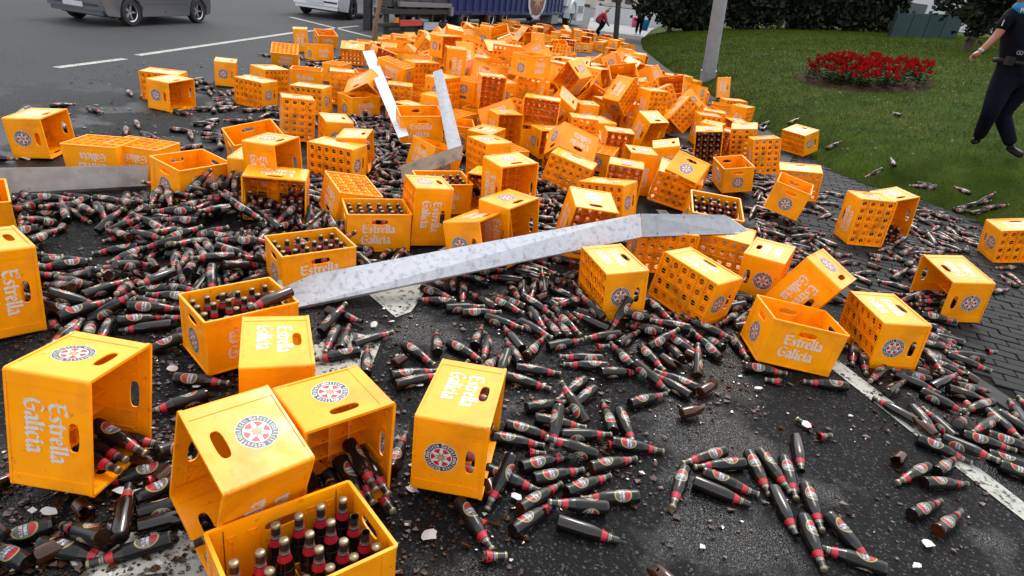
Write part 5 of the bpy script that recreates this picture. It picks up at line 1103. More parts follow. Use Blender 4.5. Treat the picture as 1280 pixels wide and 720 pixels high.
# bottles: x y z of the base in mm, rotation vector in mrad
BOT = [-907,1222,28,1420,-896,-706, -1035,1171,58,-395,-1687,-1372, 1393,1479,28,693,-1617,-1130, 263,1492,28,1627,841,1379,
-1058,1142,92,-2155,-341,1290, -1352,1545,123,1367,1240,793, -1255,1141,28,1018,1381,929, -82,1520,28,1424,806,235,
-1264,1214,28,1658,-492,-999, -490,1593,154,1759,-1379,1850, 444,1586,26,513,-1362,-281, 1179,1672,28,1617,263,-281,
-1236,1080,28,1303,-1355,-1510, -1030,1241,28,596,1720,1343, 792,1778,28,1558,823,1140, 85,1704,96,1852,1014,-1055,
1283,1699,28,1577,425,171, 113,1421,28,344,1851,1518, -1252,1299,26,209,1601,-694, 1112,1801,28,1630,-145,256,
-1216,1317,26,-1784,-388,-1577, -1150,1891,26,1203,-1011,-110, 174,1670,28,1222,1525,1683, 1252,1846,28,1632,8,-116,
133,1519,28,516,1853,1617, 295,1628,28,748,1736,1538, 566,1660,28,1660,-790,-1398, 421,1852,25,455,-1222,-525,
839,1835,28,1389,1012,947, 126,1722,28,1294,1547,1801, 649,1283,28,731,-1837,-1727, -1324,1960,26,-778,1412,-685,
-1097,1340,26,623,1847,1847, 392,1773,28,865,1638,1439, 2069,2295,24,840,1091,-574, 488,1939,28,1520,1057,1435,
-500,1065,39,-102,89,1943, 1119,2014,28,1550,506,-16, 1033,1923,28,1164,-1227,-789, 1922,2258,28,1615,638,1032,
-500,1161,30,-62,80,1956, -1075,1500,28,1555,-716,-907, -506,1534,128,-1585,1833,-1936, 772,1842,28,1574,-436,-170,
4,1799,28,1281,1299,1355, 2180,2343,26,1690,526,1420, -1996,2224,59,-1380,620,-276, 1068,1993,28,1633,-145,309,
-404,1151,32,-55,-108,-1790, 1787,1957,28,1073,1443,1271, 1695,1696,28,980,1707,1712, 1630,1760,28,1182,1589,1735,
-452,1108,35,-69,3,-187, 48,1957,28,1483,1010,1259, -3,1870,28,1263,1257,1213, -1902,2281,23,-272,1084,851,
-983,2351,285,986,-1332,561, -1764,2354,84,-852,1498,-145, 969,1983,28,1698,-524,-1196, 390,2042,24,-1272,884,2019,
-1062,1287,26,-213,1600,697, 1216,1990,28,1625,-132,-25, -1551,2338,28,1438,-914,-869, 1862,2064,28,1472,-824,-762,
-548,1118,34,-58,-75,-1748, 264,2043,90,1177,1767,-1442, 2174,2680,26,1679,-1082,1932, -6,1690,28,1635,754,1279,
-1397,1514,76,344,1528,-134, 1326,2146,28,1646,83,-429, -664,2336,26,1438,-749,-750, 23,2295,28,1116,1283,849,
1988,2386,28,455,-1962,-1798, 278,1942,26,-1993,110,-1930, -444,2115,26,271,1687,1206, -452,1204,27,-96,-28,-227,
1780,2118,28,1488,-728,-520, -2103,2318,124,610,2047,875, -356,1194,29,-54,-54,-2114, -341,1616,28,-157,2189,2057,
-2019,2414,66,-1608,-250,-920, 68,2373,28,922,1465,1006, -2236,2756,55,-406,-1691,1497, -404,1247,24,-74,-16,-527,
-1761,2267,53,-1490,939,-370, 644,2512,64,767,1648,-412, 1552,2570,28,1369,-1239,-1422, -461,1610,110,1874,-756,1616,
596,2216,26,885,1613,1613, 131,2082,28,543,1697,1216, 2455,2580,26,1413,-902,1065, -1388,1449,87,305,1545,-92,
-1525,2120,25,600,1686,1925, -1766,2744,79,446,-1702,1486, 542,2160,28,1536,562,-216, 1247,2682,26,-682,1478,-795,
-276,2513,28,1639,602,1073, -479,2441,26,-823,1675,-1675, -706,2378,26,-1673,99,-1063, 810,2663,26,1668,62,1031,
1763,2619,28,1389,-1187,-1366, -890,2453,24,-1316,-222,-787, 2128,2303,26,-1438,875,1097, 898,2342,26,157,-1729,-1306,
-404,1055,40,-59,124,2613, 472,2416,41,487,1729,984, -356,1098,37,-16,89,2489, 502,2004,28,178,-2243,-2117,
170,2025,26,786,1407,677, -1116,1496,79,-1685,-1431,-1499, 1885,2037,28,1097,1687,1793, 2111,2818,26,1802,-354,1605,
519,2496,28,1233,-1233,-1062, -1560,2976,98,1395,-486,-747, 2319,2371,26,-423,1622,-1063, 2573,3125,26,1103,1127,264,
336,2611,26,-531,1479,48, -308,1140,34,-72,6,-13, -1989,2623,138,-1030,1837,1048, 2582,2851,26,-1628,1068,2430,
2229,2153,26,-929,1568,-1568, -1537,2815,118,-1823,401,-622, 1132,2726,25,-1101,1640,2369, 1037,2985,79,-897,1626,-1529,
-477,2174,28,1036,1610,1595, -121,2816,26,-2111,674,-2216, 326,1895,28,1439,1256,1585, 971,2528,25,-887,-1276,-1863,
-1501,3142,127,1830,-379,-1703, 947,2415,26,-1403,-838,837, 220,2600,26,-207,1600,692, 998,2900,84,-1310,-1103,944,
713,2729,26,1626,-154,832, 550,2866,25,-1769,59,1931, -548,1023,42,-79,-20,-451, 611,2836,26,600,-1453,121,
-2166,3062,28,1467,-796,-630, 498,2560,26,2008,-159,-1959, 661,3019,158,868,-2205,628, 757,2735,24,1372,1173,2471,
-250,2825,26,-933,1290,-495, -2044,3448,132,1889,246,-1796, -2490,3192,23,-1099,-680,-1289, 847,2850,66,-529,-1742,-368,
65,2819,26,705,1409,-235, -824,2502,26,1533,-446,541, -2735,3184,43,956,740,-1416, -1347,1553,67,99,1621,128,
440,2295,28,1413,-819,-152, 523,2920,62,-1480,224,1359, 2328,2717,41,-1737,1064,-1662, 2425,2494,26,1838,283,-1660,
-1903,3082,107,736,-1674,-62, -1927,3296,132,1855,-713,-1718, -1817,2317,26,1602,-243,746, 61,3060,58,-881,1775,-1313,
-2022,2484,76,1882,-821,-2030, -587,2163,26,-1582,309,681, 646,2527,26,-1356,-796,-153, -1541,2510,81,-747,-1497,821,
398,2356,28,1509,-649,-358, -295,2924,26,1240,-1158,-1153, -1976,2309,22,942,-837,-1274, 2370,3027,80,-3,-2106,2065,
-2617,2852,77,-1442,861,833, 114,2489,26,-1366,782,170, 951,2737,26,-1475,1454,-2044, -3040,3408,87,1558,1487,1904,
2258,2729,26,-1702,-356,-1961, -101,3031,26,-320,1668,-1161, 2616,3532,79,-622,1515,-860, -342,2849,26,-1935,-61,-1821,
-1841,3553,183,2256,532,1439, 92,2548,26,-1639,98,885, -931,2654,26,1334,989,989, -2078,2431,94,1548,-1520,-1545,
-1603,2821,102,200,2106,-1362, 1961,2612,26,-1792,-373,-1589, 2521,2651,35,-1009,-1596,1478, -439,1581,37,1694,-1010,1935,
2508,2578,26,1366,780,-172, -751,2325,26,-936,-1476,-1347, 2220,2219,26,1373,909,908, 154,3102,25,-1028,852,-350,
-2228,3132,76,-1601,971,-1945, -311,2407,28,-139,-2060,-1881, 2294,2801,26,-2091,711,2208, 2037,2518,26,655,-1862,1892,
652,2995,77,2204,352,1957, -1677,3000,135,-2371,-839,-1693, -516,3055,26,1918,-103,1792, -70,2924,26,194,-1716,-1275,
-1707,2589,70,-1416,-1501,1342, 808,3172,82,-69,1906,-1654, 56,3318,26,-1652,-861,1668, 284,2708,26,-1546,-329,328,
2357,2676,24,1203,-384,-77, 2394,2757,41,2218,547,2014, -1983,2560,109,366,-2604,-1662, 22,2464,56,1320,-1303,917,
2803,3146,26,-2030,-237,2004, 1265,2983,26,1410,-906,1061, 907,2632,41,-1702,343,640, 116,2972,26,1076,1196,-653,
2075,2863,26,1199,-1016,-117, -2732,3280,24,1169,-1398,-2461, -140,3216,26,-1372,-910,909, -539,1502,96,2181,-67,1238,
279,2951,26,61,1791,-1485, -1922,2836,25,157,-1557,-1367, -2063,2556,112,-1499,-1423,885, 406,3099,60,1369,-504,-718,
-2020,3104,75,-1273,631,-185, -144,2514,28,-388,2025,1877, -1594,2255,26,680,-1863,1907, -502,1589,81,1822,-410,1399,
-2203,3063,78,-1255,-1145,575, 229,3061,41,830,1487,-290, -1901,2585,59,1109,670,-337, -84,2604,25,959,-1332,1500,
89,2410,26,-1614,201,786, -2094,3232,64,1235,-684,-1923, -634,1524,82,1593,93,1024, 2013,3002,28,1654,20,-499,
-2419,3196,31,348,1008,652, 2595,2498,26,-1288,-1327,-1635, 340,2720,26,-1545,-335,335, 876,2876,36,-170,1810,-1259,
-1663,2683,25,-824,-998,-276, -2480,2753,26,991,1500,1500, -934,3337,26,-1356,-1165,-2087, 2149,2355,68,1499,1830,1833,
-1937,3252,47,1450,579,2266, 2006,3076,28,1662,-108,-601, -1926,2267,26,-43,2202,-2202, 2942,3734,112,2254,-327,-1966,
-2818,3313,28,1378,-1243,-1450, -1518,3764,137,1894,767,-880, -2198,3684,182,-161,2194,1159, -596,980,46,-43,-91,-2195,
1168,2808,41,-1222,1938,2020, 590,2714,26,-499,1579,963, -2119,3047,28,1653,-72,-508, -2159,2281,47,1824,526,1244,
89,2980,26,-1064,-1168,319, -1493,3455,82,-1547,-78,1376, 2452,3237,26,1287,1079,1079, 214,3758,26,444,1507,44,
-2655,2982,99,-256,-1796,971, 2256,2886,26,1686,603,1479, 666,2734,41,266,1823,1165, 2825,3852,107,2422,-167,-1497,
-2814,3414,28,1188,1152,510, -1857,2400,66,-929,1271,-616, -1819,3178,65,1333,-96,-532, -1870,2250,26,1367,779,-173,
-1761,2650,34,-390,1408,-887, -2002,3287,72,879,-1056,1014, -2392,3417,130,-1039,-1342,224, -1678,2719,103,174,-2170,-1799,
196,3186,24,-941,-915,-1063, -2688,3192,28,1643,-175,476, 2852,4044,26,-1410,-821,820, 2763,3280,39,-273,-1709,-706,
-2667,3458,78,1963,-554,1530, -1279,2294,31,-52,-39,-1360, -363,3027,62,-1649,-789,565, -2748,3558,74,-1040,1270,-1141,
-1996,3650,3,33,59,-385, -289,3154,26,739,-1862,1941, -2006,3787,196,-553,-1766,-55, -1809,2985,80,1263,-1061,1639,
-1897,3498,132,-6,1812,1400, 626,2704,26,1074,1198,-651, -1901,3000,57,1283,-1524,1951, -2783,3551,74,-132,-2202,1566,
2727,4462,26,1877,-920,2070, 1378,3271,26,-715,-1772,1772, 3040,4549,26,533,-1566,-954, -2166,3350,99,1152,-1370,287,
-2247,3770,121,-887,-915,-2357, 1420,3305,87,-2333,-687,1856, -2937,3363,88,2283,354,-1554, -2444,3782,117,847,-2134,1912,
-672,1325,72,-1004,-1708,2105, -1888,3621,116,-858,-1833,2257, -1782,3095,108,46,1889,-1060, 2139,4676,77,185,-1821,-1441,
-1586,1213,26,-1596,-683,-1306, -1856,2004,26,-1341,663,992, -90,2293,41,-1458,866,138, -1614,2642,25,-1173,-878,-1015,
-1667,2770,48,-1500,1136,1331, -250,3352,26,-1998,-807,-2149, -1335,1140,90,830,-1875,955, 5,3450,26,876,1338,568,
2558,3382,26,1676,123,1086, 374,3033,26,970,1258,448, -2331,3684,145,1718,137,723, -1790,3155,125,-1201,1330,-1059]
BOT_STUFF = [1493,3396,82,-339,-1866,-692, -1347,2916,41,-1476,-1743,2012, -1664,2910,68,1248,-1441,-2277, -1588,3468,85,-2080,-239,1180,
-1710,3622,99,-1831,-45,-910, -2742,3414,67,1485,289,1226, -2365,3502,95,1752,-381,-57, -337,3049,26,-1493,-540,-440,
-1270,2198,36,-53,-10,-824, -1506,2927,24,1097,599,-414, 1001,2890,25,98,-1799,-2171, -1281,3585,126,1770,855,-1038,
-2904,3476,23,930,-1087,1709, -1792,2675,28,-898,-1186,512, 2266,4863,24,588,1256,850, -2325,3725,107,-935,1295,-1870,
-2012,3968,200,2302,-343,469, -1433,2955,132,1538,1953,1279, 2267,4997,42,-1627,477,-1768, 137,3302,26,1480,-569,410,
-2108,3464,142,-1561,771,588, 3888,4427,26,-1112,-1409,-1493, 306,3442,26,-1735,-473,-1504, 1328,3138,25,-776,1161,459,
-1226,2246,32,-37,-73,-2021, 82,3557,26,1937,-56,1824, 2574,4063,26,664,-1815,-1815, -1442,3844,109,1454,1510,-738,
-4688,5723,26,-1524,448,-448, -2478,2550,25,-367,1381,-89, -1322,2246,34,-63,-1,8, -938,3237,85,2162,-1251,1787,
-2886,5130,26,590,-1565,1045, -2492,3396,84,1687,-1437,-1993, -6,3201,24,1301,147,191, 2673,4485,26,2052,752,-2184,
-2268,3350,137,-1632,-784,-289, -1753,3870,96,-204,1601,-1328, -1236,2341,28,21,60,2663, 2812,4223,24,168,1483,1377,
-2030,3160,28,1630,-60,-85, 4129,6078,85,1752,420,1024, 257,3243,88,-614,1968,1049, 57,3274,41,1501,-990,991,
-1234,3598,153,-138,2136,-1088, -1289,5146,79,-1582,500,-692, 2703,4292,26,-1571,-1193,1888, 231,3269,26,-916,1582,-1582,
-2038,2788,84,-1889,-224,242, 90,3380,38,2200,-740,2097, -2232,3092,26,945,1551,1551, 2845,4687,26,-691,1473,-785,
1147,2962,28,-1604,168,1418, -3385,5504,26,1622,1004,1766, 2965,3826,104,913,-1422,-603, -1447,2886,41,-1034,1372,494,
15,3508,26,-1086,1384,-1384, 2462,4852,26,1324,-1308,1663, 438,3191,27,-1204,1500,1797, 4005,4714,26,-112,-2168,2168,
276,5198,66,1479,-848,-2110, 2948,3710,66,1345,-1311,-1214, -357,1002,46,-63,-88,-1579, -803,3483,25,88,1898,-2440,
2479,4565,26,-2094,-708,-2210, -1455,3576,91,2196,-200,-1349, -2041,3693,90,771,1497,-1860, 243,4390,64,1305,-1077,-1124,
-3329,5798,26,346,1657,1137, 2354,5449,26,887,-1329,-553, -1078,4967,61,-1903,28,1859, 4191,4891,26,-486,-1591,1001,
2341,2972,26,-245,1698,-1229, -1345,3831,81,949,1817,-1844, -309,1045,42,-15,-131,-2576, 3614,5111,27,1353,1122,1381,
-2089,3879,64,-686,-93,-889, -1561,3440,73,1513,-238,416, -1916,3794,133,-607,-1639,878, 3878,5116,26,-1625,161,825,
-1397,2628,26,-1062,-949,-151, -1530,3757,73,1673,-1070,1747, -2804,5444,26,519,-1483,35, -2959,6157,26,1350,-959,-959,
-3504,6474,26,-1373,-1673,2161, -1155,4857,59,-1398,-577,663, 3104,4644,26,-1091,1418,1476, -1183,2293,30,-28,36,161,
-1388,2401,27,937,-1274,-825, -261,1087,39,-81,-59,-956, -1374,3072,22,1219,535,-2130, -3005,3296,26,1660,-593,1395,
4901,6476,110,1174,270,1462, -500,970,47,-81,50,1290, -916,3460,23,411,-1178,1140, -1025,4683,85,1246,-1809,-1406,
-1634,3991,149,-372,2002,-1977, 2636,4798,26,1349,-1719,-2184, -1782,2376,28,1456,-1038,-1238, 1296,3069,41,-1449,625,-1659,
4829,6622,86,777,787,774, -1978,2576,28,1683,-34,-741, -1834,3662,106,-1096,-827,849, -3245,3579,26,-325,1666,-1156,
-1564,4014,147,283,1858,-1689, -3976,4131,26,-432,1510,-56, 3573,4236,26,-1411,820,-821, -3160,3224,24,134,1307,592,
-1192,2389,25,-23,45,1220, 2342,4619,26,-1922,92,1800, 2049,3722,26,-1603,1082,-1818, 3161,4808,25,-1663,-870,-2192,
3938,5395,26,-897,1855,2028, -748,3254,24,-774,1289,1418, 20,3585,66,404,1815,678, -3083,5488,26,-892,1325,-547,
-931,4467,26,-981,-1248,433, -2818,3629,26,-1996,-118,1934, 4093,5450,26,-1450,862,1112, -3728,6174,26,877,1337,566,
3198,6081,26,-1672,-733,1576, -1534,3184,62,-450,1599,-1889, -1262,2984,20,3,33,-1270, 3931,5989,41,1596,666,588,
-228,1704,71,-454,1521,-574, 4668,6584,38,297,1482,-525, -1680,3654,20,-479,-834,-337, -3211,6608,26,-890,1315,439,
3692,5202,24,-593,-1560,-2146, 4780,6444,48,580,1043,897, 4506,6765,197,2199,153,-2204, 3376,4956,26,-1690,-287,1226,
4338,5543,25,-1519,-245,1287, 4736,6531,240,-1387,-769,-521, -2344,3340,79,-1844,-37,-1350, 2920,3766,66,1345,-1312,-1215,
3432,6490,26,-667,-1426,-193, -3407,6460,26,-1621,-174,-812, -4390,5833,26,554,1470,-72, -3490,5246,26,2040,-764,2176,
-1931,6840,71,-1681,255,-1402, -2172,2743,26,1634,-1115,1899, -2276,3276,28,1493,-665,-182, 2181,3002,40,-403,1668,-1130,
2875,5950,26,1634,-122,862, 3639,5140,26,-579,-1860,-1845, -2491,3710,26,-1845,269,1673, -1827,3930,112,-688,1876,-2301,
3486,4878,41,-1807,-651,1404, 3185,4981,26,1826,965,-2035, 2428,5048,26,145,1575,349, -1459,4190,24,1401,-123,-1675,
3361,5131,83,-924,-1783,1786, 864,2977,26,-73,1755,-1377, -2314,3573,102,-1642,49,688, -1678,3980,117,-332,1922,-2083,
-1278,3524,21,-462,1068,2087, 2144,5487,66,1373,-1201,385, 4222,7382,206,694,-2037,-179, 2392,3940,26,1832,-959,2039,
2938,4263,78,1403,1612,2131, 1187,2889,26,-1494,539,442, 2054,5517,26,-1205,1216,-1217, -504,1436,116,2270,-720,1330,
-1982,2799,26,1259,-1129,-1129, -1213,3026,20,-15,-30,-1084, -1153,4804,26,1475,-1456,-2045, 876,2888,41,-1817,-323,1174,
2398,3091,26,-351,1655,-1132, 2529,3893,26,55,1587,438, 765,3099,26,4,1592,489, -2507,2653,39,588,1658,895,
293,4965,81,451,-1628,-164, 3099,4565,26,695,1789,1788, -3920,7362,70,-347,-1812,408, 2048,5130,26,1464,672,671,
4368,5953,26,40,1588,453, 2699,2540,26,-1457,617,357, 2890,3557,26,-1373,-907,907, -1820,3869,47,260,1227,-992,
-2075,2753,23,1094,-690,1361, 2428,5171,26,-1557,384,605, -1171,4671,26,-760,1425,-706, -1334,5343,24,-243,1396,1461,
-1313,2151,38,-56,-48,-1181, 2112,4675,26,1681,166,1123, -1085,3358,16,-685,143,762, -2626,2736,26,-1901,-145,-1762,
200,4638,116,-410,-1559,-55, 4313,5770,26,-972,-1464,-1377, -1591,2835,26,67,1788,-1476, -233,1640,76,-787,1457,-885,
-960,3219,26,-1869,-219,-1710, 2183,5196,26,1767,-420,1550, -2613,3730,25,1471,-162,1576, 4911,6592,136,-1289,-192,-2461,
4018,6247,24,678,1210,726, -1746,2679,28,476,-2079,-1980, 337,4567,78,-1433,-354,393, 2039,5073,26,1436,878,-1094,
4161,5824,26,1293,-1020,915, -2086,2609,94,1119,-1952,-1391, -2227,2620,28,915,-1450,-924, -761,3496,26,-1480,1443,-2038,
-2182,3655,97,-616,1822,1927, 3002,3900,86,1271,-1420,-1342, -1114,3108,19,2,-18,-2630, 2665,6533,41,1510,-1675,-1982,
-2019,3457,87,-1953,947,2001, -1640,3198,95,-1308,1612,1752, -1064,3149,19,23,-41,-3054, -1366,2199,37,-54,-3,-1854,
-1149,2436,22,3,78,2849, -3465,6720,57,1830,162,-775, 2241,4792,27,49,-1602,538, -1400,5380,24,-835,923,182,
2456,3324,26,1915,-110,1787, 3657,5022,26,-479,-1594,1008, 3386,5003,32,-406,1568,-94, -226,1784,280,-1657,849,-1776,
2389,4556,26,-1103,-1413,-1486, 2626,5761,26,-572,1544,-913, -1396,3522,88,-659,1860,699, 2201,5062,26,-1191,1819,2172,
-848,1082,26,-494,-1587,994, 4302,6226,38,1875,276,1740, -3208,6065,26,175,-1815,1571, 2646,3380,71,-1995,-32,1135,
3397,5110,26,-2090,519,-2148, -2707,3816,26,1408,-1261,1730, -1978,3011,28,863,1555,1204, -1117,3012,20,-13,-6,-125,
2959,5714,26,-756,-1736,1736, 229,3105,26,-1262,1124,-1124, -3483,6983,26,1948,25,-1845, -4357,7809,26,-114,1579,-380,
2628,3456,26,1685,204,1156, -3100,3348,83,-1697,-1033,879, -2241,2402,86,-2158,974,1648, 2630,6624,69,826,-1944,-1452,
3674,5392,26,460,1502,27, -2911,6616,26,1570,-72,-72, -1193,4721,26,1482,-1437,-2034, -1567,3181,80,615,-2015,-2058,
2132,4296,26,-2073,-424,2102, 2281,4710,26,133,1737,1327, -1556,2473,28,1442,-1392,-1779, -1145,3271,73,-571,784,-691,
-2718,5138,26,-1193,1819,2173, -3698,5346,26,978,1262,-540, -1068,3053,20,-6,6,-1995, -1779,4489,26,-1582,57,-1605,
-3114,5629,26,-421,-1850,-1744, 2656,3611,26,1532,406,406, -2645,3377,38,-1787,-186,1083, -1954,2676,28,1655,688,1252,
-1072,2957,20,1,12,-774, -1868,3914,45,853,-93,766, 4040,8568,137,1354,366,2633, -1260,2103,40,-12,60,2131,
-2126,4024,174,849,2522,-1325, 1680,4751,61,254,-220,1464, -1167,2971,20,-10,3,-2952, -1018,3094,19,-5,-1,-1699,
-1140,2340,27,-50,35,1053, -1174,2197,34,58,40,2622, -3183,5484,26,549,1572,-1008, 4102,5850,50,-1750,403,773,
-1551,3960,42,293,1858,-1696, -3759,5591,26,-1330,1753,-2201, 3375,5025,26,-1285,-904,-23, -1536,2849,24,-122,-1586,-1666,
-1806,4743,26,387,1523,103, -1660,4242,75,-688,1717,-155, -2943,6757,28,-1533,-696,1097, 1058,2896,26,-1555,-258,258,
-1563,4015,94,921,-1831,2002, -1376,3271,26,1285,126,-2019, 3069,4303,26,-1942,861,2113, -373,4714,117,426,-1803,1726,
4077,5819,26,-722,-1766,1766, 4231,5274,26,-1048,-1216,-621, 3926,5125,26,-1669,-579,-1408, 3669,5428,63,163,1826,603,
-2630,3861,26,1979,-825,2137, 2509,6252,26,26,-1769,-1415, -1573,5859,26,1312,1786,2216, -2988,3379,27,-1725,-338,1379,
295,4715,130,129,-2405,-1905, -1594,3566,20,395,-929,-925, -2130,2620,28,1630,164,-277, -1648,3000,28,1629,-133,203,
-1100,4625,26,-266,-1677,1160, -1380,5362,46,351,-1966,2202, -1655,2485,28,1683,-92,-752, 2195,5641,26,-172,1724,-1293,
1941,6252,26,-1756,1023,1986, -1319,6060,26,-1690,278,-1218, 4380,6894,195,-2157,135,-2157, -1858,2739,28,-159,-2068,-1896,
-1534,4582,26,-343,-1658,1140, -1268,5843,26,-1389,1642,-2145, -1551,6147,99,-2077,-584,1126, 3953,5614,26,1466,598,-378,
3224,5348,42,1471,-822,1477, 4372,7429,254,-586,1464,1667, -221,1848,276,290,1543,173, -1517,6714,26,496,-1491,10,
-1876,6909,23,-56,-1261,462, -1340,4997,31,2063,196,1940, 4198,6210,25,1647,276,-1751, 166,4236,30,115,1607,377,
-1484,6147,24,166,-1790,-2366, -2168,3428,82,1514,-1253,1787, 3189,6369,26,1692,-324,-1256, 156,4906,81,1389,-1320,1662,
-2542,4025,22,979,-533,283, 1424,4766,68,298,105,-627, -4758,5561,26,363,1844,-1705, -2774,6618,26,-1692,-490,1391,
2402,6107,37,1676,733,-1246, -1298,5564,26,1666,776,1607, 22,4649,72,-1486,1152,-1689, 3301,5450,65,778,-1539,2158,
1557,4826,88,314,-65,446, 1493,4830,89,325,-2,51, 1997,4465,26,924,1299,508, -1627,3437,41,282,-1723,708,
-3417,6864,26,1669,579,-1408, -2030,6698,82,1728,776,345, 2264,3199,26,1458,-1232,1767, 3575,5621,41,1802,-605,1349,
1428,4834,91,159,378,-2283, 1552,4758,64,306,52,-285, -3540,7079,26,550,-1472,68, 41,4340,26,1992,105,1927,
4142,5536,26,1661,-591,1397, 1806,3384,107,1855,-1519,1981, 1621,4822,86,146,468,-2483, 344,4324,36,-1767,-679,1457,
2367,3160,76,1191,-1056,558, -2122,2307,26,842,1658,1660, -1312,2943,20,-19,12,2045, 2514,4869,41,-377,-1717,-786,
-1064,4573,26,-2054,337,-2058, -2088,3178,88,257,-1897,-108, -2595,3568,25,207,1357,-1130, 1685,4818,84,85,-462,2779,
-4578,6753,26,-104,1746,-1351, 2389,6444,26,370,1646,1114, -1736,6772,26,1548,745,-1242, 1488,4762,66,121,428,-2527,
-1363,6130,38,52,-1871,-1337, 3515,5146,31,-2031,-87,1878, 3730,5752,26,-186,2130,-2130, -2754,3592,26,-957,-1537,1537,
880,4124,26,-247,-1600,-730, -1366,5755,73,-1912,175,795, 1344,3441,26,1396,856,856, -2204,3705,20,1026,561,2050,
4721,6599,40,-214,1175,-11, -376,4718,260,1245,-1074,794, -4620,10664,26,-254,-1555,240, -3828,7327,26,1178,1042,151,
-3460,6568,26,1385,1651,2149, -2786,3064,70,660,-2113,1615, -3408,6357,26,-1626,152,833, 294,4645,27,449,-1677,1904,
-1345,5775,26,-1415,-900,-1067, -1738,6861,26,1917,-884,2096, -1464,6104,26,-456,-1606,1032, 3126,4540,26,1622,-648,1342,
2936,3655,61,1355,-1305,-1222, 1616,4755,63,101,472,-2658, -2855,6247,26,-771,1378,307, 226,4511,36,-745,-1945,-1853,
2086,4941,26,717,-1539,1157, -1736,3320,69,1102,1345,-1359, -553,4648,15,7,-3,1851, -1022,2998,20,8,2,2820,
-1638,3673,51,2224,91,1844, 2226,5720,25,1891,455,2312, -590,1523,42,-648,1833,-1900, -835,3802,13,-17,-17,-1920,
-953,3750,14,-5,49,3027, -1586,3076,86,-756,2412,1809, -4039,5074,26,-1183,-1037,144, -2938,6201,26,-1633,126,858,
205,5218,23,938,800,-1524, -1502,5787,26,1648,-610,1379, 3293,4622,26,-1126,-1403,-1505, -2739,3063,58,1652,569,364,
-1837,3807,87,743,-2079,2086, -1454,3567,26,1573,-1186,-1884, 2399,6216,26,1440,1242,-1754, 760,3046,41,1782,844,1529,
-2181,3901,142,2098,-270,1886, -1865,3016,68,-1532,1279,-1188, -1491,2268,26,1553,1288,2364, 4076,10197,169,1400,673,2535,
4454,6821,181,2118,149,-2111, -1780,2518,28,1361,-1054,-958, -1501,4016,26,1688,248,1193, 218,4769,27,1588,252,-643,
-1610,6092,27,-1596,-531,-1093, 3282,5348,53,1012,-1806,2210, -1071,3698,16,-7,13,1125, -1026,2902,21,7,3,2554,
133,5067,76,-1748,672,386, -22,4601,75,-819,1302,-1188, -1817,6331,68,-463,-2168,-2138, -1422,6126,26,864,-1857,2010,
3952,10664,86,2419,459,-1645, -895,3619,16,-30,-2,-117, -1012,3724,15,-20,-15,-1500, 2228,4483,26,761,1383,-296,
2183,4854,26,-116,-1803,-1527, -1351,5116,26,-1495,-291,-702, -2670,2655,81,-1615,693,-848, -2835,3249,28,1624,313,494,
-924,3684,15,-8,10,410, -1121,2916,21,-23,-9,251, -1266,2888,21,-1,4,457, -3913,10395,26,26,1594,-518,
-1864,6989,25,-43,1309,231, -894,3776,14,16,22,-184, 324,4982,106,-2116,203,-902, -2308,3253,90,-877,1754,767,
-2223,3635,82,1675,570,1191, -2168,3833,24,1280,-71,-767, -1926,6845,143,-1035,-2364,-1263, 2915,3861,71,1271,-1419,-1341,
5456,9651,588,-280,-2080,-2078, -1171,2874,21,-3,3,6, -3063,6845,26,-1449,632,341, -3958,7328,26,1655,-19,958,
-2978,6912,26,852,1336,-398, 285,4992,74,-382,1976,1933, -1338,5674,26,65,-1758,-1384, -2450,3326,26,-1611,1131,1882,
-2128,2355,26,-513,-1485,-29, -1725,4151,200,2192,627,1618, -973,3039,20,37,-56,-3126, -508,3550,27,-1675,-467,-1317,
116,4797,64,1200,808,101, -1094,5161,26,1313,-1784,-2215, -1788,6763,41,-2001,229,1618, -1800,6954,26,-1568,1201,-1893,
3855,5755,26,1510,-1367,-1993, 1579,3490,26,-1095,-1136,275, 4216,5679,26,-1690,533,-1425, 4356,5469,26,-1692,-349,1278,
-2486,3769,81,-534,2267,-1650, -865,3710,14,-13,-14,-3018, -1613,3324,27,1179,1090,-623, -3796,7464,26,1522,457,457,
148,4261,26,579,-1438,-898, -1350,5483,56,332,-2020,-1491, 3865,6102,37,-2165,434,-2008, -2346,3737,51,284,1597,-1514,
4430,6328,38,1334,-968,-923, 3712,10158,26,-1294,1323,1639, 2333,5903,41,637,1683,-995, 2341,6112,81,-1719,-824,476,
-1693,6448,58,1693,879,1076, -1821,6703,26,246,-1697,-1228, 3903,5882,26,1366,-1687,-2167, 792,3322,26,546,-1906,-1906,
842,3300,25,1201,-800,67, -2086,2427,28,1133,-1380,-1229, 2147,7218,298,1474,-786,459, 1997,7244,336,1126,1615,-1658,
1821,3301,96,2170,-847,1490, 2078,7232,286,1352,-1027,675, 2135,7215,361,521,-1882,1624, 2159,7221,235,1065,1655,-1671,
2033,7253,147,1038,-1453,1150, 2009,7247,273,1645,-121,-147, 2102,7238,160,963,-1538,1274, -1220,2833,21,-6,-8,-1646,
-3797,10677,26,-1663,-793,1619, 1282,3352,26,1689,549,1438, 521,3039,109,-1041,1086,-732, 2066,7229,349,1499,-731,374,
1952,7264,198,1350,-1029,656, 2114,7241,96,1648,-51,-198, -1949,3914,91,1675,289,282, -1945,3934,41,1361,-1429,1535,
-1502,6033,26,837,-1344,381, 2090,7235,223,1425,1143,-1286, 1940,7262,261,1166,-1301,980, -4392,8003,26,1233,1354,-1592,
-4246,7567,26,-166,-1814,-1564, 2058,7864,26,457,-1584,925, -1068,4946,26,1561,201,201, -1908,7204,26,-2055,-748,-2186,
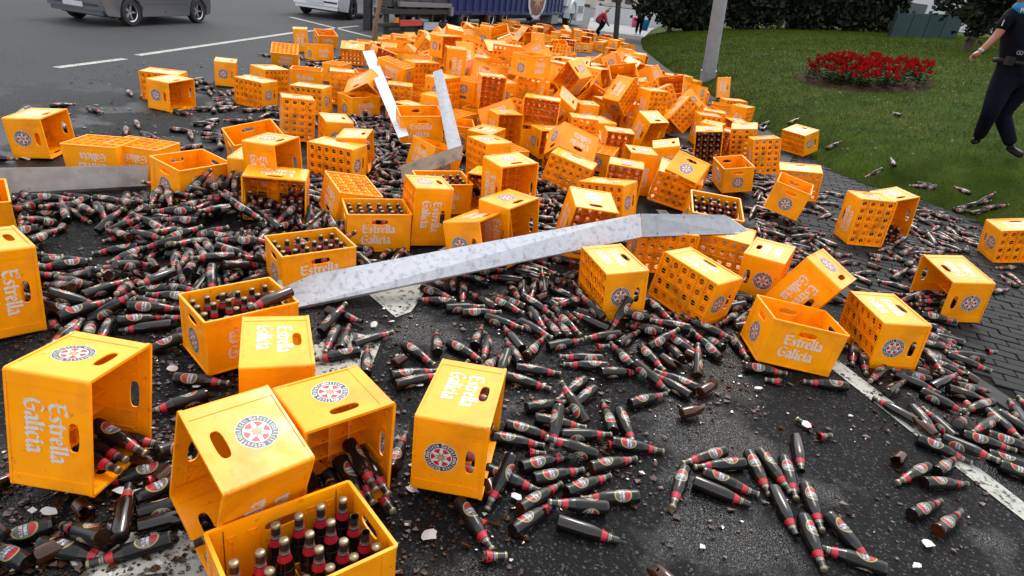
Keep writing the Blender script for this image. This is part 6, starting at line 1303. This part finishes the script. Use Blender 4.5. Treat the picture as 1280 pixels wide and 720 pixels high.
-1887,3129,26,-985,1136,648, -2230,3280,28,-1,1928,1627, -1949,2615,28,1224,1256,1105, 1964,7267,135,1469,-802,429,
2021,7250,210,1283,1422,-1524, 1483,4695,43,134,-406,2513, -1130,3672,16,-35,-2,40, -983,3659,16,-19,5,160,
2628,6946,26,-459,1604,-1028, 1845,7687,26,658,1430,-183, 2026,6770,26,-1131,1156,718, 4268,6197,27,855,-1320,152,
-1988,3227,25,-488,1729,-2109, 1360,4770,70,313,-10,109, -611,4620,15,86,24,366, -806,3736,14,-20,-13,-1429,
1928,7781,49,467,2055,1694, 1928,7259,324,1524,-661,342, 1364,4838,93,142,414,-2422, -866,3554,17,-13,4,-1798,
-1157,3179,60,690,-1454,-1857, -1634,4370,26,1102,1362,1362, 2449,6104,26,-115,2168,-2168, -1064,4747,26,-1469,-304,329,
-1479,6281,67,-1910,716,-1319, 4054,6405,52,-1216,1501,-1860, -2126,3769,25,1507,-549,1461, -1675,3972,43,-347,1682,-2207,
1419,4699,45,334,-130,759, -579,4556,11,44,20,55, -1042,3633,17,19,18,247, -1101,3607,17,-26,-14,-1006,
-3809,10483,26,-1122,1162,708, -3342,5127,26,1761,1019,-1990, -1739,6237,57,1489,1329,2066, -585,1581,54,1985,-929,1924,
-1622,3978,97,251,1817,-1579, -1130,2245,31,-55,4,-210, -1549,3505,29,1597,-251,588, 44,5433,42,1971,-809,1823,
-1838,6620,26,111,-1744,-1345, -618,1305,56,1290,-766,-282, 3366,5418,73,679,1830,-1630, -516,5884,26,-419,-1345,406,
-4095,9677,26,-1323,-1309,-1663, -1511,4079,26,-53,-1596,-544, 2637,6883,26,149,1600,-636, -228,2166,27,-1575,148,-361,
-2086,3834,90,1590,943,737, -1493,3534,26,366,1806,-1894, -1473,2939,41,-620,1987,1742, -214,1896,57,474,1474,378,
-522,4584,11,31,0,939, -1168,3602,110,1556,-1785,-1913, -2998,5688,26,-1082,1149,-293, 67,5218,26,896,-1855,2027,
-2138,3976,60,-377,732,-364, 1098,3083,194,-1203,1067,-200, 2045,7256,84,1365,-1004,645, -925,3528,18,1,-63,-2861,
1730,3064,26,1245,1152,1151, -3789,7520,26,151,1600,-638, -1019,4626,24,728,1091,1347, 3749,4494,26,1365,-926,-927,
1049,3134,128,1176,1687,1907, -1096,2388,24,30,67,3071, 3204,6434,26,989,-1240,-422, 123,5827,60,1642,-935,-978,
102,5393,88,1328,-1123,861, 543,5785,80,-1660,-1753,-2007, -1662,3475,28,1447,-849,-701, 2005,2931,168,848,1354,905,
1355,4703,46,80,526,-2780, 3077,5442,26,-1678,-139,1099, 407,5412,62,1876,-630,-2430, 2703,6518,26,1677,-128,-1090,
-1248,5495,26,1633,-123,860, 1007,3182,134,1511,1551,2113, -1535,3215,46,-1968,-350,-1522, -1690,3146,61,-1775,-317,-400,
-1517,6507,26,-1316,-1026,1026, -2700,3674,26,191,1809,-1560, 1547,4691,41,58,-441,2898, -1013,3567,17,-27,22,1438,
-778,3671,14,-47,20,1158, -1075,2861,21,-20,24,2735, -1043,2340,25,7,90,3122, -2060,3942,40,379,677,2070,
2639,6691,24,-1621,841,2235, 1612,4687,40,276,291,-1585, -1114,3217,93,-2095,-431,-1767, 108,4193,26,-60,-1596,-551,
2040,7443,26,-1680,-159,1117, -1946,3279,26,563,-1467,82, -2405,3762,24,1222,603,-284, 881,3328,151,-1295,952,-343,
874,3330,80,699,1744,1636, 888,3325,222,-770,1471,363, -310,4701,119,1533,520,-824, 2054,7227,412,1655,245,-497,
1552,3382,26,-384,-1592,-857, -697,6155,26,1341,1733,2191, 3354,4855,26,717,1539,-1158, -1761,3128,26,-2090,524,-2149,
923,3279,146,1527,1557,2107, 895,3323,294,-1482,685,-655, -594,5440,26,1142,-1309,-1309, -3778,11343,26,-1451,-861,-1114,
57,4400,26,-831,1373,-615, 4135,5894,26,-1549,-744,-1243, 3198,5404,90,895,1353,-1102, -1817,2980,28,1490,671,188,
1790,3765,261,1301,-1492,-1785, -1072,3541,18,17,4,2280, -954,3593,17,-11,7,-120, 1986,4547,26,-1148,1301,-1301,
-4264,11043,26,1282,908,-19, -1532,2896,84,-544,2220,1561, -2432,6578,26,-1311,1789,-2217, -2416,3243,41,-1915,-409,-1498,
353,4185,26,-2044,-294,2035, 355,5933,26,-1903,140,1766, -1273,5154,26,-2093,542,-2159, -312,4703,190,-69,-2046,2061,
2123,7212,424,466,2257,-2124, -836,3645,15,16,5,2856, 3833,10433,41,1290,-1094,301, -1676,4439,82,1883,-380,539,
-4070,7489,28,278,1617,-751, 1787,6518,26,-102,1581,-392, -854,4698,80,-1040,-1309,384, -1749,6791,26,1319,-1774,-2211,
4093,5000,129,-1236,998,949, 1916,7256,387,1656,310,-582, -3660,10272,26,627,1862,-1875, -1185,3148,179,-875,2314,1261,
276,4701,23,-851,1014,-2002, 34,5183,77,-1452,1062,1021, 112,5715,26,-1061,1207,636, -2125,6800,26,-813,1357,353,
2394,3030,26,1430,769,769, 2325,3199,26,1692,344,1273, -2586,3637,26,1539,-1151,2404, 3018,4958,386,-1062,-1421,-1326,
4140,4992,212,-1169,1079,1064, 4233,4991,86,-1413,584,498, -1517,4737,182,-932,-1787,-1848, -1580,4746,110,-1133,1260,1002,
-4150,8580,26,1667,772,1604, 7,5696,26,1280,1092,1092, -1416,6222,77,1536,1630,1576, 4328,6406,26,629,-1511,-853,
-1015,2408,26,-1416,1585,-2115, -2485,3516,28,1683,35,740, 3023,4955,258,-1018,-1497,-1444, 2008,3123,93,-1155,1104,-1272,
2000,2997,238,-257,1525,-244, -1517,4739,254,-1305,-1229,-1423, -1453,4727,254,-1261,1038,784, -1706,4774,253,-715,1690,1475,
-490,4520,8,3,13,-1773, 445,4759,136,1189,-1638,-558, 2834,6703,26,1511,-1365,-1992, 1944,7930,26,185,-1818,1580,
1952,6561,26,-97,1582,-397, -1814,6495,27,-586,-1533,-879, -2200,6956,26,-1691,508,-1405, -1536,5566,41,2049,-930,1975,
-3062,3529,26,1747,-454,1521, -2335,3435,30,574,1302,1842, 3160,5368,34,1260,-1497,1768, -2717,3538,28,1589,502,611,
2887,4947,60,-1144,1376,1379, 2956,4950,127,-412,-1989,-1916, 2816,4946,57,-980,-1529,-1460, 2808,4950,250,-458,-1983,-1926,
2877,4953,317,-1423,863,854, -219,1837,133,-2142,229,-2221, 1735,3649,46,-934,-1310,176, 449,3223,246,-1207,970,-935,
-1770,4782,110,-1240,1174,869, -1770,4786,253,-1557,-693,-918, -668,4592,15,73,-24,1535, 3298,12129,26,-545,-1859,-1824,
-3652,11081,26,105,2172,2172, -1358,5648,40,1677,223,198, -1379,6634,26,-1607,-1066,1807, -1325,2821,26,1795,-368,1593,
-3301,3494,28,873,1309,165, -1817,3921,64,-1100,1604,-1411, 2803,4954,378,-769,-1740,-1675, 3028,4951,130,-86,-2172,-2110,
3020,4956,322,-60,-2213,-2157, -2277,5736,382,-1285,-970,-239, 2009,3059,94,133,1486,166, -2076,3824,23,-1110,210,-901,
156,5075,26,-130,1600,618, 2287,5692,26,-558,1897,-1897, -1227,5869,26,-1635,946,-1727, -1274,5594,26,-1405,910,1055,
-1023,5477,26,-989,-1573,2181, -3066,3379,26,1481,-619,-620, -1625,3812,59,1483,-893,-830, 4155,4994,142,-1208,1025,994,
-2213,5768,377,847,-2017,-2107, 1084,3088,51,-1660,487,-848, 514,3039,180,1410,1159,1844, -1643,4758,110,-1281,-1300,-1468,
-1580,4749,182,-883,1546,1309, -1643,4760,182,-1632,-141,-416, -1580,4751,254,-1366,-1082,-1307, -1087,2292,28,-45,-76,-1642,
-1164,2102,38,-19,55,1828, -3150,10533,26,1411,-1596,-2121, -1292,3381,82,-1619,127,-329, -4394,6813,26,1433,663,-307,
-34,4744,74,-1554,1658,-1660, 316,5079,26,-75,1857,-2049, 2634,6664,26,-1080,1392,-1392, -1272,5183,26,-1495,535,446,
2743,7003,83,-1644,152,82, 2718,7014,209,-1166,-1443,-1381, -2341,5704,386,-1504,-571,84, 2491,7506,323,-1380,-659,-1109,
2002,3189,163,-1885,377,-2076, -405,959,49,-7,-128,-2844, 1472,4340,26,1330,1755,2202, -667,5918,26,-1475,833,1145,
-3542,10172,26,1110,-1171,693, -1752,4686,26,925,-1295,480, 465,5986,83,2083,562,1359, -1633,7064,84,1373,-1563,-1151,
-1978,6447,41,2103,43,1779, -1676,7049,24,1091,-1101,1824, -1823,4003,204,-2259,-1341,-1643, 4108,5003,59,-1509,-400,-549,
4218,4989,156,-1517,53,-77, -2157,5788,180,-1370,1457,1838, -637,4528,11,68,-75,2589, 1977,4048,26,1673,1087,-1927,
-3762,9703,26,576,-1542,-909, -3132,10651,26,1301,880,-53, 98,4954,26,-1370,1264,1670, 485,5247,39,-1463,-216,121,
198,4924,26,1070,919,562, 3711,5621,26,-1690,-520,1415, -2374,3551,26,-1688,570,-1452, -1853,4166,108,-1397,927,-2054,
2680,7030,398,-369,-2163,-2017, 2578,7019,180,-639,1900,1729, 2553,7030,306,-1638,-223,-309, -2742,7015,253,-1563,210,80,
-702,3681,246,1597,1323,1927, 1668,3539,189,-1413,-875,785, 1797,3761,46,-1951,450,1890, 2410,7521,372,-1326,-849,-1343,
1976,7270,72,1658,365,-656, 2060,4674,26,-374,-1645,1111, -1430,3443,25,1344,-774,1855, -1397,3880,26,1257,942,22,
-1690,3718,26,-1660,819,-1639, 1731,6454,26,1994,110,1930, 1895,7246,27,-973,-1891,-2115, 1835,7033,26,-712,-1862,-1925,
-1323,5114,32,-1546,1402,-1953, -1811,5938,26,2108,649,2206, -2883,3195,41,544,1697,-922, 3148,5372,85,1517,-941,1342,
-1769,3411,28,1619,-420,-661, 2623,7027,320,-1575,-602,-637, 2788,7011,223,-934,1651,1491, 2813,7000,98,-1644,-73,-190,
2706,7019,272,-593,-2013,-1890, 2505,7512,261,-422,1637,1714, 2466,7543,122,-1350,-776,-1264, 2520,7518,198,-1375,-697,-1212,
2544,7481,399,-1421,160,-251, 2438,7532,247,-1428,-428,-928, 2559,7486,337,-1014,1105,950, -1329,3994,280,-839,-2861,141,
-606,4463,8,-14,90,-2536, -1174,2778,22,-43,-5,948, -1208,2054,41,-42,20,-402, -1034,2244,30,-2,53,1790,
-3721,10574,26,-1509,514,-514, -3777,11646,26,367,1648,1117, -1775,4574,26,1069,1406,1405, 868,5794,41,-1238,-1161,157,
442,5587,79,1605,-234,754, 212,4798,24,-455,1160,-730, 2592,6901,41,1936,1034,-1909, 2478,6154,26,1528,426,426,
-1781,4203,113,1651,460,1430, -2226,5749,56,65,-1907,-1663, 1671,4616,15,326,70,-384, 1414,4631,22,148,395,-2362,
-726,4563,15,37,-58,2915, -3766,9540,26,-1431,-1555,2099, 398,5680,77,1287,1896,-2121, 2584,6794,26,1889,-910,2078,
2489,6672,49,-1604,1358,2127, -1549,6333,33,1688,973,1683, -1682,6492,26,-1602,1083,-1818, -2643,2594,70,841,1999,1546,
-3442,3382,26,-1207,1007,-105, -1915,2418,26,-481,1495,-5, -210,3651,121,-480,1409,-1201, -1619,3982,44,958,-1846,2043,
2603,7008,55,-407,-2140,-1999, 2693,7025,335,-1571,562,451, 2534,7524,136,-565,1550,1585, 462,3223,103,1771,858,2179,
-1707,4768,38,-1576,-166,-454, -1770,4780,38,-1532,270,-16, 3733,10910,26,1480,-620,-620, 1628,4203,26,-628,1512,-854,
3180,5894,26,-714,1457,-759, -3604,10892,26,333,-1596,810, -3731,11068,26,1692,319,1253, -1282,3375,26,-340,-1564,-821,
-4427,7510,25,-855,1106,573, 552,5455,85,-1174,-1258,-638, 2809,6334,27,-562,-1343,303, -996,4963,26,-1070,-1162,312,
-1140,4512,26,1317,998,-944, -1542,2512,27,-1574,-36,194, 2763,7022,349,-979,-1652,-1535, 2636,7022,258,-1075,-1562,-1502,
2661,7011,132,-1646,-39,-136, 2591,7014,118,-1369,1030,855, 2566,7025,243,-545,1975,1804, -2614,7004,258,-818,-1766,-1804,
-2548,6999,188,145,2234,2167, 2452,7538,185,-1184,858,642, 2424,7526,310,-491,1613,1684, 475,3162,176,-1757,168,-1825,
2183,7226,109,747,2009,-1951, 1350,4635,23,103,447,-2622, -927,2984,20,-51,37,2452, 1512,4115,26,999,-1490,-1490,
-676,5716,26,-1584,302,687, -1488,3192,37,368,1263,-23, -1609,4206,26,-1309,1038,-1038, -3792,7585,26,1693,377,1301,
2909,7417,58,588,-1400,648, 1832,6236,26,910,-1303,462, -2016,7115,26,1641,917,1707, -1987,6991,26,-251,-1695,1225,
-1348,6166,26,-1794,-369,-1592, -2054,5794,260,-1999,-615,-1965, 2626,7467,350,-1366,-720,-1207, -784,4535,15,45,48,-723,
-991,2291,27,-56,-30,-2694, 2619,2205,26,-1536,-387,387, 1599,4423,26,672,1862,-1902, 1552,3076,35,-1698,-1014,1689,
-3687,9894,26,1164,1386,-1536, -1461,3894,41,1445,887,-117, -4202,7308,26,-1149,-1142,-740, 503,5724,26,-1689,548,1437,
329,5896,26,-495,1942,-1942, 2134,8100,26,-800,1363,340, 1923,7011,26,-404,-1631,1082, 2555,3605,26,1205,1008,107,
3641,5978,26,575,1462,-95, -2386,3520,61,563,-2032,-1554, -2210,3239,26,-897,1282,-525, -2290,5717,61,-402,-1728,-1297,
456,3223,175,1578,1021,2013, -1166,3871,258,2003,-2196,-128, -1225,3832,269,-2039,-2256,199, -1152,4110,246,-608,-2941,82,
-1048,3948,235,-1314,-2701,165, -1260,3886,273,-672,-2909,113, -1125,2820,22,-4,-15,-2012, -3750,10037,26,1522,-474,511,
-1358,3263,63,1196,22,997, -1419,4109,27,148,1663,1032, -1639,4452,26,-1051,-1428,1428, 323,4093,26,-949,-1277,475,
527,5786,26,-1262,-935,14, 243,5014,26,-630,1842,-1842, 162,5627,26,1433,-761,-762, 35,4453,26,-2010,165,-1963,
-1196,4596,26,-1664,-36,1008, -1806,6301,40,1739,1016,1645, -2056,6520,26,-1087,1383,-1384, -1804,3102,30,-1334,-1335,-1636,
-1533,3261,27,-1599,407,927, 1775,3178,45,2072,-991,1990, -2607,7003,43,-1567,-253,-380, -2610,7004,115,-1555,289,158,
-737,3740,116,-1709,478,-1240, -1177,4018,254,1125,-2742,-37, -1294,3940,277,-2628,-1611,162, -1270,4033,269,-2621,-1615,239,
1607,4620,16,169,-401,2347, -1077,2197,32,-48,12,-1213]
brng = random.Random(9); SMASHED = []
for i in range(0, len(BOT), 6):
    mw = pose6(BOT[i:i+6]); px, py, d_ = to_px(mw @ Vector((0, 0, .1)))
    if abs(mw.to_3x3()[2][2]) < .35 and mw.translation.z < .05 and brng.random() < .13 and not (820 < px < 1090 and py > 520):
        SMASHED.append(mw); continue
    t = empty('beer_bottle', mw=mw); tag(t, 'dark bottle %s, %s' % (heading(mw), where(px, py)), 'bottle', 'dark beer bottles with red neck bands')
    amb = brng.random() < .14; bare = brng.random() < .06
    for nm, me in BPARTS:
        if amb and nm == 'glass': me = glass_amber
        if bare and nm in ('label_sleeve', 'cap'): continue
        o = bpy.data.objects.new(nm, me); C.objects.link(o); o.parent = t
joined('beer_bottles', [pose6(BOT_STUFF[i:i+6]) for i in range(0, len(BOT_STUFF), 6)], 'countless dark beer bottles with red neck bands strewn between the yellow crates', 'bottles')

# ------------------------------------------------------------------ broken bottles, shards, paper scraps
def broken(seed, upper):
    r_ = random.Random(seed); n = 14; b = MB()
    if upper: zs = [(.0200, .146), (.0157, .165), (.0129, .178), (.0117, .192), (.0112, .213)]
    else: zs = [(.019, .002), (.0250, .004), (.0259, .010), (.0259, .055), (.0259, .095 if seed == 2 else .06)]
    jag = [r_.uniform(-.018, .022) for _ in range(n)]
    rings = []
    for k, (r, z) in enumerate(zs):
        edge = (k == 0 and upper) or (k == len(zs)-1 and not upper)
        rings.append([b.vert((r*math.cos(2*math.pi*i/n), r*math.sin(2*math.pi*i/n), z+(jag[i] if edge else 0)*(1 if not upper else -.8))) for i in range(n)])
    inn = []
    for k, (r, z) in enumerate(zs):
        edge = (k == 0 and upper) or (k == len(zs)-1 and not upper); r -= .0025
        inn.append([b.vert((r*math.cos(2*math.pi*i/n), r*math.sin(2*math.pi*i/n), z+.001+(jag[i] if edge else 0)*(1 if not upper else -.8))) for i in range(n)])
    for R0 in (rings, inn):
        for a, c in zip(R0, R0[1:]):
            for i in range(n): b.face((a[i], a[(i+1) % n], c[(i+1) % n], c[i]))
    e0, e1 = (rings[0], inn[0]) if upper else (rings[-1], inn[-1])
    for i in range(n): b.face((e0[i], e0[(i+1) % n], e1[(i+1) % n], e1[i]))
    if not upper: b.face(rings[0][::-1]); b.face(inn[0])
    return b.mesh('broken_glass', [M['glass_amber']], smooth=True)
BR = [broken(1, False), broken(2, False), broken(3, True), broken(4, True)]
def lying(p, yaw, tilt=0, roll=0):
    d = Vector((math.cos(yaw), math.sin(yaw), tilt)).normalized()
    return Matrix.Translation(p) @ d.to_track_quat('Z', 'Y').to_matrix().to_4x4() @ Matrix.Rotation(roll, 4, 'Z')
bl_ = [(498, 452, 0, 1.0, 'broken brown bottle base lying on the open asphalt above the lone crate standing in front'), (858, 516, 1, .4, 'broken brown bottle base at the right end of the middle bottle drift'), (612, 612, 0, 2.0, 'broken brown bottle base beside the lower right corner of the standing crate'),
       (1032, 545, 2, .3, 'snapped bottle neck lying alone right of the long bottle chain'), (1003, 528, 2, 2.3, 'snapped bottle neck at the top of the bottle chain on bare asphalt'), (596, 650, 2, 2.6, 'snapped bottle neck lying below the standing crate'), (622, 695, 2, .2, 'snapped bottle neck at the bottom edge, right of the full crate'),
       (1162, 540, 1, 1.9, 'broken brown bottle on the white edge line'), (205, 595, 0, 1.2, 'broken brown bottle between the two big crates at lower left'), (185, 580, 1, 2.9, 'broken brown bottle in front of the big open crate at lower left'), (880, 488, 1, .7, 'broken brown bottle base at the edge of the drift under the bent board'), (1240, 440, 3, .2, 'snapped bottle neck alone on the paving at right'),
       (300, 700, 3, 2.2, 'snapped bottle neck beside the full crate at the bottom'), (60, 690, 0, .8, 'broken brown bottle base in the lower left corner')]
for px, py, k, yaw, lb in bl_:
    up_ = k > 1; p = at(px, py, .03 if not up_ else .02); t = empty('broken_bottle', mw=lying(p-Vector((math.cos(yaw), math.sin(yaw), 0))*(.19 if up_ else .03), yaw, .12 if not up_ else 0)); tag(t, lb, 'broken bottle')
    o = bpy.data.objects.new('jagged_glass', BR[k]); C.objects.link(o); o.parent = t
    for nm, me in BPARTS[2:]:
        if up_: o = bpy.data.objects.new(nm, me); C.objects.link(o); o.parent = t
for k, mw in enumerate(SMASHED):
    up_ = k % 2; px, py, d_ = to_px(mw.translation); t = empty('broken_bottle', mw=mw); tag(t, ('snapped bottle neck, %s' if up_ else 'broken bottle base, %s') % where(px, py), 'broken bottle', 'smashed bottles among the whole ones')
    o = bpy.data.objects.new('jagged_glass', BR[(k//2) % 2+2*up_]); C.objects.link(o); o.parent = t
    if up_:
        for nm, me in BPARTS[2:]: o = bpy.data.objects.new(nm, me); C.objects.link(o); o.parent = t
def scrap_mesh(seed, w_, h_):
    r_ = random.Random(seed); n = 11; b = MB(); top, bot = [], []
    for i in range(n):
        a = 2*math.pi*i/n; k = r_.uniform(.72, 1.1); x, y = w_*k*math.cos(a), h_*k*math.sin(a); z = .012-(x*x)*6
        top.append(b.vert((x, y, z+.0015))); bot.append(b.vert((x*.97, y*.97, z)))
    c = b.vert((0, 0, .0145)); c2 = b.vert((0, 0, .0125))
    for i in range(n):
        j = (i+1) % n; b.face((top[i], top[j], c)); b.face((bot[j], bot[i], c2)); b.face((top[i], bot[i], bot[j], top[j]))
    return b.mesh('scrap', [M['paper']], smooth=False)
SC = [(153, 615, .034, .020, 'large white curved scrap in front of the open crate at lower left'), (537, 670, .028, .026, 'white round scrap on the asphalt right of the full crate in front'), (948, 486, .022, .014, 'small white scrap alone on the asphalt below the upright crate at right'), (1159, 680, .030, .018, 'white oval scrap near the lower right corner'),
      (1003, 542, .024, .026, 'white scrap on top of the bottle chain'), (468, 406, .020, .020, 'white scrap just below the painted triangle'), (490, 403, .016, .012, 'tiny white scrap right of the one below the painted triangle'), (645, 622, .026, .018, 'white scrap beside bottles right of the standing crate'), (523, 482, .026, .012, 'white scrap above the standing crate'),
      (1146, 708, .022, .012, 'white scrap at the very bottom right'), (62, 640, .03, .016, 'white scrap at the lower left under the big crate'), (247, 483, .022, .012, 'small white scrap behind the tipped crate in front'), (215, 461, .024, .02, 'crumpled white scrap left of the bottle-filled crate'), (873, 487, .022, .010, 'pale scrap at the tip of the bottle drift below the crates'), (136, 335, .03, .022, 'white scrap among the bottles at left'),
      (515, 612, .024, .018, 'white scrap left of the standing crate foot'), (10, 598, .03, .012, 'white scrap at the left picture edge'), (30, 197, .05, .02, 'white scrap behind the dull board at far left'), (1188, 552, .02, .01, 'pale scrap by the edge line')]
for k, (px, py, a, b_, lb) in enumerate(SC):
    p = at(px, py, .012); o = link('paper_scrap', scrap_mesh(k, a, b_), mw=Matrix.Translation((p.x, p.y, .006+(.05 if k in (4,) else 0))) @ Euler((brng.gauss(0, .15), brng.gauss(0, .15), brng.uniform(-.4, .4))).to_matrix().to_4x4()); tag(o, lb, 'scrap', 'white scraps of broken labels')
# fine glass: hundreds of curved slivers
gs = MB(); ws = MB(); fr = random.Random(12)
zones = [((0, 560, 260, 720), 800), ((190, 400, 330, 560), 560), ((110, 540, 240, 640), 220), ((340, 480, 520, 640), 200), ((380, 380, 520, 480), 150), ((480, 560, 660, 720), 260), ((820, 480, 1240, 700), 190), ((560, 400, 960, 520), 600), ((20, 230, 330, 440), 500), ((80, 80, 340, 190), 420), ((500, 330, 730, 430), 150), ((1050, 280, 1280, 560), 300), ((440, 150, 530, 260), 80), ((300, 50, 470, 120), 120), ((640, 520, 820, 640), 180)]
for (x0, y0, x1, y1), n in zones:
    for _ in range(n):
        p = at(fr.uniform(x0, x1), y0+(y1-y0)*fr.random()); s = fr.choice([.004, .005, .007, .009, .013])*(1+.06*p.y)*fr.uniform(.6, 1.3); mm = gs if fr.random() < .96 else ws
        if p.x > edge_x(p.y): continue
        a = fr.uniform(0, 6.28); v = []
        for q in range(4): aa = a+q*1.57+fr.uniform(-.5, .5); v.append((p.x+s*math.cos(aa), p.y+s*math.sin(aa)*.8, .004+s*fr.uniform(0, .7)))
        lo = [(x, y, max(.003, z-.003)) for x, y, z in v]; iv = [mm.vert(q) for q in v]; il = [mm.vert(q) for q in lo]
        mm.face(iv); 
        for q in range(4): mm.face((iv[q], il[q], il[(q+1) % 4], iv[(q+1) % 4]))
tag(link('glass_shards', gs.mesh('glass_shards', [M['shard']])), 'brown glass splinters scattered over the wet asphalt', 'broken glass', kind='stuff')
tag(link('label_crumbs', ws.mesh('label_crumbs', [M['paper']])), 'tiny white crumbs of torn label paper among the glass splinters', 'paper crumbs', kind='stuff')

# ------------------------------------------------------------------ tell look-alikes apart by their order
ORD = ['first', 'second', 'third', 'fourth', 'fifth', 'sixth', 'seventh', 'eighth', 'ninth', 'tenth', 'eleventh', 'twelfth', 'thirteenth', 'fourteenth', 'fifteenth', 'sixteenth', 'seventeenth', 'eighteenth', 'nineteenth', 'twentieth']
same = {}
for o in sc.objects:
    if o.parent is None and 'label' in o.keys() and 'group' in o.keys() and 'kind' not in o.keys(): same.setdefault((o['group'], o['label']), []).append(o)
for (g_, l_), L_ in same.items():
    if 1 < len(L_) <= 30 and len(l_.split()) <= 16:
        L_.sort(key=lambda o: to_px(WMX[o.name].translation)[0])
        for k, o in enumerate(L_): 
            n = k if k < len(L_)/2 else len(L_)-1-k
            if n >= len(ORD): continue
            side = 'left' if k < len(L_)/2 else 'right'
            w_ = l_.split(); room = 16-len(w_)
            o['label'] = ORD[n]+(' from the ' if room >= 4 else ' from ')+side+', '+l_ if room >= 3 else l_
